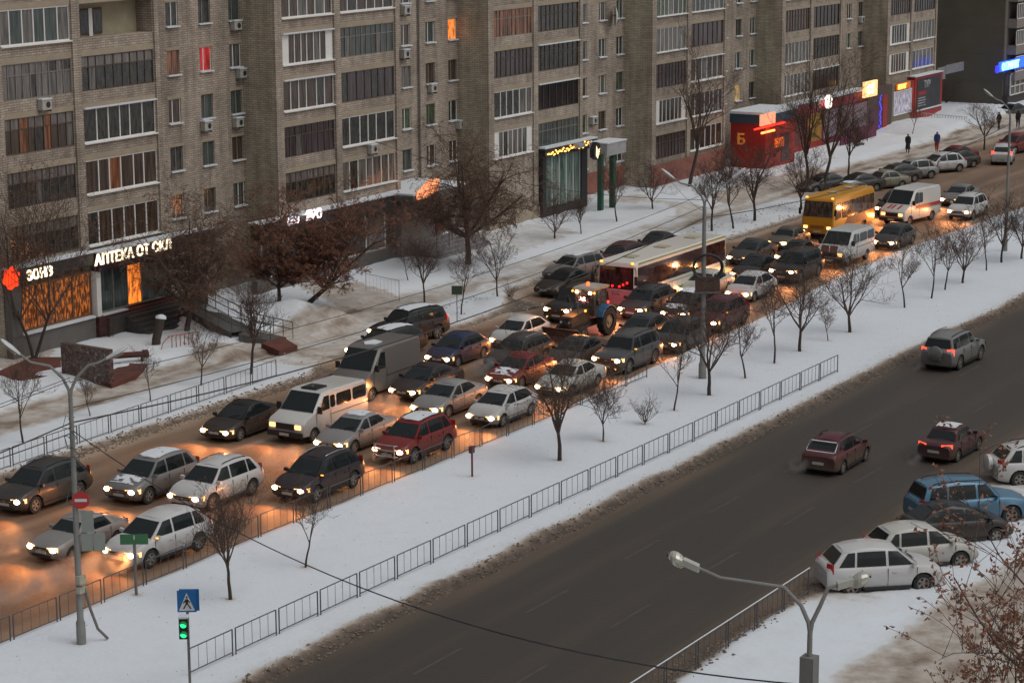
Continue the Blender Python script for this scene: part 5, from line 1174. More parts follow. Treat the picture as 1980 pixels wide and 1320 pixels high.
def people():
    def person(x, y, hdg, label, coat, legs, hair, stride=.22, hgt=1.7, skirt=False):
        me = bpy.data.meshes.new('person'); s = hgt / 1.75
        V = [((0, 0, .95), .15), ((0, 0, 1.2), .15), ((0, 0, 1.42), .155), ((0, 0, 1.52), .07), ((.02, 0, 1.61), .115), ((.02, 0, 1.70), .115),
             ((0, .10, .88), .12), ((stride * .5, .10, .50), .085), ((stride * .8, .10, .08), .05), ((stride * .8 + .13, .10, .04), .04),
             ((0, -.10, .88), .12), ((-stride * .3, -.10, .50), .085), ((-stride * 1.0, -.10, .10), .05), ((-stride * 1.0 + .12, -.10, .04), .04),
             ((0, .18, 1.40), .075), ((-.08, .21, 1.15), .065), ((.05, .20, .92), .05), ((.08, .20, .84), .045),
             ((0, -.18, 1.40), .075), ((.06, -.21, 1.15), .065), ((.18, -.18, .98), .05), ((.23, -.17, .93), .045)]
        E_ = [(0, 1), (1, 2), (2, 3), (3, 4), (4, 5), (0, 6), (6, 7), (7, 8), (8, 9), (0, 10), (10, 11), (11, 12), (12, 13), (2, 14), (14, 15), (15, 16), (16, 17), (2, 18), (18, 19), (19, 20), (20, 21)]
        me.from_pydata([tuple(c * s for c in v) for v, r in V], E_, []); o = bpy.data.objects.new('tmp', me); C.objects.link(o)
        md = o.modifiers.new('s', 'SKIN'); 
        for i, (v, r) in enumerate(V): me.skin_vertices[0].data[i].radius = (r * s, r * s); me.skin_vertices[0].data[i].use_root = i == 0
        sb = o.modifiers.new('b', 'SUBSURF'); sb.levels = 2; sb.render_levels = 2
        dg = bpy.context.evaluated_depsgraph_get(); ev = o.evaluated_get(dg); m2 = bpy.data.meshes.new_from_object(ev); bpy.data.objects.remove(o)
        m2.name = 'person'
        for m in (coat, legs, hair, simple('skin', (.35, .2, .14), .6)): m2.materials.append(m)
        for p in m2.polygons:
            z = p.center.z / s; p.use_smooth = True
            p.material_index = (2 if (z > 1.64 or p.center.x < .02) else 3) if z > 1.53 else (0 if z > (.55 if skirt else .82) else 1)
        q = link('person', m2, None, (x, y, .10), (0, 0, R(hdg))); tag(q, label, 'person')
        if skirt:
            k = MB(); N = 14; rg = [(.17, 1.15), (.20, .9), (.27, .45), (.29, .36)]
            for (r0, z0), (r1, z1) in zip(rg, rg[1:]):
                for a in range(N):
                    a0, a1 = 2 * math.pi * a / N, 2 * math.pi * (a + 1) / N; k.quad((r1 * math.cos(a0), r1 * .85 * math.sin(a0), z1 * s), (r1 * math.cos(a1), r1 * .85 * math.sin(a1), z1 * s), (r0 * math.cos(a1), r0 * .85 * math.sin(a1), z0 * s), (r0 * math.cos(a0), r0 * .85 * math.sin(a0), z0 * s))
            k.build('coat', coat, q, 60)
    dk = simple('black_coat', (.012, .013, .015), .9); dk2 = simple('dark_trousers', (.02, .02, .025), .9)
    p = G(1755, 298); person(p.x, p.y, 200, 'person in a long black coat walking on the snowy pavement', dk, dk2, dk, skirt=True, hgt=1.72)
    p = G(1811, 296); person(p.x, p.y, 190, 'person in blue jacket and red trousers walking behind the red car', simple('blue_jacket', (.04, .05, .16), .9), simple('red_trousers', (.34, .03, .02), .9), simple('blue_hood', (.05, .05, .14), .9), hgt=1.85)
    p = G(1931, 254); person(p.x, p.y, 150, 'person in brown clothes behind the thin trees at the far right', simple('brown_coat', (.05, .025, .022), .9), dk2, dk, hgt=1.8)
    p = G(1968, 250); person(p.x, p.y, 20, 'person in dark clothes standing by the snow covered car, far right', dk, dk2, dk, hgt=1.75)
# ---------------------------------------------------------------- bare trees
def tree_mesh(seed, h, crown_w, trunk_h, r0, limbs=6, twigs=1.0, leaf=0, lean=(0, 0), twin=False, droop=0.0, minr=.007, leafsize=.06, levels=3, up=.55):
    rd = random.Random(seed); tr = MB(); cr = MB(); lf = MB(); tips = []
    def grow(p, d, L, r, lev):
        n = 4 if lev < 2 else 3; path = [p]; rads = [r]; cur = p; dd = d.normalized()
        for i in range(n):
            j = Vector((rd.uniform(-1, 1), rd.uniform(-1, 1), rd.uniform(-.6, .9))) * (.20 + .05 * lev)
            dd = (dd + j + Vector((0, 0, .06 - droop * lev * .35))).normalized(); cur = cur + dd * (L / n); path.append(cur); rads.append(max(minr * .7, r * (1 - .62 * (i + 1) / n)))
        cr.tube(path, rads, 5 if lev == 0 else (4 if lev == 1 else 3), cap=False)
        if lev >= levels: tips.append((path[-1], path[-2])); return
        k = [6, 5, 5, 4][lev] * twigs; k = int(k + rd.random())
        for q in range(k):
            f = .25 + .75 * (q + rd.random()) / k; idx = min(n - 1, int(f * n)); a = path[idx].lerp(path[idx + 1], f * n - idx) if idx < n else path[-1]
            ax = Vector((rd.uniform(-1, 1), rd.uniform(-1, 1), rd.uniform(-.25, .8))).normalized()
            nd = (dd * .55 + ax * .85).normalized()
            grow(a, nd, L * rd.uniform(.42, .66), max(minr, r * (1 - .6 * f) * .55), lev + 1)
    stems = [Vector((lean[0], lean[1], 1))] if not twin else [Vector((lean[0] - .12, lean[1] + .05, 1)), Vector((lean[0] + .32, lean[1] - .1, 1))]
    for sd in stems:
        path = [Vector((0, 0, -.25))]; rads = [r0 * 1.25]; cur = Vector((0, 0, 0)); path.append(cur); rads.append(r0)
        d = sd.normalized(); hh = trunk_h
        for i in range(4):
            d = (d + Vector((rd.uniform(-.12, .12), rd.uniform(-.12, .12), 0))).normalized(); cur = cur + d * hh / 4; path.append(cur); rads.append(r0 * (1 - .09 * (i + 1)))
        tr.tube(path, rads, 8)
        top = cur; L = (h - trunk_h)
        for q in range(limbs):
            an = 2 * math.pi * (q + rd.uniform(-.3, .3)) / limbs; sp = rd.uniform(.35, 1.0) * crown_w * .5
            dv = Vector((math.cos(an) * sp, math.sin(an) * sp, L * rd.uniform(up, .92)))
            if q == 0: dv = Vector((lean[0] * L * .5, lean[1] * L * .5, L))
            st = path[-1].lerp(path[-2], rd.random() * .9) if q else top
            grow(st, dv, dv.length * .92, r0 * rd.uniform(.42, .62), 0)
    if leaf:
        for k in range(int(leaf)):
            a, b = rd.choice(tips); p = a.lerp(b, rd.random() * 1.4) + Vector((rd.gauss(0, .05), rd.gauss(0, .05), rd.gauss(0, .05)))
            u = Vector((rd.gauss(0, 1), rd.gauss(0, 1), rd.gauss(0, .6))).normalized() * leafsize * rd.uniform(.5, 1.3); v = u.cross(Vector((rd.gauss(0, 1), rd.gauss(0, 1), 1))).normalized() * leafsize * .45
            v2 = u * .5 + Vector((0, 0, -leafsize * .3))
            lf.poly([p, p + v2 + v, p + u * 1.4, p + v2 - v])
    return tr, cr, lf
_tm = {}
def tree(base, label, key, scale=1.0, rz=0, group=None, leafmat=None, name='bare_tree', **kw):
    if key not in _tm:
        tr, cr, lf = tree_mesh(**kw)
        _tm[key] = (tr.mesh('trunk', M_bark, 60), cr.mesh('branches', M_twig, 60), lf.mesh('leaves', leafmat or M_leaf2) if lf.v else None)
    a, b, c = _tm[key]
    t = thing(name, label, 'tree', base, rz, group); t.scale = (scale,) * 3
    link('trunk', a, t); link('branches', b, t)
    if c: o = link('dead_leaves', c, t); o['kind'] = 'stuff'
    return t
def hgt(base, top):
    """metres above the ground point seen at 'base' that reach picture row 'top'"""
    p = G(*base); lo, hi = 0, 30
    for _ in range(30):
        mid = (lo + hi) / 2
        # project
        v = (Vector((p.x, p.y, mid)) - Vector((0, 0, CAM_H))); sa, ca = math.sin(CAM_AZ), math.cos(CAM_AZ)
        X, Y, Z = sa * v.x - ca * v.y, ca * v.x + sa * v.y, v.z
        X, Y = math.sin(CAM_AZ) * v.x - math.cos(CAM_AZ) * v.y, math.cos(CAM_AZ) * v.x + math.sin(CAM_AZ) * v.y
        c, s = math.cos(CAM_PITCH), math.sin(CAM_PITCH); d = Y * c - Z * s; vv = -(Y * s + Z * c)
        if 660 + vv / d * CAM_F > top: lo = mid
        else: hi = mid
    return lo
def trees():
    G1 = 'young trees on the snowy median'
    med = [  # base px, top row, crown kind, label
        (446, 1166, 968, 'a', 'bare tree on the median left of the cable crossing, crown over the white off-road car'),
        (591, 1104, 960, 'b', 'slim young tree on the median in front of the black off-road car'),
        (1082, 897, 700, 'c', 'widest forked tree on the median, crown over the silver and white cars'),
        (1166, 860, 745, 'd', 'two stemmed small tree leaning right, beside the widest median tree'),
        (1303, 800, 670, 'b', 'thin forked tree between the bush and the tall lamp post'),
        (1371, 770, 600, 'c', 'dark spreading tree right beside the tall median lamp post'),
        (1441, 737, 615, 'e', 'slender tree right of the lamp post with low side branch'),
        (1497, 708, 570, 'b', 'thin straight tree between two thicker median trees'),
        (1546, 685, 540, 'c', 'bushy reddish tree in front of the dark cars on the median'),
        (1601, 664, 605, 'e', 'smallest twisted sapling on the median near the forked tree'),
        (1643, 648, 500, 'f', 'big forked tree on the median with crown before the white minibus'),
        (1749, 600, 490, 'e', 'young tree leaning right on the open snow of the median'),
        (1801, 582, 465, 'b', 'upright thin tree, left of a row of four at the far median'),
        (1827, 565, 460, 'e', 'second tree of the row of four at the far median'),
        (1861, 552, 445, 'f', 'third and broadest tree of the row of four at the far median'),
        (1907, 528, 430, 'b', 'fourth tree of the row at the far median'),
        (1936, 512, 405, 'c', 'leafy reddish tree at the right edge, beside the third lamp post'),
        (1975, 505, 400, 'f', 'tree cut by the right edge at the far median')]
    kinds = {'a': dict(seed=3, h=4.5, crown_w=3.4, trunk_h=1.7, r0=.085, limbs=6, twigs=1.15, leaf=250, leafsize=.05, minr=.007),
             'b': dict(seed=8, h=4.0, crown_w=2.2, trunk_h=1.6, r0=.06, limbs=4, twigs=.95, leaf=150, leafsize=.05, minr=.008),
             'c': dict(seed=12, h=4.8, crown_w=4.6, trunk_h=1.5, r0=.11, limbs=6, twigs=1.12, leaf=450, leafsize=.06, droop=.12, minr=.0075),
             'd': dict(seed=21, h=4.0, crown_w=2.6, trunk_h=1.3, r0=.055, limbs=4, twigs=1.0, leaf=700, leafsize=.055, twin=True, lean=(.25, -.15), minr=.008),
             'e': dict(seed=33, h=4.2, crown_w=2.6, trunk_h=1.7, r0=.065, limbs=4, twigs=1.05, leaf=450, lean=(.10, -.05), minr=.008),
             'f': dict(seed=41, h=4.8, crown_w=4.4, trunk_h=1.2, r0=.11, limbs=6, twigs=1.1, leaf=700, leafsize=.055, twin=False, droop=.08, minr=.0075)}
    for i, (px, py, top, k, lab) in enumerate(med):
        p = G(px, py); hh = hgt((px, py), top); p.z = .12
        tree(p, lab, 'med' + k, hh / kinds[k]['h'], (i * 2.4) % 6.28, G1, **kinds[k])
        MED_SPOTS.append((p.x, p.y))
    p = G(1247, 826); p.z = .1; kb = dict(seed=50, h=1.4, crown_w=2.2, trunk_h=.15, r0=.04, limbs=9, twigs=.7, leaf=60, levels=2, minr=.007, up=.3)
    t = tree(p, 'low leafless bush sticking out of the median snow', 'bush', 1, 0, name='bare_bush', **kb); t['category'] = 'bush'
    # the big trees in front of the block
    G2 = 'tall trees in front of the apartment block'
    big = [((572, 610), 345, dict(seed=60, up=.05, h=9.4, crown_w=12, trunk_h=4.0, r0=.28, limbs=10, twigs=1.25, leaf=48000, leafsize=.075, lean=(1.0, -1.0), droop=.22, minr=.014), 'large tree leaning right with dense brown crown over the white glowing letters'),
           ((541, 605), 322, dict(seed=61, up=.05, h=10, crown_w=8.0, trunk_h=2.6, r0=.20, limbs=9, twigs=1.2, leaf=42000, leafsize=.075, lean=(-.05, 0), droop=.35, minr=.013), 'dense rust brown tree just left of the leaning tree'),
           ((361, 650), 345, dict(seed=62, up=.0, h=10.5, crown_w=14, trunk_h=3.0, r0=.26, limbs=11, twigs=1.25, leaf=36000, leafsize=.072, droop=.40, minr=.013), 'broad brown tree before the pharmacy sign and orange fence'),
           ((906, 520), 238, dict(seed=63, up=.0, h=11, crown_w=15, trunk_h=3.2, r0=.32, limbs=11, twigs=1.25, leaf=36000, leafsize=.072, lean=(-.12, 0), droop=.45, minr=.014), 'widest brown tree in the middle, crown in front of the third balcony block'),
           ((66, 705), 300, dict(seed=64, up=.2, h=11, crown_w=8.5, trunk_h=3.6, r0=.12, limbs=6, twigs=.9, leaf=4000, leafsize=.09, twin=True, minr=.012), 'thin twin trunk tree before the orange lit shop window'),
           ((1332, 368), 95, dict(seed=65, h=13, crown_w=6.0, trunk_h=5.0, r0=.20, limbs=6, twigs=.85, leaf=300, lean=(.22, -.05), minr=.014), 'tall leafless tree leaning before the red plinth'),
           ((1562, 362), 130, dict(seed=66, h=13, crown_w=7.5, trunk_h=4.0, r0=.22, limbs=7, twigs=1.0, leaf=1200, minr=.014, droop=.05), 'tall dark tree before the red shop row, left of a leaning one'),
           ((1592, 374), 120, dict(seed=67, h=13, crown_w=7.0, trunk_h=4.4, r0=.22, limbs=7, twigs=.95, leaf=1200, lean=(.35, -.1), minr=.014, droop=.05), 'tall dark tree leaning right, near the yellow bus roof')]
    for i, (b, top, kw, lab) in enumerate(big):
        p = G(*b); hh = hgt(b, top); p.z = .1
        tree(p, lab, 'big%d' % i, hh / kw['h'] * (.80 if i < 5 else .92), 0, G2, leafmat=M_leaf if i in (0, 1) else M_leaf2, name='tall_tree', **kw)
    G3 = 'small trees along the far pavement'
    sm = [((45, 862), 712, 'b', 'small tree at the left edge behind the far fence'), ((175, 812), 728, 'e', 'small crooked tree behind the left lamp post'), ((291, 782), 690, 'b', 'short forked sapling on the verge before the graffiti wall'),
          ((389, 752), 640, 'e', 'young tree with a bird nest clump beside the orange railing'), ((486, 730), 560, 'a', 'tall slim tree with reddish twigs by the ramp railing'),
          ((821, 592), 475, 'a', 'bare tree behind the parked black off-road car'), ((790, 552), 480, 'b', 'small tree by the foot of the porch steps'), ((892, 614), 500, 'b', 'thin tree just right of the grey green sign'),
          ((962, 586), 460, 'e', 'bare tree on the snowbank behind the white hatchback'), ((1124, 460), 390, 'a', 'small spreading tree in front of the glass shop'), ((1072, 470), 385, 'f', 'bushy tree left of the glass shop corner'),
          ((1193, 438), 330, 'e', 'thin straight tree before the green canopy posts'), ((1262, 412), 325, 'f', 'shrubby tree on the snow before the red plinth'), ((1376, 452), 325, 'a', 'thin multi branched tree behind the far lamp heads'),
          ((1418, 447), 310, 'e', 'tree leaning right above the rear of the city bus'), ((1459, 432), 300, 'c', 'knotted dark tree left of the yellow bus'), ((1549, 410), 300, 'f', 'dark tree touching the front of the yellow bus'),
          ((1764, 266), 215, 'b', 'tiny tree on the snowfield near the walking person in black'), ((1676, 280), 232, 'b', 'tiny tree before the entrance with blue lights'), ((1903, 290), 215, 'c', 'bushy reddish tree behind the red car, far right'),
          ((1490, 330), 250, 'f', 'tangled tree in front of the red kiosk'), ((1640, 345), 230, 'a', 'bare tree left of the person in black, behind parked cars')]
    for i, (b, top, k, lab) in enumerate(sm):
        p = G(*b); hh = hgt(b, top); p.z = .1
        tree(p, lab, 'med' + k, hh / kinds[k]['h'], (i * 1.9 + 1) % 6.28, G3, **kinds[k])
    # cut stump with snow on its head
    p = G(302, 678); t = thing('tree_stump', 'cut off leaning tree trunk with snow on its top', 'tree stump', (p.x, p.y, 0)); m = MB(); m.tube([(0, 0, -.1), (.05, 0, .6), (.25, -.1, 1.4), (.35, -.1, 1.7)], [.26, .24, .24, .27], 9); m.build('trunk', M_bark, t, 50)
    m = MB(); m.tube([(.35, -.1, 1.7), (.38, -.1, 1.85), (.38, -.1, 1.92)], [.30, .28, .12], 10); m.build('snow_cap', M_snowcap, t, 60)
    for i, (b, sc, lab) in enumerate([((210, 662), .9, 'low bramble bush under the orange lit shop window'), ((255, 652), .9, 'low leafless bush before the maroon pharmacy base'), ((985, 580), .7, 'small brown bush on the snowbank by the traffic queue'), ((1830, 205), 2.2, 'pale snowy shrubs at the foot of the dark panel building')]):
        p = G(*b); p.z = .05; t = tree(p, lab, 'bush', sc, i * 1.3, name='bare_bush', **kb); t['category'] = 'bush'
    # foreground tree with brown leaves, lower right
    d = ray(2020, 1215); q = Vector((0, 0, CAM_H)) + d * (44 / math.hypot(d.x, d.y)); base = Vector((q.x + .8, q.y - 1.2, 0))
    kw = dict(seed=71, h=q.z + 2.0, crown_w=6.5, trunk_h=q.z - 4.5, r0=.17, limbs=9, twigs=1.0, leaf=12000, leafsize=.078, minr=.008, droop=.05, up=.25)
    tree(base, 'nearest tree with curled brown leaves at the lower right corner', 'fore', 1, .6, leafmat=M_leaf, name='leafy_tree', **kw)
# ---------------------------------------------------------------- fences, lamps, signs, wires
def fence(x0, x1, yf, z, label, mat=M_rail, L=2.3, h=.95, snowy=False, nb=4):
    t = thing('pedestrian_fence', label, 'fence', (x0, yf(x0), z))
    n = max(1, int(round((x1 - x0) / L))); L = (x1 - x0) / n; cache = {}
    def me(k, f):
        if k not in cache: m = MB(); f(m); cache[k] = m.mesh(k, mat)
        return cache[k]
    W_ = L - .17
    rail = me('rail', lambda m: m.tube([(0, 0, 0), (W_, 0, 0)], .022, 5)); post = me('post', lambda m: m.tube([(0, 0, -.25), (0, 0, h)], .026, 6)); bal = me('baluster', lambda m: m.tube([(0, 0, .16), (0, 0, h)], .011, 4))
    for i in range(n):
        xa = x0 + i * L + .085; ya, yb = yf(xa) - yf(x0), yf(xa + W_) - yf(x0); rz = math.atan2(yb - ya, W_)
        p = link('panel', rail, t, (xa - x0, ya, h), (0, 0, rz))      # top rail carries the rest of the panel
        link('rail', rail, p, (0, 0, .16 - h))
        link('post', post, p, (0, 0, -h)); link('post', post, p, (W_, 0, -h))
        for k in range(nb): link('baluster', bal, p, (W_ * (k + 1) / (nb + 1), 0, -h))
    if snowy:
        m = MB(); m.tube([(0, 0, h + .03), (x1 - x0, yf(x1) - yf(x0), h + .03)], .02, 5); m.build('snow_line', M_snowcap, t)
def lamp_head(t, p, d, kind, L=.75):
    d = Vector(d).normalized(); s = Vector((-d.y, d.x, 0)).normalized(); u = Vector((0, 0, 1))
    def P_(a, b, c): return p + d * a + s * b + u * c
    if kind == 'cobra':
        m = MB(); rg = [(0, .05, .05), (.15, .10, .07), (.35, .16, .09), (.6, .17, .08), (.75, .10, .05), (.8, .03, .02)]
        for (a, w, hh), (b, w2, h2) in zip(rg, rg[1:]):
            for k in range(8):
                a0, a1 = 2 * math.pi * k / 8, 2 * math.pi * (k + 1) / 8; m.quad(P_(a, w * math.cos(a0), hh * math.sin(a0)), P_(b, w2 * math.cos(a0), h2 * math.sin(a0)), P_(b, w2 * math.cos(a1), h2 * math.sin(a1)), P_(a, w * math.cos(a1), hh * math.sin(a1)))
        m.build('lamp_head', simple('lamp_shell', (.50, .52, .53), .5, var=.15), t, 50)
        m = MB(); m.prism([P_(.2, -.12, -.09), P_(.62, -.12, -.09), P_(.62, .12, -.09), P_(.2, .12, -.09)], (0, 0, -.03)); m.build('lamp_glass', simple('warm_glass', (.35, .29, .20), .3), t)
    else:
        m = MB(); m.prism([P_(-.02, -.10, -.09), P_(-.02, .10, -.09), P_(-.02, .11, .07), P_(-.02, -.11, .07)], d * .38); m.build('gear_box', simple('lamp_gear_box', (.42, .42, .38), .6, var=.2), t)
        m = MB(); cc = P_(.53, 0, -.03); N = 14
        for i in range(8):
            for k in range(N):
                def q(a, b): th = math.pi * a / 8; ph = 2 * math.pi * b / N; r_ = .18; return cc + d * (math.cos(th) * .22) + (s * math.cos(ph) + u * math.sin(ph)) * (math.sin(th) * r_)
                m.quad(q(i, k), q(i + 1, k), q(i + 1, k + 1), q(i, k + 1))
        o = m.build('lamp_globe', simple('lamp_globe_glass', (.50, .50, .44), .10, .45, var=.25, scale=4), t, 70)
        m = MB(); m.tube([P_(.74, 0, -.03), P_(.79, 0, -.03)], .025, 6); m.build('clasp', M_trim, t)
def double_lamp(base, H, arms, label, r=.13, kind='cobra', boxz=None):
    t = thing('street_lamp', label, 'street lamp', base, 0, 'street lamps along the road'); B0 = Vector((0, 0, 0))
    pole = simple('lamp_pole_grey', (.20, .20, .19), .7, var=.3, scale=3); fork = H - 1.15
    m = MB(); m.tube([(0, 0, -.2), (0, 0, .9), (0, 0, 1.0), (0, 0, fork)], [r * 1.35, r * 1.3, r * .95, r * .62], 10); m.build('pole', pole, t, 40)
    for (dx, dy, ln, rise) in arms:
        d = Vector((dx, dy, 0)).normalized(); m = MB()
        pts = [Vector((0, 0, fork)), Vector((0, 0, fork + .25)) + d * .04, Vector((0, 0, fork + .65)) + d * .22, Vector((0, 0, H - .1)) + d * min(.62, ln * .62), Vector((0, 0, H - .05 + rise * .3)) + d * (ln * .8), Vector((0, 0, H + rise)) + d * ln]
        m.tube(pts, [.06, .055, .05, .045, .04, .035], 7); m.build('arm', pole, t, 50)
        lamp_head(t, pts[-1], (pts[-1] - pts[-2]), kind)
    return t
def wire(pts3, r, label, sag=0, n=20, cat='cable'):
    m = MB(); P_ = []
    for a, b in zip(pts3, pts3[1:]):
        a, b = Vector(a), Vector(b)
        for i in range(n): f = i / n; q = a.lerp(b, f); q.z -= sag * 4 * f * (1 - f); P_.append(q)
    P_.append(Vector(pts3[-1])); m.tube(P_, r, 4); o = m.build('overhead_cable', M_trim); tag(o, label, cat); return o
def street():
    fence(54.7, 106.4, lambda x: 44.95 - (x - 54.7) * .013 if x < 90 else 44.49, .12, 'long grey railing on the median beside the empty dark road')
    fence(36, 100.6, lambda x: 52.32 + .05 * math.sin(x * .2), .10, 'grey railing between the snowy median and the traffic queue')
    fence(58, 91.4, lambda x: 67.95 + (x - 70) * .034, .10, 'railing on the far verge behind the traffic queue, left side')
    fence(48, 72.6, lambda x: 31.25 + .0 * x, .10, 'snow topped railing on the near kerb by the parked white car', snowy=True, nb=4)
    # lamps
    a = G(158, 1252); t = double_lamp((a.x, a.y, 0), 9.75, [(-.25, 1, 1.5, .25), (.25, -1, 1.5, .25)] if False else [(-.55, .85, 1.55, .30), (.62, -.75, 1.2, .10)], 'double headed street lamp pole on the median at the left, hung with cables', .12)
    m = MB(); rr = random.Random(3)
    for k in range(9):
        z = 7.9 - k * .32; an = rr.random() * 6.28; m.tube([(0, 0, z), (.25 * math.cos(an), .25 * math.sin(an), z + .05), (.3 * math.cos(an + 1), .3 * math.sin(an + 1), z - .3), (.1, 0, z - .4)], .018, 4); m.tube([(-.16, 0, z), (.16, .0, z)], .015, 4)
    m.build('bracket', M_rail, t); m = MB(); m.box(-.17, .17, -.19, .0, 1.95, 2.15); m.box(-.15, .15, -.18, 0, 2.25, 2.55); m.build('notice', simple('old_notice', (.38, .36, .28), .8, var=.5, scale=4), t)
    m = MB(); m.tube([(.1, -.15, 2.1), (.25, -.25, 1.3), (.45, -.35, .6), (.75, -.5, .2)], .05, 6); m.build('cable_duct', M_steel, t)
    # no entry sign and boards on that pole
    s = thing('no_entry_sign', 'round red no entry sign with white bar on the left lamp pole', 'road sign', (a.x - .0, a.y - .25, 5.15), R(-58))
    m = MB(); m.prism([(.29 * math.cos(2 * math.pi * k / 28), 0, .29 * math.sin(2 * math.pi * k / 28)) for k in range(28)], (0, .03, 0)); m.build('disc', simple('sign_red', (.42, .03, .03), .5, var=.1), s)
    m = MB(); m.box(-.20, .20, -.008, -.001, -.05, .05); m.build('white_bar', simple('sign_white', (.6, .6, .6), .5, var=.08), s)
    gb = simple('sign_back_grey', (.25, .27, .24), .6, var=.2, scale=1.5)
    s = thing('sign_board', 'two grey green sign boards seen from behind on the left lamp pole', 'road sign', (a.x, a.y - .2, 4.0), R(-58)); m = MB(); m.box(.02, .42, 0, .03, .05, .78); m.build('board', gb, s); m = MB(); m.box(.0, .37, .0, .03, -.60, -.0); m.box(.39, .78, 0, .03, -.60, -.0); m.build('board', gb, s); m = MB(); m.box(-.1, .75, .031, .06, -.1, -.05); m.build('bracket', M_steel, s)
    b = G(1358, 737); t = double_lamp((b.x, b.y, 0), 10.0, [(-.45, .9, 1.5, .25), (.60, -.8, 1.4, .25)], 'tall double headed street lamp in the middle of the median beside the traffic', .15)
    o = thing('cable_coil', 'coil of black cable above a brown splice box on the tall lamp pole', 'cable coil', (b.x, b.y - .22, 5.55), R(-58)); m = MB()
    for k in range(3): m.tube([((.68 + .04 * k) * math.cos(2 * math.pi * q / 24), -.04 * k, (.60 + .03 * k) * math.sin(2 * math.pi * q / 24) + .3) for q in range(25)], .04, 4)
    m.build('coil', M_trim, o); m = MB(); m.box(-.6, .6, -.1, .22, -.9, -.2); m.build('splice_box', simple('box_brown', (.07, .04, .03), .8), o); m = MB(); m.box(-.64, .64, -.14, .26, -1.0, -.93); m.build('tray', M_steel, o)
    c = G(1943, 490); double_lamp((c.x, c.y, 0), 10.2, [(-.55, .85, 1.2, .2)], 'third street lamp pole on the far median, cut by the right edge', .12)
    nl = G(1567, 1187, 8.85); t = double_lamp((nl.x, nl.y, 0), 9.55, [(-.30, 1, 2.6, .22), (.55, -.80, .62, -.02)], 'nearest street lamp with two round glass heads, lower right', .10, kind='globe'); m = MB(); m.box(-.17, .17, -.17, .17, 5.8, 7.85); m.build('pole_sleeve', simple('sleeve_grey', (.17, .17, .16), .8, var=.3), t)
    # crossing sign with traffic light
    e = G(368, 1342); s = thing('crossing_sign', 'blue pedestrian crossing sign on a thin pole over the green light', 'road sign', (e.x, e.y, 0))
    m = MB(); m.tube([(0, 0, -.2), (0, 0, 3.0)], .045, 7); m.build('post', M_steel, s); fr = R(-58)
    M_ = Matrix.Rotation(fr, 4, 'Z')
    def rot(mb): mb.v = [tuple(M_ @ Vector(v)) for v in mb.v]; return mb
    m = MB(); m.box(-.30, .30, -.08, -.05, 2.75, 3.45); m.box(-.24, .38, -.0, .03, 2.77, 3.47); rot(m).build('sign_plate', simple('sign_blue', (.015, .13, .36), .5, var=.12), s)
    m = MB(); m.poly([(-.25, -.084, 2.80), (.25, -.084, 2.80), (0, -.084, 3.38)]); rot(m).build('white_triangle', simple('sign_white', (.6, .6, .6), .5, var=.08), s)
    m = MB(); Y = -.088
    m.poly([(-.02, Y, 3.2), (.03, Y, 3.2), (.03, Y, 3.27), (-.02, Y, 3.27)]); m.poly([(-.04, Y, 3.02), (.04, Y, 3.02), (.04, Y, 3.18), (-.04, Y, 3.18)]); m.poly([(-.03, Y, 3.03), (-.13, Y, 2.86), (-.08, Y, 2.86), (.02, Y, 3.03)]); m.poly([(.0, Y, 3.03), (.10, Y, 2.86), (.15, Y, 2.86), (.04, Y, 3.03)]); m.poly([(-.04, Y, 3.16), (-.12, Y, 3.06), (-.10, Y, 3.03), (-.03, Y, 3.10)]); m.poly([(.04, Y, 3.16), (.11, Y, 3.08), (.09, Y, 3.05), (.03, Y, 3.11)])
    rot(m).build('walking_figure', M_trim, s)
    tl = thing('traffic_light', 'pedestrian traffic light glowing green under the blue crossing sign', 'traffic light', (e.x, e.y, 0))
    m = MB(); m.box(-.24, .04, -.34, -.08, 1.95, 2.62); rot(m).build('housing', M_trim, tl)
    for z in (2.10, 2.42):
        m = MB(); m.poly([(-.10 + .10 * math.cos(2 * math.pi * k / 14), -.345, z + .10 * math.sin(2 * math.pi * k / 14)) for k in range(14)]); rot(m).build('green_lens', glow('signal_green', (.02, 1, .25), 2.2), tl)
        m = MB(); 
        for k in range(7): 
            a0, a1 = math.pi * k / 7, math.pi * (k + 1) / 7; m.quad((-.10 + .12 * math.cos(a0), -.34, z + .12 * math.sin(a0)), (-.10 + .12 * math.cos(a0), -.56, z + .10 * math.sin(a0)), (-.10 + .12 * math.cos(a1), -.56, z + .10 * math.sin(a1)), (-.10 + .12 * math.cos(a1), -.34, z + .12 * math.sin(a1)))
        rot(m).build('visor', simple('visor_green_lit', (.01, .10, .04), .5, emit=(.02, 1, .2), es=.12), tl)  # green spill of the lens put into the visor as a faint glow
    m = MB(); m.box(-.26, .06, -.36, -.06, 2.622, 2.68); rot(m).build('snow_cap', M_snowcap, tl)
    f = G(264, 1158); s = thing('green_sign', 'green double sign board on a grey post by the median railing', 'road sign', (f.x, f.y, 0)); m = MB(); m.tube([(0, 0, -.2), (0, 0, 2.2)], .055, 7); m.build('post', M_steel, s)
    gm = simple('sign_green', (.04, .15, .06), .6, var=.2); 
    for q in (0, 1): m = MB(); m.box(-.49 + q * .51, -.01 + q * .51, -.06, -.03, 2.05, 2.42); rot(m).build('board', gm, s)
    f = G(913, 928); s = thing('marker_post', 'short dark red marker post standing in the median snow', 'post', (f.x, f.y, 0)); m = MB(); m.tube([(0, 0, -.1), (0, 0, 1.3)], .045, 7); m.build('post', simple('dark_red_paint', (.13, .02, .022), .6), s); m = MB(); m.box(-.13, .10, -.08, .08, 1.2, 1.5); m.build('head', simple('marker_head', (.10, .035, .035), .6), s)
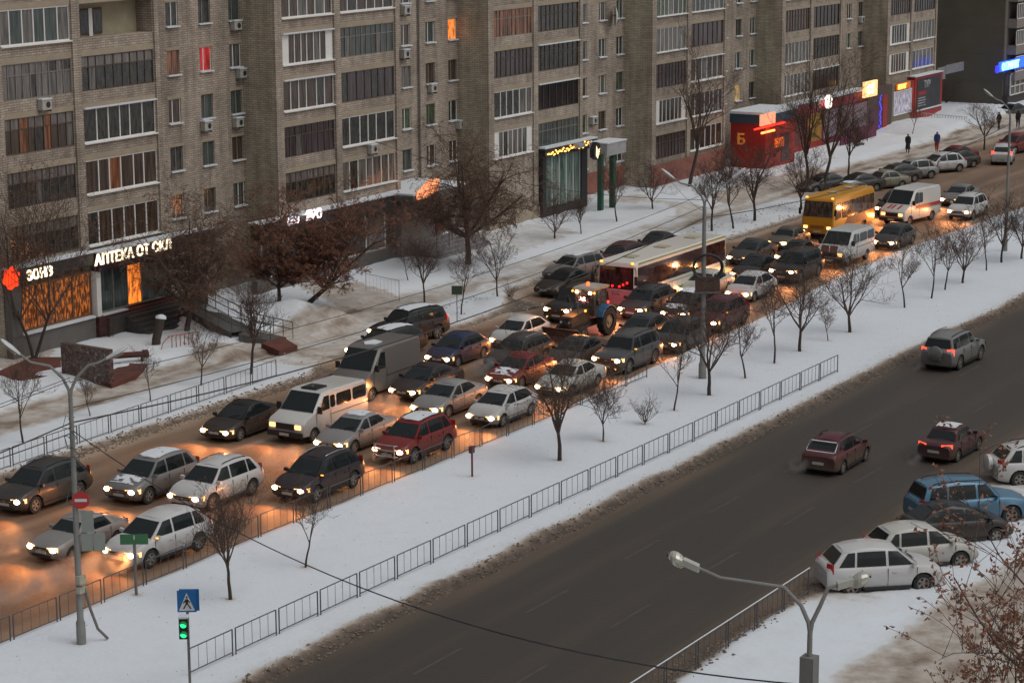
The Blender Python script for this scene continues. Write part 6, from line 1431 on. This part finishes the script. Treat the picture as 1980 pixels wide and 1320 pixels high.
    f = G(884, 628); s = thing('green_sign', 'dark green square sign on a post behind the traffic queue', 'road sign', (f.x, f.y, 0)); m = MB(); m.tube([(0, 0, -.1), (0, 0, 2.0)], .03, 6); m.build('post', M_steel, s); m = MB(); m.box(-.3, .3, -.06, -.03, 1.75, 2.25); rot(m).build('board', simple('sign_dark_green', (.035, .075, .05), .6), s)
    for i, (px, py) in enumerate([(708, 566), (772, 582)]):
        pass
    f0, f1 = G(708, 570), G(772, 584); s = thing('mesh_barrier', 'thin wire mesh barrier panel on the snow before the dark shop', 'barrier', (f0.x, f0.y, 0)); d = f1 - f0; m = MB(); m.tube([(0, 0, 0), (0, 0, 1.3)], .02, 4); m.tube([(d.x, d.y, 0), (d.x, d.y, 1.3)], .02, 4); m.tube([(0, 0, 1.3), (d.x, d.y, 1.3)], .015, 4); m.build('frame', M_steel, s)
    m = MB()
    for k in range(9): m.tube([(d.x * k / 9, d.y * k / 9, .1), (d.x * k / 9, d.y * k / 9, 1.25)], .005, 3)
    m.build('mesh', M_steel, s)
    # graffiti wall, dark roof plates and orange bars
    q0, q1 = G(120, 735), G(196, 748); d = (q1 - q0); s = thing('graffiti_wall', 'small masonry booth wall covered with graffiti between red slabs', 'booth', (q0.x, q0.y, 0)); L = Vector((d.x, d.y, 0)).length; ang = math.atan2(d.y, d.x)
    gm = bpy.data.materials.new('graffiti'); gm.use_nodes = True; n = gm.node_tree; bb = n.nodes['Principled BSDF']; vo = n.nodes.new('ShaderNodeTexNoise'); vo.inputs['Scale'].default_value = 3.2; vo.inputs['Detail'].default_value = 5; vo.inputs['Distortion'].default_value = 2; tc = n.nodes.new('ShaderNodeTexCoord'); n.links.new(tc.outputs['Object'], vo.inputs[0])
    rp = n.nodes.new('ShaderNodeValToRGB'); e_ = rp.color_ramp.elements; e_[0].position = .36; e_[0].color = (.025, .025, .03, 1); e_[1].position = .68; e_[1].color = (.30, .29, .27, 1)
    for p_, c_ in ((.44, (.10, .02, .015)), (.50, (.03, .07, .07)), (.56, (.22, .10, .05)), (.60, (.02, .02, .02))): z = e_.new(p_); z.color = col(c_)
    n.links.new(vo.outputs[0], rp.inputs[0]); n.links.new(rp.outputs[0], bb.inputs[0])
    m = MB(); m.box(0, L + .6, 0, .3, 0, 1.95); o = m.build('painted_wall', gm, s); o.rotation_euler = (0, 0, ang)
    rd_ = simple('rust_red_slab', (.11, .035, .025), .9, var=.5, scale=1.5)
    def slab(px, hz, label):
        P_ = [G(x, y, hz) for x, y in px]; m = MB(); m.prism([p for p in P_], (0, 0, -hz - .05)); o = m.build('retaining_slab', rd_); tag(o, label, 'slab')
    slab([(-10, 720), (60, 690), (118, 690), (118, 722), (0, 742)], .35, 'rusty red ground slab at the left edge under the shop'); slab([(196, 700), (285, 703), (262, 725), (215, 742), (196, 735)], .30, 'rusty red slab just right of the graffiti wall'); slab([(505, 663), (545, 650), (575, 668), (540, 678)], .35, 'small brick coloured planter block at the foot of the ramp')
    q0 = G(190, 690, .8); m = MB(); m.tube([(0, 0, 0), (2.6, .1, -.15)], .16, 8); m.tube([(-.1, 0, -.05), (.1, 0, -.05)], .24, 8); m.tube([(2.5, .1, -.15), (2.75, .1, -.15)], .22, 8)
    for xx in (.2, 2.4): m.tube([(xx, .05, -.1), (xx, .05, -.95)], .07, 5)
    o = m.build('playground_beam', simple('beam_dark_red', (.07, .02, .018), .8, var=.4), None, 40, loc=q0); o.rotation_euler = (0, 0, R(-28)); tag(o, 'dark red round beam lying right of the graffiti wall', 'beam')
    q0 = G(325, 684); s = thing('bicycle_rack', 'orange red tubular rack standing in the snow by the big trees', 'rack', q0); om = simple('orange_red_paint', (.32, .06, .03), .6, var=.2)
    for k in range(8):
        m = MB(); m.tube([(k * .26, 0, 0), (k * .26, 0, .85), (k * .26 + .05, 0, .93), (k * .26 + .13, 0, .95)] if k else [(-.5, 0, 0), (-.3, 0, .6), (-.1, 0, .8), (.13, 0, .9)], .024, 5); m.build('hoop', om, s)
    m = MB(); m.tube([(0, 0, .95), (1.95, 0, .95)], .024, 5); m.build('top_bar', om, s); s.rotation_euler = (0, 0, R(-20))
    # cables
    A = Vector((a.x, a.y, 7.75)); Bm = Vector((b.x, b.y, 8.3)); Cc = Vector((c.x, c.y, 8.6))
    wire([A, Bm], .026, 'thick black cable from the left lamp pole along the far railing to the tall pole', 1.0); wire([Bm, Cc], .022, 'black cable from the tall lamp pole to the far pole', .9)
    wire([A + Vector((0, 0, .5)), Bm + Vector((0, 0, .6))], .016, 'thin wire strung just above the thick cable between two poles', .7); wire([A + Vector((0, 0, 1.35)), Bm + Vector((0, 0, 1.2))], .013, 'thinnest upper wire between the first two lamp poles', .6)
    wire([A, Vector((a.x - 46, a.y + .4, 7.6))], .024, 'thick cable leaving the picture left of the lamp pole', 1.0); wire([A + Vector((0, 0, -.35)), Vector((a.x - 40, a.y + 8, 6.4))], .02, 'lower cable running left and down from the lamp pole', .9)
    wire([A + Vector((0, 0, 1.5)), Vector((a.x - 44, a.y, 9.0))], .012, 'upper thin wire running left from the lamp pole', .7); wire([A + Vector((0, 0, 1.4)), Vector((a.x - 44, a.y + 3, 7.6))], .012, 'second thin wire running left from the lamp pole', .7)
    wire([A + Vector((0, 0, -.25)), Vector((nl.x, nl.y, 7.15))], .020, 'black cable crossing above the median and the empty road to the nearest lamp', 1.7, 30)
    wire([Bm + Vector((0, 0, .3)), Vector((150, 79, 7.0))], .013, 'thin wire crossing above the queue from the tall pole', 1.0); wire([Bm + Vector((0, 0, .9)), Vector((118, 82, 9.0))], .012, 'thin wire from the tall pole towards the apartment block', 1.0)
    # low snow fence far away and rubble
    s = thing('snow_railing', 'pale low railing half buried in the snowfield before the poster shop', 'fence', G(1745, 232)); p1 = G(1870, 245) - G(1745, 232); m = MB(); N = 24
    for k in range(N): m.tube([(p1.x * k / N, p1.y * k / N, 0), (p1.x * k / N, p1.y * k / N, .9)], .03, 4)
    m.tube([(0, 0, .9), (p1.x, p1.y, .9)], .03, 4); m.build('bars', simple('pale_rail', (.45, .43, .42), .7), s)
    q0 = G(1655, 290); s = thing('park_bench', 'brown bench on the snow before the entrance with blue lights', 'bench', q0); m = MB(); m.box(0, 1.6, -.2, .2, .42, .48); m.build('seat', M_wood, s); m = MB(); m.box(0, 1.6, .2, .25, .5, .85); m.build('backrest', M_wood, s)
    for xx in (.1, 1.4): m = MB(); m.box(xx, xx + .08, -.18, .22, 0, .42); m.build('leg', M_steel, s)
    def clods(n, xf, zf, smin, smax, mat, seed):
        g_ = MB(); r_ = random.Random(seed)
        for _ in range(n):
            x, y = xf(r_); z = zf(x, y); q = r_.uniform(smin, smax); a_ = r_.uniform(0, 6.28); c0, s0 = math.cos(a_), math.sin(a_); b_ = len(g_.v)
            for dx, dy, dz in ((1, 0, .1), (0, 1, .2), (-1, .1, .1), (.1, -1, .15), (.1, .1, .75), (0, 0, -.3)):
                j = r_.uniform(.6, 1.3); g_.v.append((x + (dx * c0 - dy * s0) * q * j, y + (dx * s0 + dy * c0) * q * j, z + dz * q * j))
            for t_ in ((0, 1, 4), (1, 2, 4), (2, 3, 4), (3, 0, 4), (1, 0, 5), (2, 1, 5), (3, 2, 5), (0, 3, 5)): g_.f.append(tuple(b_ + k for k in t_)); g_.mi.append(0)
        o_ = g_.build('snow_clods', mat); o_['kind'] = 'stuff'
    cm1 = simple('kerb_clod', (.17, .125, .09), .95, var=.5, scale=.8); cm2 = simple('pale_clod', (.40, .37, .34), .95, var=.35, scale=.8)
    clods(5200, lambda r_: (r_.uniform(45, 175), 42.62 + r_.gauss(0, .22)), lambda x, y: h_med(x, y), .02, .085, cm1, 1)
    clods(1800, lambda r_: (r_.uniform(45, 175), 42.95 + abs(r_.gauss(0, .35))), lambda x, y: h_med(x, y), .015, .05, cm2, 2)
    clods(2600, lambda r_: (r_.uniform(52, 95), 67.35 + r_.gauss(0, .3)), lambda x, y: max(0, h_far(x, y)), .02, .08, cm1, 3)
    clods(1500, lambda r_: (r_.uniform(52, 90), 31.7 + r_.gauss(0, .3)), lambda x, y: max(0, h_near(x, y)), .02, .09, cm1, 4)
    clods(900, lambda r_: (r_.uniform(107, 160), interp(r_.uniform(107, 160), EDGE_F) + .2 + r_.gauss(0, .3)), lambda x, y: max(0, h_far(x, y)), .03, .10, cm2, 5)
    clods(700, lambda r_: (r_.uniform(52, 130), r_.uniform(43.4, 52.4)), lambda x, y: h_med(x, y) - .004, .008, .028, simple('litter', (.12, .09, .07), .95, var=.5), 6)
    rb = MB(); rr = random.Random(9)
    for k in range(140):
        x = rr.uniform(92, 116); y = rr.uniform(66.5, 72); sc = rr.uniform(.03, .09); rb.prism([(x, y, .1), (x + sc, y + sc * .3, .1), (x + sc * .8, y + sc, .1), (x - sc * .2, y + sc * .8, .1)], (sc * .2, 0, .02 + sc * .6))
    o = rb.build('snow_clods', simple('clod', (.42, .38, .35), .9, var=.3)); o['kind'] = 'stuff'
# ---------------------------------------------------------------- build everything
for _p in ((446, 1166), (591, 1104), (1082, 897), (1166, 860), (1247, 826), (1303, 800), (1371, 770), (1441, 737), (1497, 708), (1546, 685), (1601, 664), (1643, 648), (158, 1252), (1358, 737), (264, 1158), (368, 1342), (913, 928)):
    MED_SPOTS.append(tuple(G(*_p).xy))
build_ground(); dashes(); building(); shops(); far_buildings()
C_ = dict(white=(.50, .50, .50), pearl=(.46, .46, .43), silver=(.28, .28, .28), silver2=(.20, .20, .20), grey=(.085, .085, .088), dgrey=(.035, .036, .038), black=(.011, .011, .012), plum=(.020, .014, .018), navy=(.012, .020, .060),
          red=(.17, .012, .012), wine=(.075, .014, .020), maroon=(.055, .014, .020), beige=(.22, .21, .16), brown=(.09, .075, .06), blue=(.09, .20, .30), champagne=(.30, .28, .23))
def pnt(n, dirt=.5): return paint(n + ('' if dirt == .5 else '_d%d' % (dirt * 10)), C_[n], dirt, rough=.32, metal=.25 if n in ('silver', 'silver2', 'grey', 'blue', 'champagne') else 0)
Q = 'cars queuing in the traffic jam'
cars = [
 ('suv','dgrey',68.2,63.4,180,'dark estate-like off-road car cut by the left edge, amber lit front',dict(snow='',rails=1)),
 ('suv','silver2',71.6,60.35,180,'silver brown off-road car with snow on roof and bonnet, left part of queue',dict(snow='rb',dirt=.7)),
 ('suv','white',72.1,57.45,180,'white off-road car with roof rails right behind the grey silver one at left',dict(rails=1,snow='')),
 ('old','silver',63.9,57.6,178,'old silver saloon nearest the left lamp pole, in front of the queue',dict()),
 ('suv','white',64.9,54.55,176,'white off-road car behind the small green sign, nearest lane',dict(mirror_amber=True)),
 ('sedan','black',81.8,63.5,182,'low black saloon beside the far railing, left of the white minibus',dict()),
 ('sedan','silver',82.5,57.65,180,'silver saloon with snowy roof in front of the red off-road car',dict(snow='r')),
 ('suv','plum',75.2,54.5,180,'black off-road car with chrome roof rails next to the railing',dict(rails=2,mirror_amber=True)),
 ('suv','red',82.4,54.45,180,'red off-road car with silver bull bar and snow patch on the roof',dict(snow='r',rails=1,bull=1)),
 ('sedan','silver',90.2,57.6,180,'silver saloon with bluish bright headlights between black and white cars',dict(cold=1)),
 ('hatch','white',89.9,54.45,180,'white hatchback hugging the railing behind the red off-road car',dict()),
 ('sedan','plum',92.7,60.5,180,'black saloon with four front lights behind the white minibus',dict(fog=True)),
 ('hatch','navy',99.7,63.1,180,'dark blue hatchback to the right of the long grey van',dict()),
 ('hatch','white',105.1,62.5,180,'white hatchback left of the tractor blade, by the snowbank',dict(snow='')),
 ('wagon','dgrey',100.75,60.0,180,'dark estate car with chrome window line under the white hatchback',dict(rails=2,lit=0)),
 ('sedan','red',97.2,57.75,180,'deep red saloon with snow specks on its bonnet',dict(snow='b')),
 ('sedan','dgrey',102.2,57.3,180,'dark grey saloon directly below the tractor',dict(rails=0)),
 ('sedan','pearl',96.85,54.7,180,'pearl white saloon half hidden by the twigs of the widest median tree',dict(snow='')),
 ('bigsuv','grey',102.9,54.75,180,'large grey off-road car with chrome grille at the median edge',dict(rails=1,fog=True,mirror_amber=True)),
 ('bigsuv','black',113.1,63.5,180,'black off-road car with red lit grille behind the tractor cab',dict(fog=True)),
 ('suv','dgrey',115.8,60.3,180,'dark off-road car right in front of the city bus',dict(rails=1,fog=True)),
 ('msuv','black',116.0,58.3-.55,180,'black off-road car with snow on roof and bonnet, left of the tall lamp pole',dict(snow='rb')),
 ('suv','wine',114.6,55.1,180,'dark car with reddish lit front just right of the tall lamp pole',dict(mirror_amber=True,red=1)),
 ('hatch','dgrey',109.0,57.0,180,'small dark grey car right behind the large grey off-road car',dict(lit=1)),
 ('msuv','dgrey',108.5,54.5,180,'dark car in the shade of the tree at the tall lamp pole foot',dict()),
 ('sedan','pearl',123.3,60.2,180,'pale saloon partly behind the cable coil and splice box',dict()),
 ('hatch','white',123.6,57.4,180,'bright white hatchback with pinkish nose on the open road edge',dict(red=1)),
 ('sedan','dgrey',135.1,62.7,180,'dark saloon with bright lights right behind the city bus',dict(fog=False)),
 ('old','brown',141.2,62.9,180,'boxy old grey brown saloon in front of the yellow bus',dict()),
 ('sedan','black',129.7,59.9,180,'black saloon squeezed behind the bright white hatchback',dict()),
 ('old','black',136.2,59.95,180,'small dark car left of the minibus with brown boards',dict()),
 ('bigsuv','black',130.7,57.6,180,'large black off-road car with white grille lit by its own lamps, behind the trees',dict()),
 ('hatch','dgrey',145.3,56.9,180,'dark hatchback right of the white minibus, on the orange lit road',dict(fog=True)),
 ('suv','black',158.9,62.15,180,'black off-road car hidden behind the yellow bus tail',dict(snow='')),
 ('sedan','silver2',166.2,59.9,180,'light grey saloon at the upper right end of the queue',dict()),
 ('suv','white',160.1,57.05,180,'white off-road car last in the near lane, upper right',dict(rails=1)),
]
for k, p, x, y, h, lab, kw in cars:
    dirt = kw.pop('dirt', .5); bull = kw.pop('bull', 0); kw.pop('cold', 0); red = kw.pop('red', 0)
    t = car(k, pnt(p, dirt), x, y, h, lab, lit=kw.pop('lit', 1), group=Q, **kw)
    if bull:
        m = MB()
        for z in (.45, .72, .95): m.tube([(2.30, -.62, z), (2.38, -.5, z), (2.40, 0, z), (2.38, .5, z), (2.30, .62, z)], .035, 6)
        for s in (-.5, .5): m.tube([(2.38, s, .38), (2.40, s, .98)], .035, 6)
        m.build('bull_bar', M_chrome, t)
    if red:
        l = bpy.data.lights.new('red_fill', 'POINT'); l.energy = 16; l.color = (1, .05, .04); l.shadow_soft_size = .1; q = bpy.data.objects.new('red_fill', l); C.objects.link(q); q.parent = t; q.location = (CT[k][0] / 2 + .7, 0, .75)  # red light added before the nose, standing for tail lights ahead
Qp = 'cars parked along the far pavement'
for k, p, x, y, h, lab, kw in [
 ('wagon','black',99.1,67.2,168,'black estate with snowy white roof, waiting above the grey van',dict(snow='r')),
 ('bigsuv','black',102.9,68.3,168,'black off-road car with snowy roof, parked behind the estate with snowy roof',dict(snow='r',rails=1,tail=1)),
 ('sedan','black',119.5,67.8,172,'long black saloon parked left of the city bus with parking lights',dict(lit=0)),
 ('wagon','silver2',124.3,69.9,170,'grey blue estate parked behind the black saloon beside the city bus',dict(lit=0,snow='r')),
 ('wagon','maroon',129.2,69.3,182,'dark maroon car peeping over the city bus roof',dict(lit=0)),
 ('sedan','black',134.6,69.4,182,'snow buried dark car behind the city bus, right of the maroon one',dict(lit=0)),
 ('msuv','white',182.5,67.5,148,'white crossover parked askew, side on, nearest the red car',dict(lit=0)),
 ('msuv','silver',177.5,68.1,146,'silver crossover parked left of the white one in the upper right row',dict(lit=0)),
 ('hatch','dgrey',174.9,68.5,146,'dark hatchback squeezed between the beige saloon and silver crossover',dict(lit=0)),
 ('old','beige',171.3,68.1,146,'pale greenish saloon parked in the row above the emergency van',dict(lit=0)),
 ('sedan','black',168.4,69.2,148,'black saloon parked left of the pale greenish one',dict(lit=0)),
 ('sedan','dgrey',167.0,71.4,150,'dark car at the left end of the parked row, furthest from the road',dict(lit=0)),
 ('hatch','silver2',162.9,67.7,160,'light car parked behind the yellow bus roof',dict(lit=0,snow='r')),
 ('sedan','red',188.7,68.6,160,'bright red car parked behind the white crossover and dark hatchback',dict(lit=0)),
 ('hatch','black',185.7,67.4,148,'black hatchback between the white crossover and the red car',dict(lit=0)),
 ('suv','red',198.0,66.4,165,'red off-road car at the right edge behind the departing white car',dict(lit=0)),
 ('sedan','dgrey',224.7,75.9,165,'snow buried car by the dark panel building, top right corner',dict(lit=0,snow='rb'))]:
    car(k, pnt(p), x, y, h, lab, group=Qp, pw=0, **kw)
car('suv', pnt('white'), 190.7, 65.0, 15, 'dirty white car seen from behind with red tail lights, far right', lit=0, tail=1)
Qr = 'cars driving away on the empty carriageway'
t = car('bigsuv', pnt('silver2'), 112.0, 40.4, -2, 'silver off-road car with spare wheel on its tail, driving away', lit=0, tail=1, rails=1, group=Qr)
m = MB(); m.tube([(-2.42, 0, .98), (-2.46, 0, .98), (-2.62, 0, .98), (-2.66, 0, .98)], [.30, .37, .37, .30], 18); m.build('spare_wheel_cover', pnt('silver2'), t, 40)
t = car('hatch', pnt('wine', .9), 89.9, 37.55, 0, 'dark red hatchback with frosted rear window and roof rails, driving away', lit=0, rails=1, group=Qr)
m = MB()
def _rw(f, y): return (-1.88 + .63 * f - .03, y, .995 + (f - .18) * .60 + .01)
for f0_, f1_, ya, yb in ((.18, .22, -.62, .66), (.79, .84, -.56, .60), (.22, .79, -.68, -.62), (.22, .79, .65, .68)): m.quad(_rw(f0_, ya), _rw(f0_, yb), _rw(f1_, yb * (.94 if abs(yb) > .65 else 1)), _rw(f1_, ya * (.94 if abs(ya) > .65 else 1)))
m.build('window_frost', M_snowcap, t)
car('old', pnt('maroon'), 94.25, 33.95, -2, 'maroon saloon with glowing tail lights, driving away', lit=0, tail=1, snow='r', group=Qr)
Qn = 'cars parked askew on the near verge'
t = car('suv', pnt('white', .3), 91.8, 29.1, -50, 'white off-road car with spare wheel cut by the right edge', lit=0, rails=1, group=Qn)
m = MB(); m.tube([(-2.24, 0, .92), (-2.28, 0, .92), (-2.44, 0, .92), (-2.48, 0, .92)], [.29, .36, .36, .29], 18); m.build('spare_wheel_cover', pnt('white', .3), t, 40)
car('bigsuv', pnt('blue', .35), 84.5, 29.7, -45, 'light blue off-road car parked on the verge', lit=0, rails=1, group=Qn)
car('hatch', pnt('black', .35), 81.9, 29.2, -46, 'black hatchback parked between the blue and cream white cars', lit=0, group=Qn)
car('msuv', pnt('pearl', .45), 78.1, 29.25, -45, 'cream white crossover parked behind the nearest white off-road car', lit=0, snow='', group=Qn)
car('suv', pnt('white', .12), 74.85, 29.5, -50, 'clean white off-road car parked nearest the camera, lower right', lit=0, snow='', group=Qn)
van('minibus', paint('minibus_white', (.50, .50, .48), .55), 83.6, 60.5, 180, 'white minibus with roof hatch in the left half of the queue', 'minibus', Q, windows=((-2.4, -1.35), (-1.2, -.05),(.08,.45)), hatch=True, cat='minibus')
van('van', paint('van_grey', (.13, .125, .12), .55), 91.6, 62.8, 181, 'long grey windowless delivery van with a snow patch on its roof', 'delivery_van', Q, roofsnow=True, lit=0)
t, yf = van('minibus', paint('minibus_white2', (.46, .47, .46), .6), 138.0, 57.4, 180, 'white minibus with brown boards on its front, before the yellow bus', 'minibus', Q, windows=((-2.4, -1.35), (-1.2, -.05),(.08,.45)), cat='minibus')
m = MB(); m.prism([(2.62, -.62, .78), (2.62, -.08, .78), (2.45, -.08, 1.4), (2.45, -.62, 1.4)], (.02, 0, 0)); m.prism([(2.62, -.02, .78), (2.62, .5, .78), (2.45, .5, 1.4), (2.45, -.02, 1.4)], (.02, 0, 0)); m.build('brown_board', simple('board_brown', (.16, .07, .05), .7, var=.2), t)
t, yf = van('van', paint('rescue_white', (.50, .50, .48), .35), 155.9, 59.9, 172, 'white rescue van with red stripe and striped bonnet at the upper right', 'rescue_van', Q, windows=((.0, .55),), cat='van')
rs = simple('rescue_red', (.36, .03, .025), .5)
for s in (-1, 1):
    side_panel(yf, s, [(-2.6, 1.12), (1.0, 1.12), (1.0, 1.34), (-2.6, 1.34)], e=.006).build('red_stripe', rs, t)
for k in (-.45, -.15, .35): m = MB(); m.prism([(1.95, k, 1.425), (2.45, k - .1, 1.21), (2.45, k + .05, 1.21), (1.95, k + .15, 1.425)], (0, 0, .02)); m.build('bonnet_stripe', rs, t)
city_bus(121.4, 62.15, 180); yellow_bus(148.9, 62.5, 180); tractor(108.4, 60.45, 178); people()
trees(); street()
# exhaust clouds hanging in the cold air between the cars
def puff(x, y, z, sx, sy, sz, dens, label, rot=0, seed=0):
    bm = bmesh.new(); bmesh.ops.create_icosphere(bm, subdivisions=3, radius=1)
    for v in bm.verts:
        k = 1 + .35 * mn.noise(v.co * 1.6 + Vector((seed, 0, 0))); v.co = Vector((v.co.x * sx * k, v.co.y * sy * k, v.co.z * sz * k))
    me = bpy.data.meshes.new('exhaust_cloud'); bm.to_mesh(me); bm.free()
    key = 'steam%.2f' % dens
    if key not in MATS:
        m = bpy.data.materials.new(key); m.use_nodes = True; n = m.node_tree; n.nodes.clear(); o_ = n.nodes.new('ShaderNodeOutputMaterial'); v_ = n.nodes.new('ShaderNodeVolumePrincipled'); v_.inputs['Color'].default_value = (.9, .9, .9, 1); v_.inputs['Anisotropy'].default_value = .3
        tc = n.nodes.new('ShaderNodeTexCoord'); gr = n.nodes.new('ShaderNodeTexNoise'); gr.inputs['Scale'].default_value = 1.9; gr.inputs['Detail'].default_value = 3; n.links.new(tc.outputs['Object'], gr.inputs[0])
        ln = n.nodes.new('ShaderNodeVectorMath'); ln.operation = 'MULTIPLY_ADD'; ln.inputs[1].default_value = (2, 2, 2); ln.inputs[2].default_value = (-1, -1, -1); n.links.new(tc.outputs['Generated'], ln.inputs[0])
        le = n.nodes.new('ShaderNodeVectorMath'); le.operation = 'LENGTH'; n.links.new(ln.outputs[0], le.inputs[0])
        fo = n.nodes.new('ShaderNodeMapRange'); fo.inputs['From Min'].default_value = .95; fo.inputs['From Max'].default_value = .15; n.links.new(le.outputs['Value'], fo.inputs[0])
        mr = n.nodes.new('ShaderNodeMapRange'); mr.inputs['From Min'].default_value = .42; mr.inputs['From Max'].default_value = .64; mr.inputs['To Max'].default_value = dens; n.links.new(gr.outputs[0], mr.inputs[0])
        mu = n.nodes.new('ShaderNodeMath'); mu.operation = 'MULTIPLY'; n.links.new(mr.outputs[0], mu.inputs[0]); n.links.new(fo.outputs[0], mu.inputs[1]); n.links.new(mu.outputs[0], v_.inputs['Density']); n.links.new(v_.outputs[0], o_.inputs['Volume']); MATS[key] = m
    me.materials.append(MATS[key]); o = link('exhaust_cloud', me, None, (x, y, z), (0, 0, R(rot))); o['kind'] = 'stuff'; return o
for i, (px, py, sx, sy, sz, dn) in enumerate([(150, 1110, 2.6, 1.0, .55, .8), (40, 1150, 2.4, 1.0, .5, .7), (240, 1095, 1.0, .6, .5, .9), (545, 895, 1.6, .8, .6, 1.0), (740, 790, 1.6, .7, .6, 1.1), (935, 715, 1.2, .6, .6, 1.1), (1050, 790, .9, .5, .45, .9), (20, 1060, 1.8, .8, .4, .6), (1545, 905, .7, .5, .45, 1.0), (1766, 890, .5, .4, .35, .9), (1770, 712, .5, .4, .3, .7), (735, 885, .5, .4, .35, 1.0)]):
    p = G(px, py, .4); puff(p.x, p.y, .42 + sz * .3, sx, sy, sz, dn * (2.2 if i < 8 else 1.0), '', 0, i * 5.1)
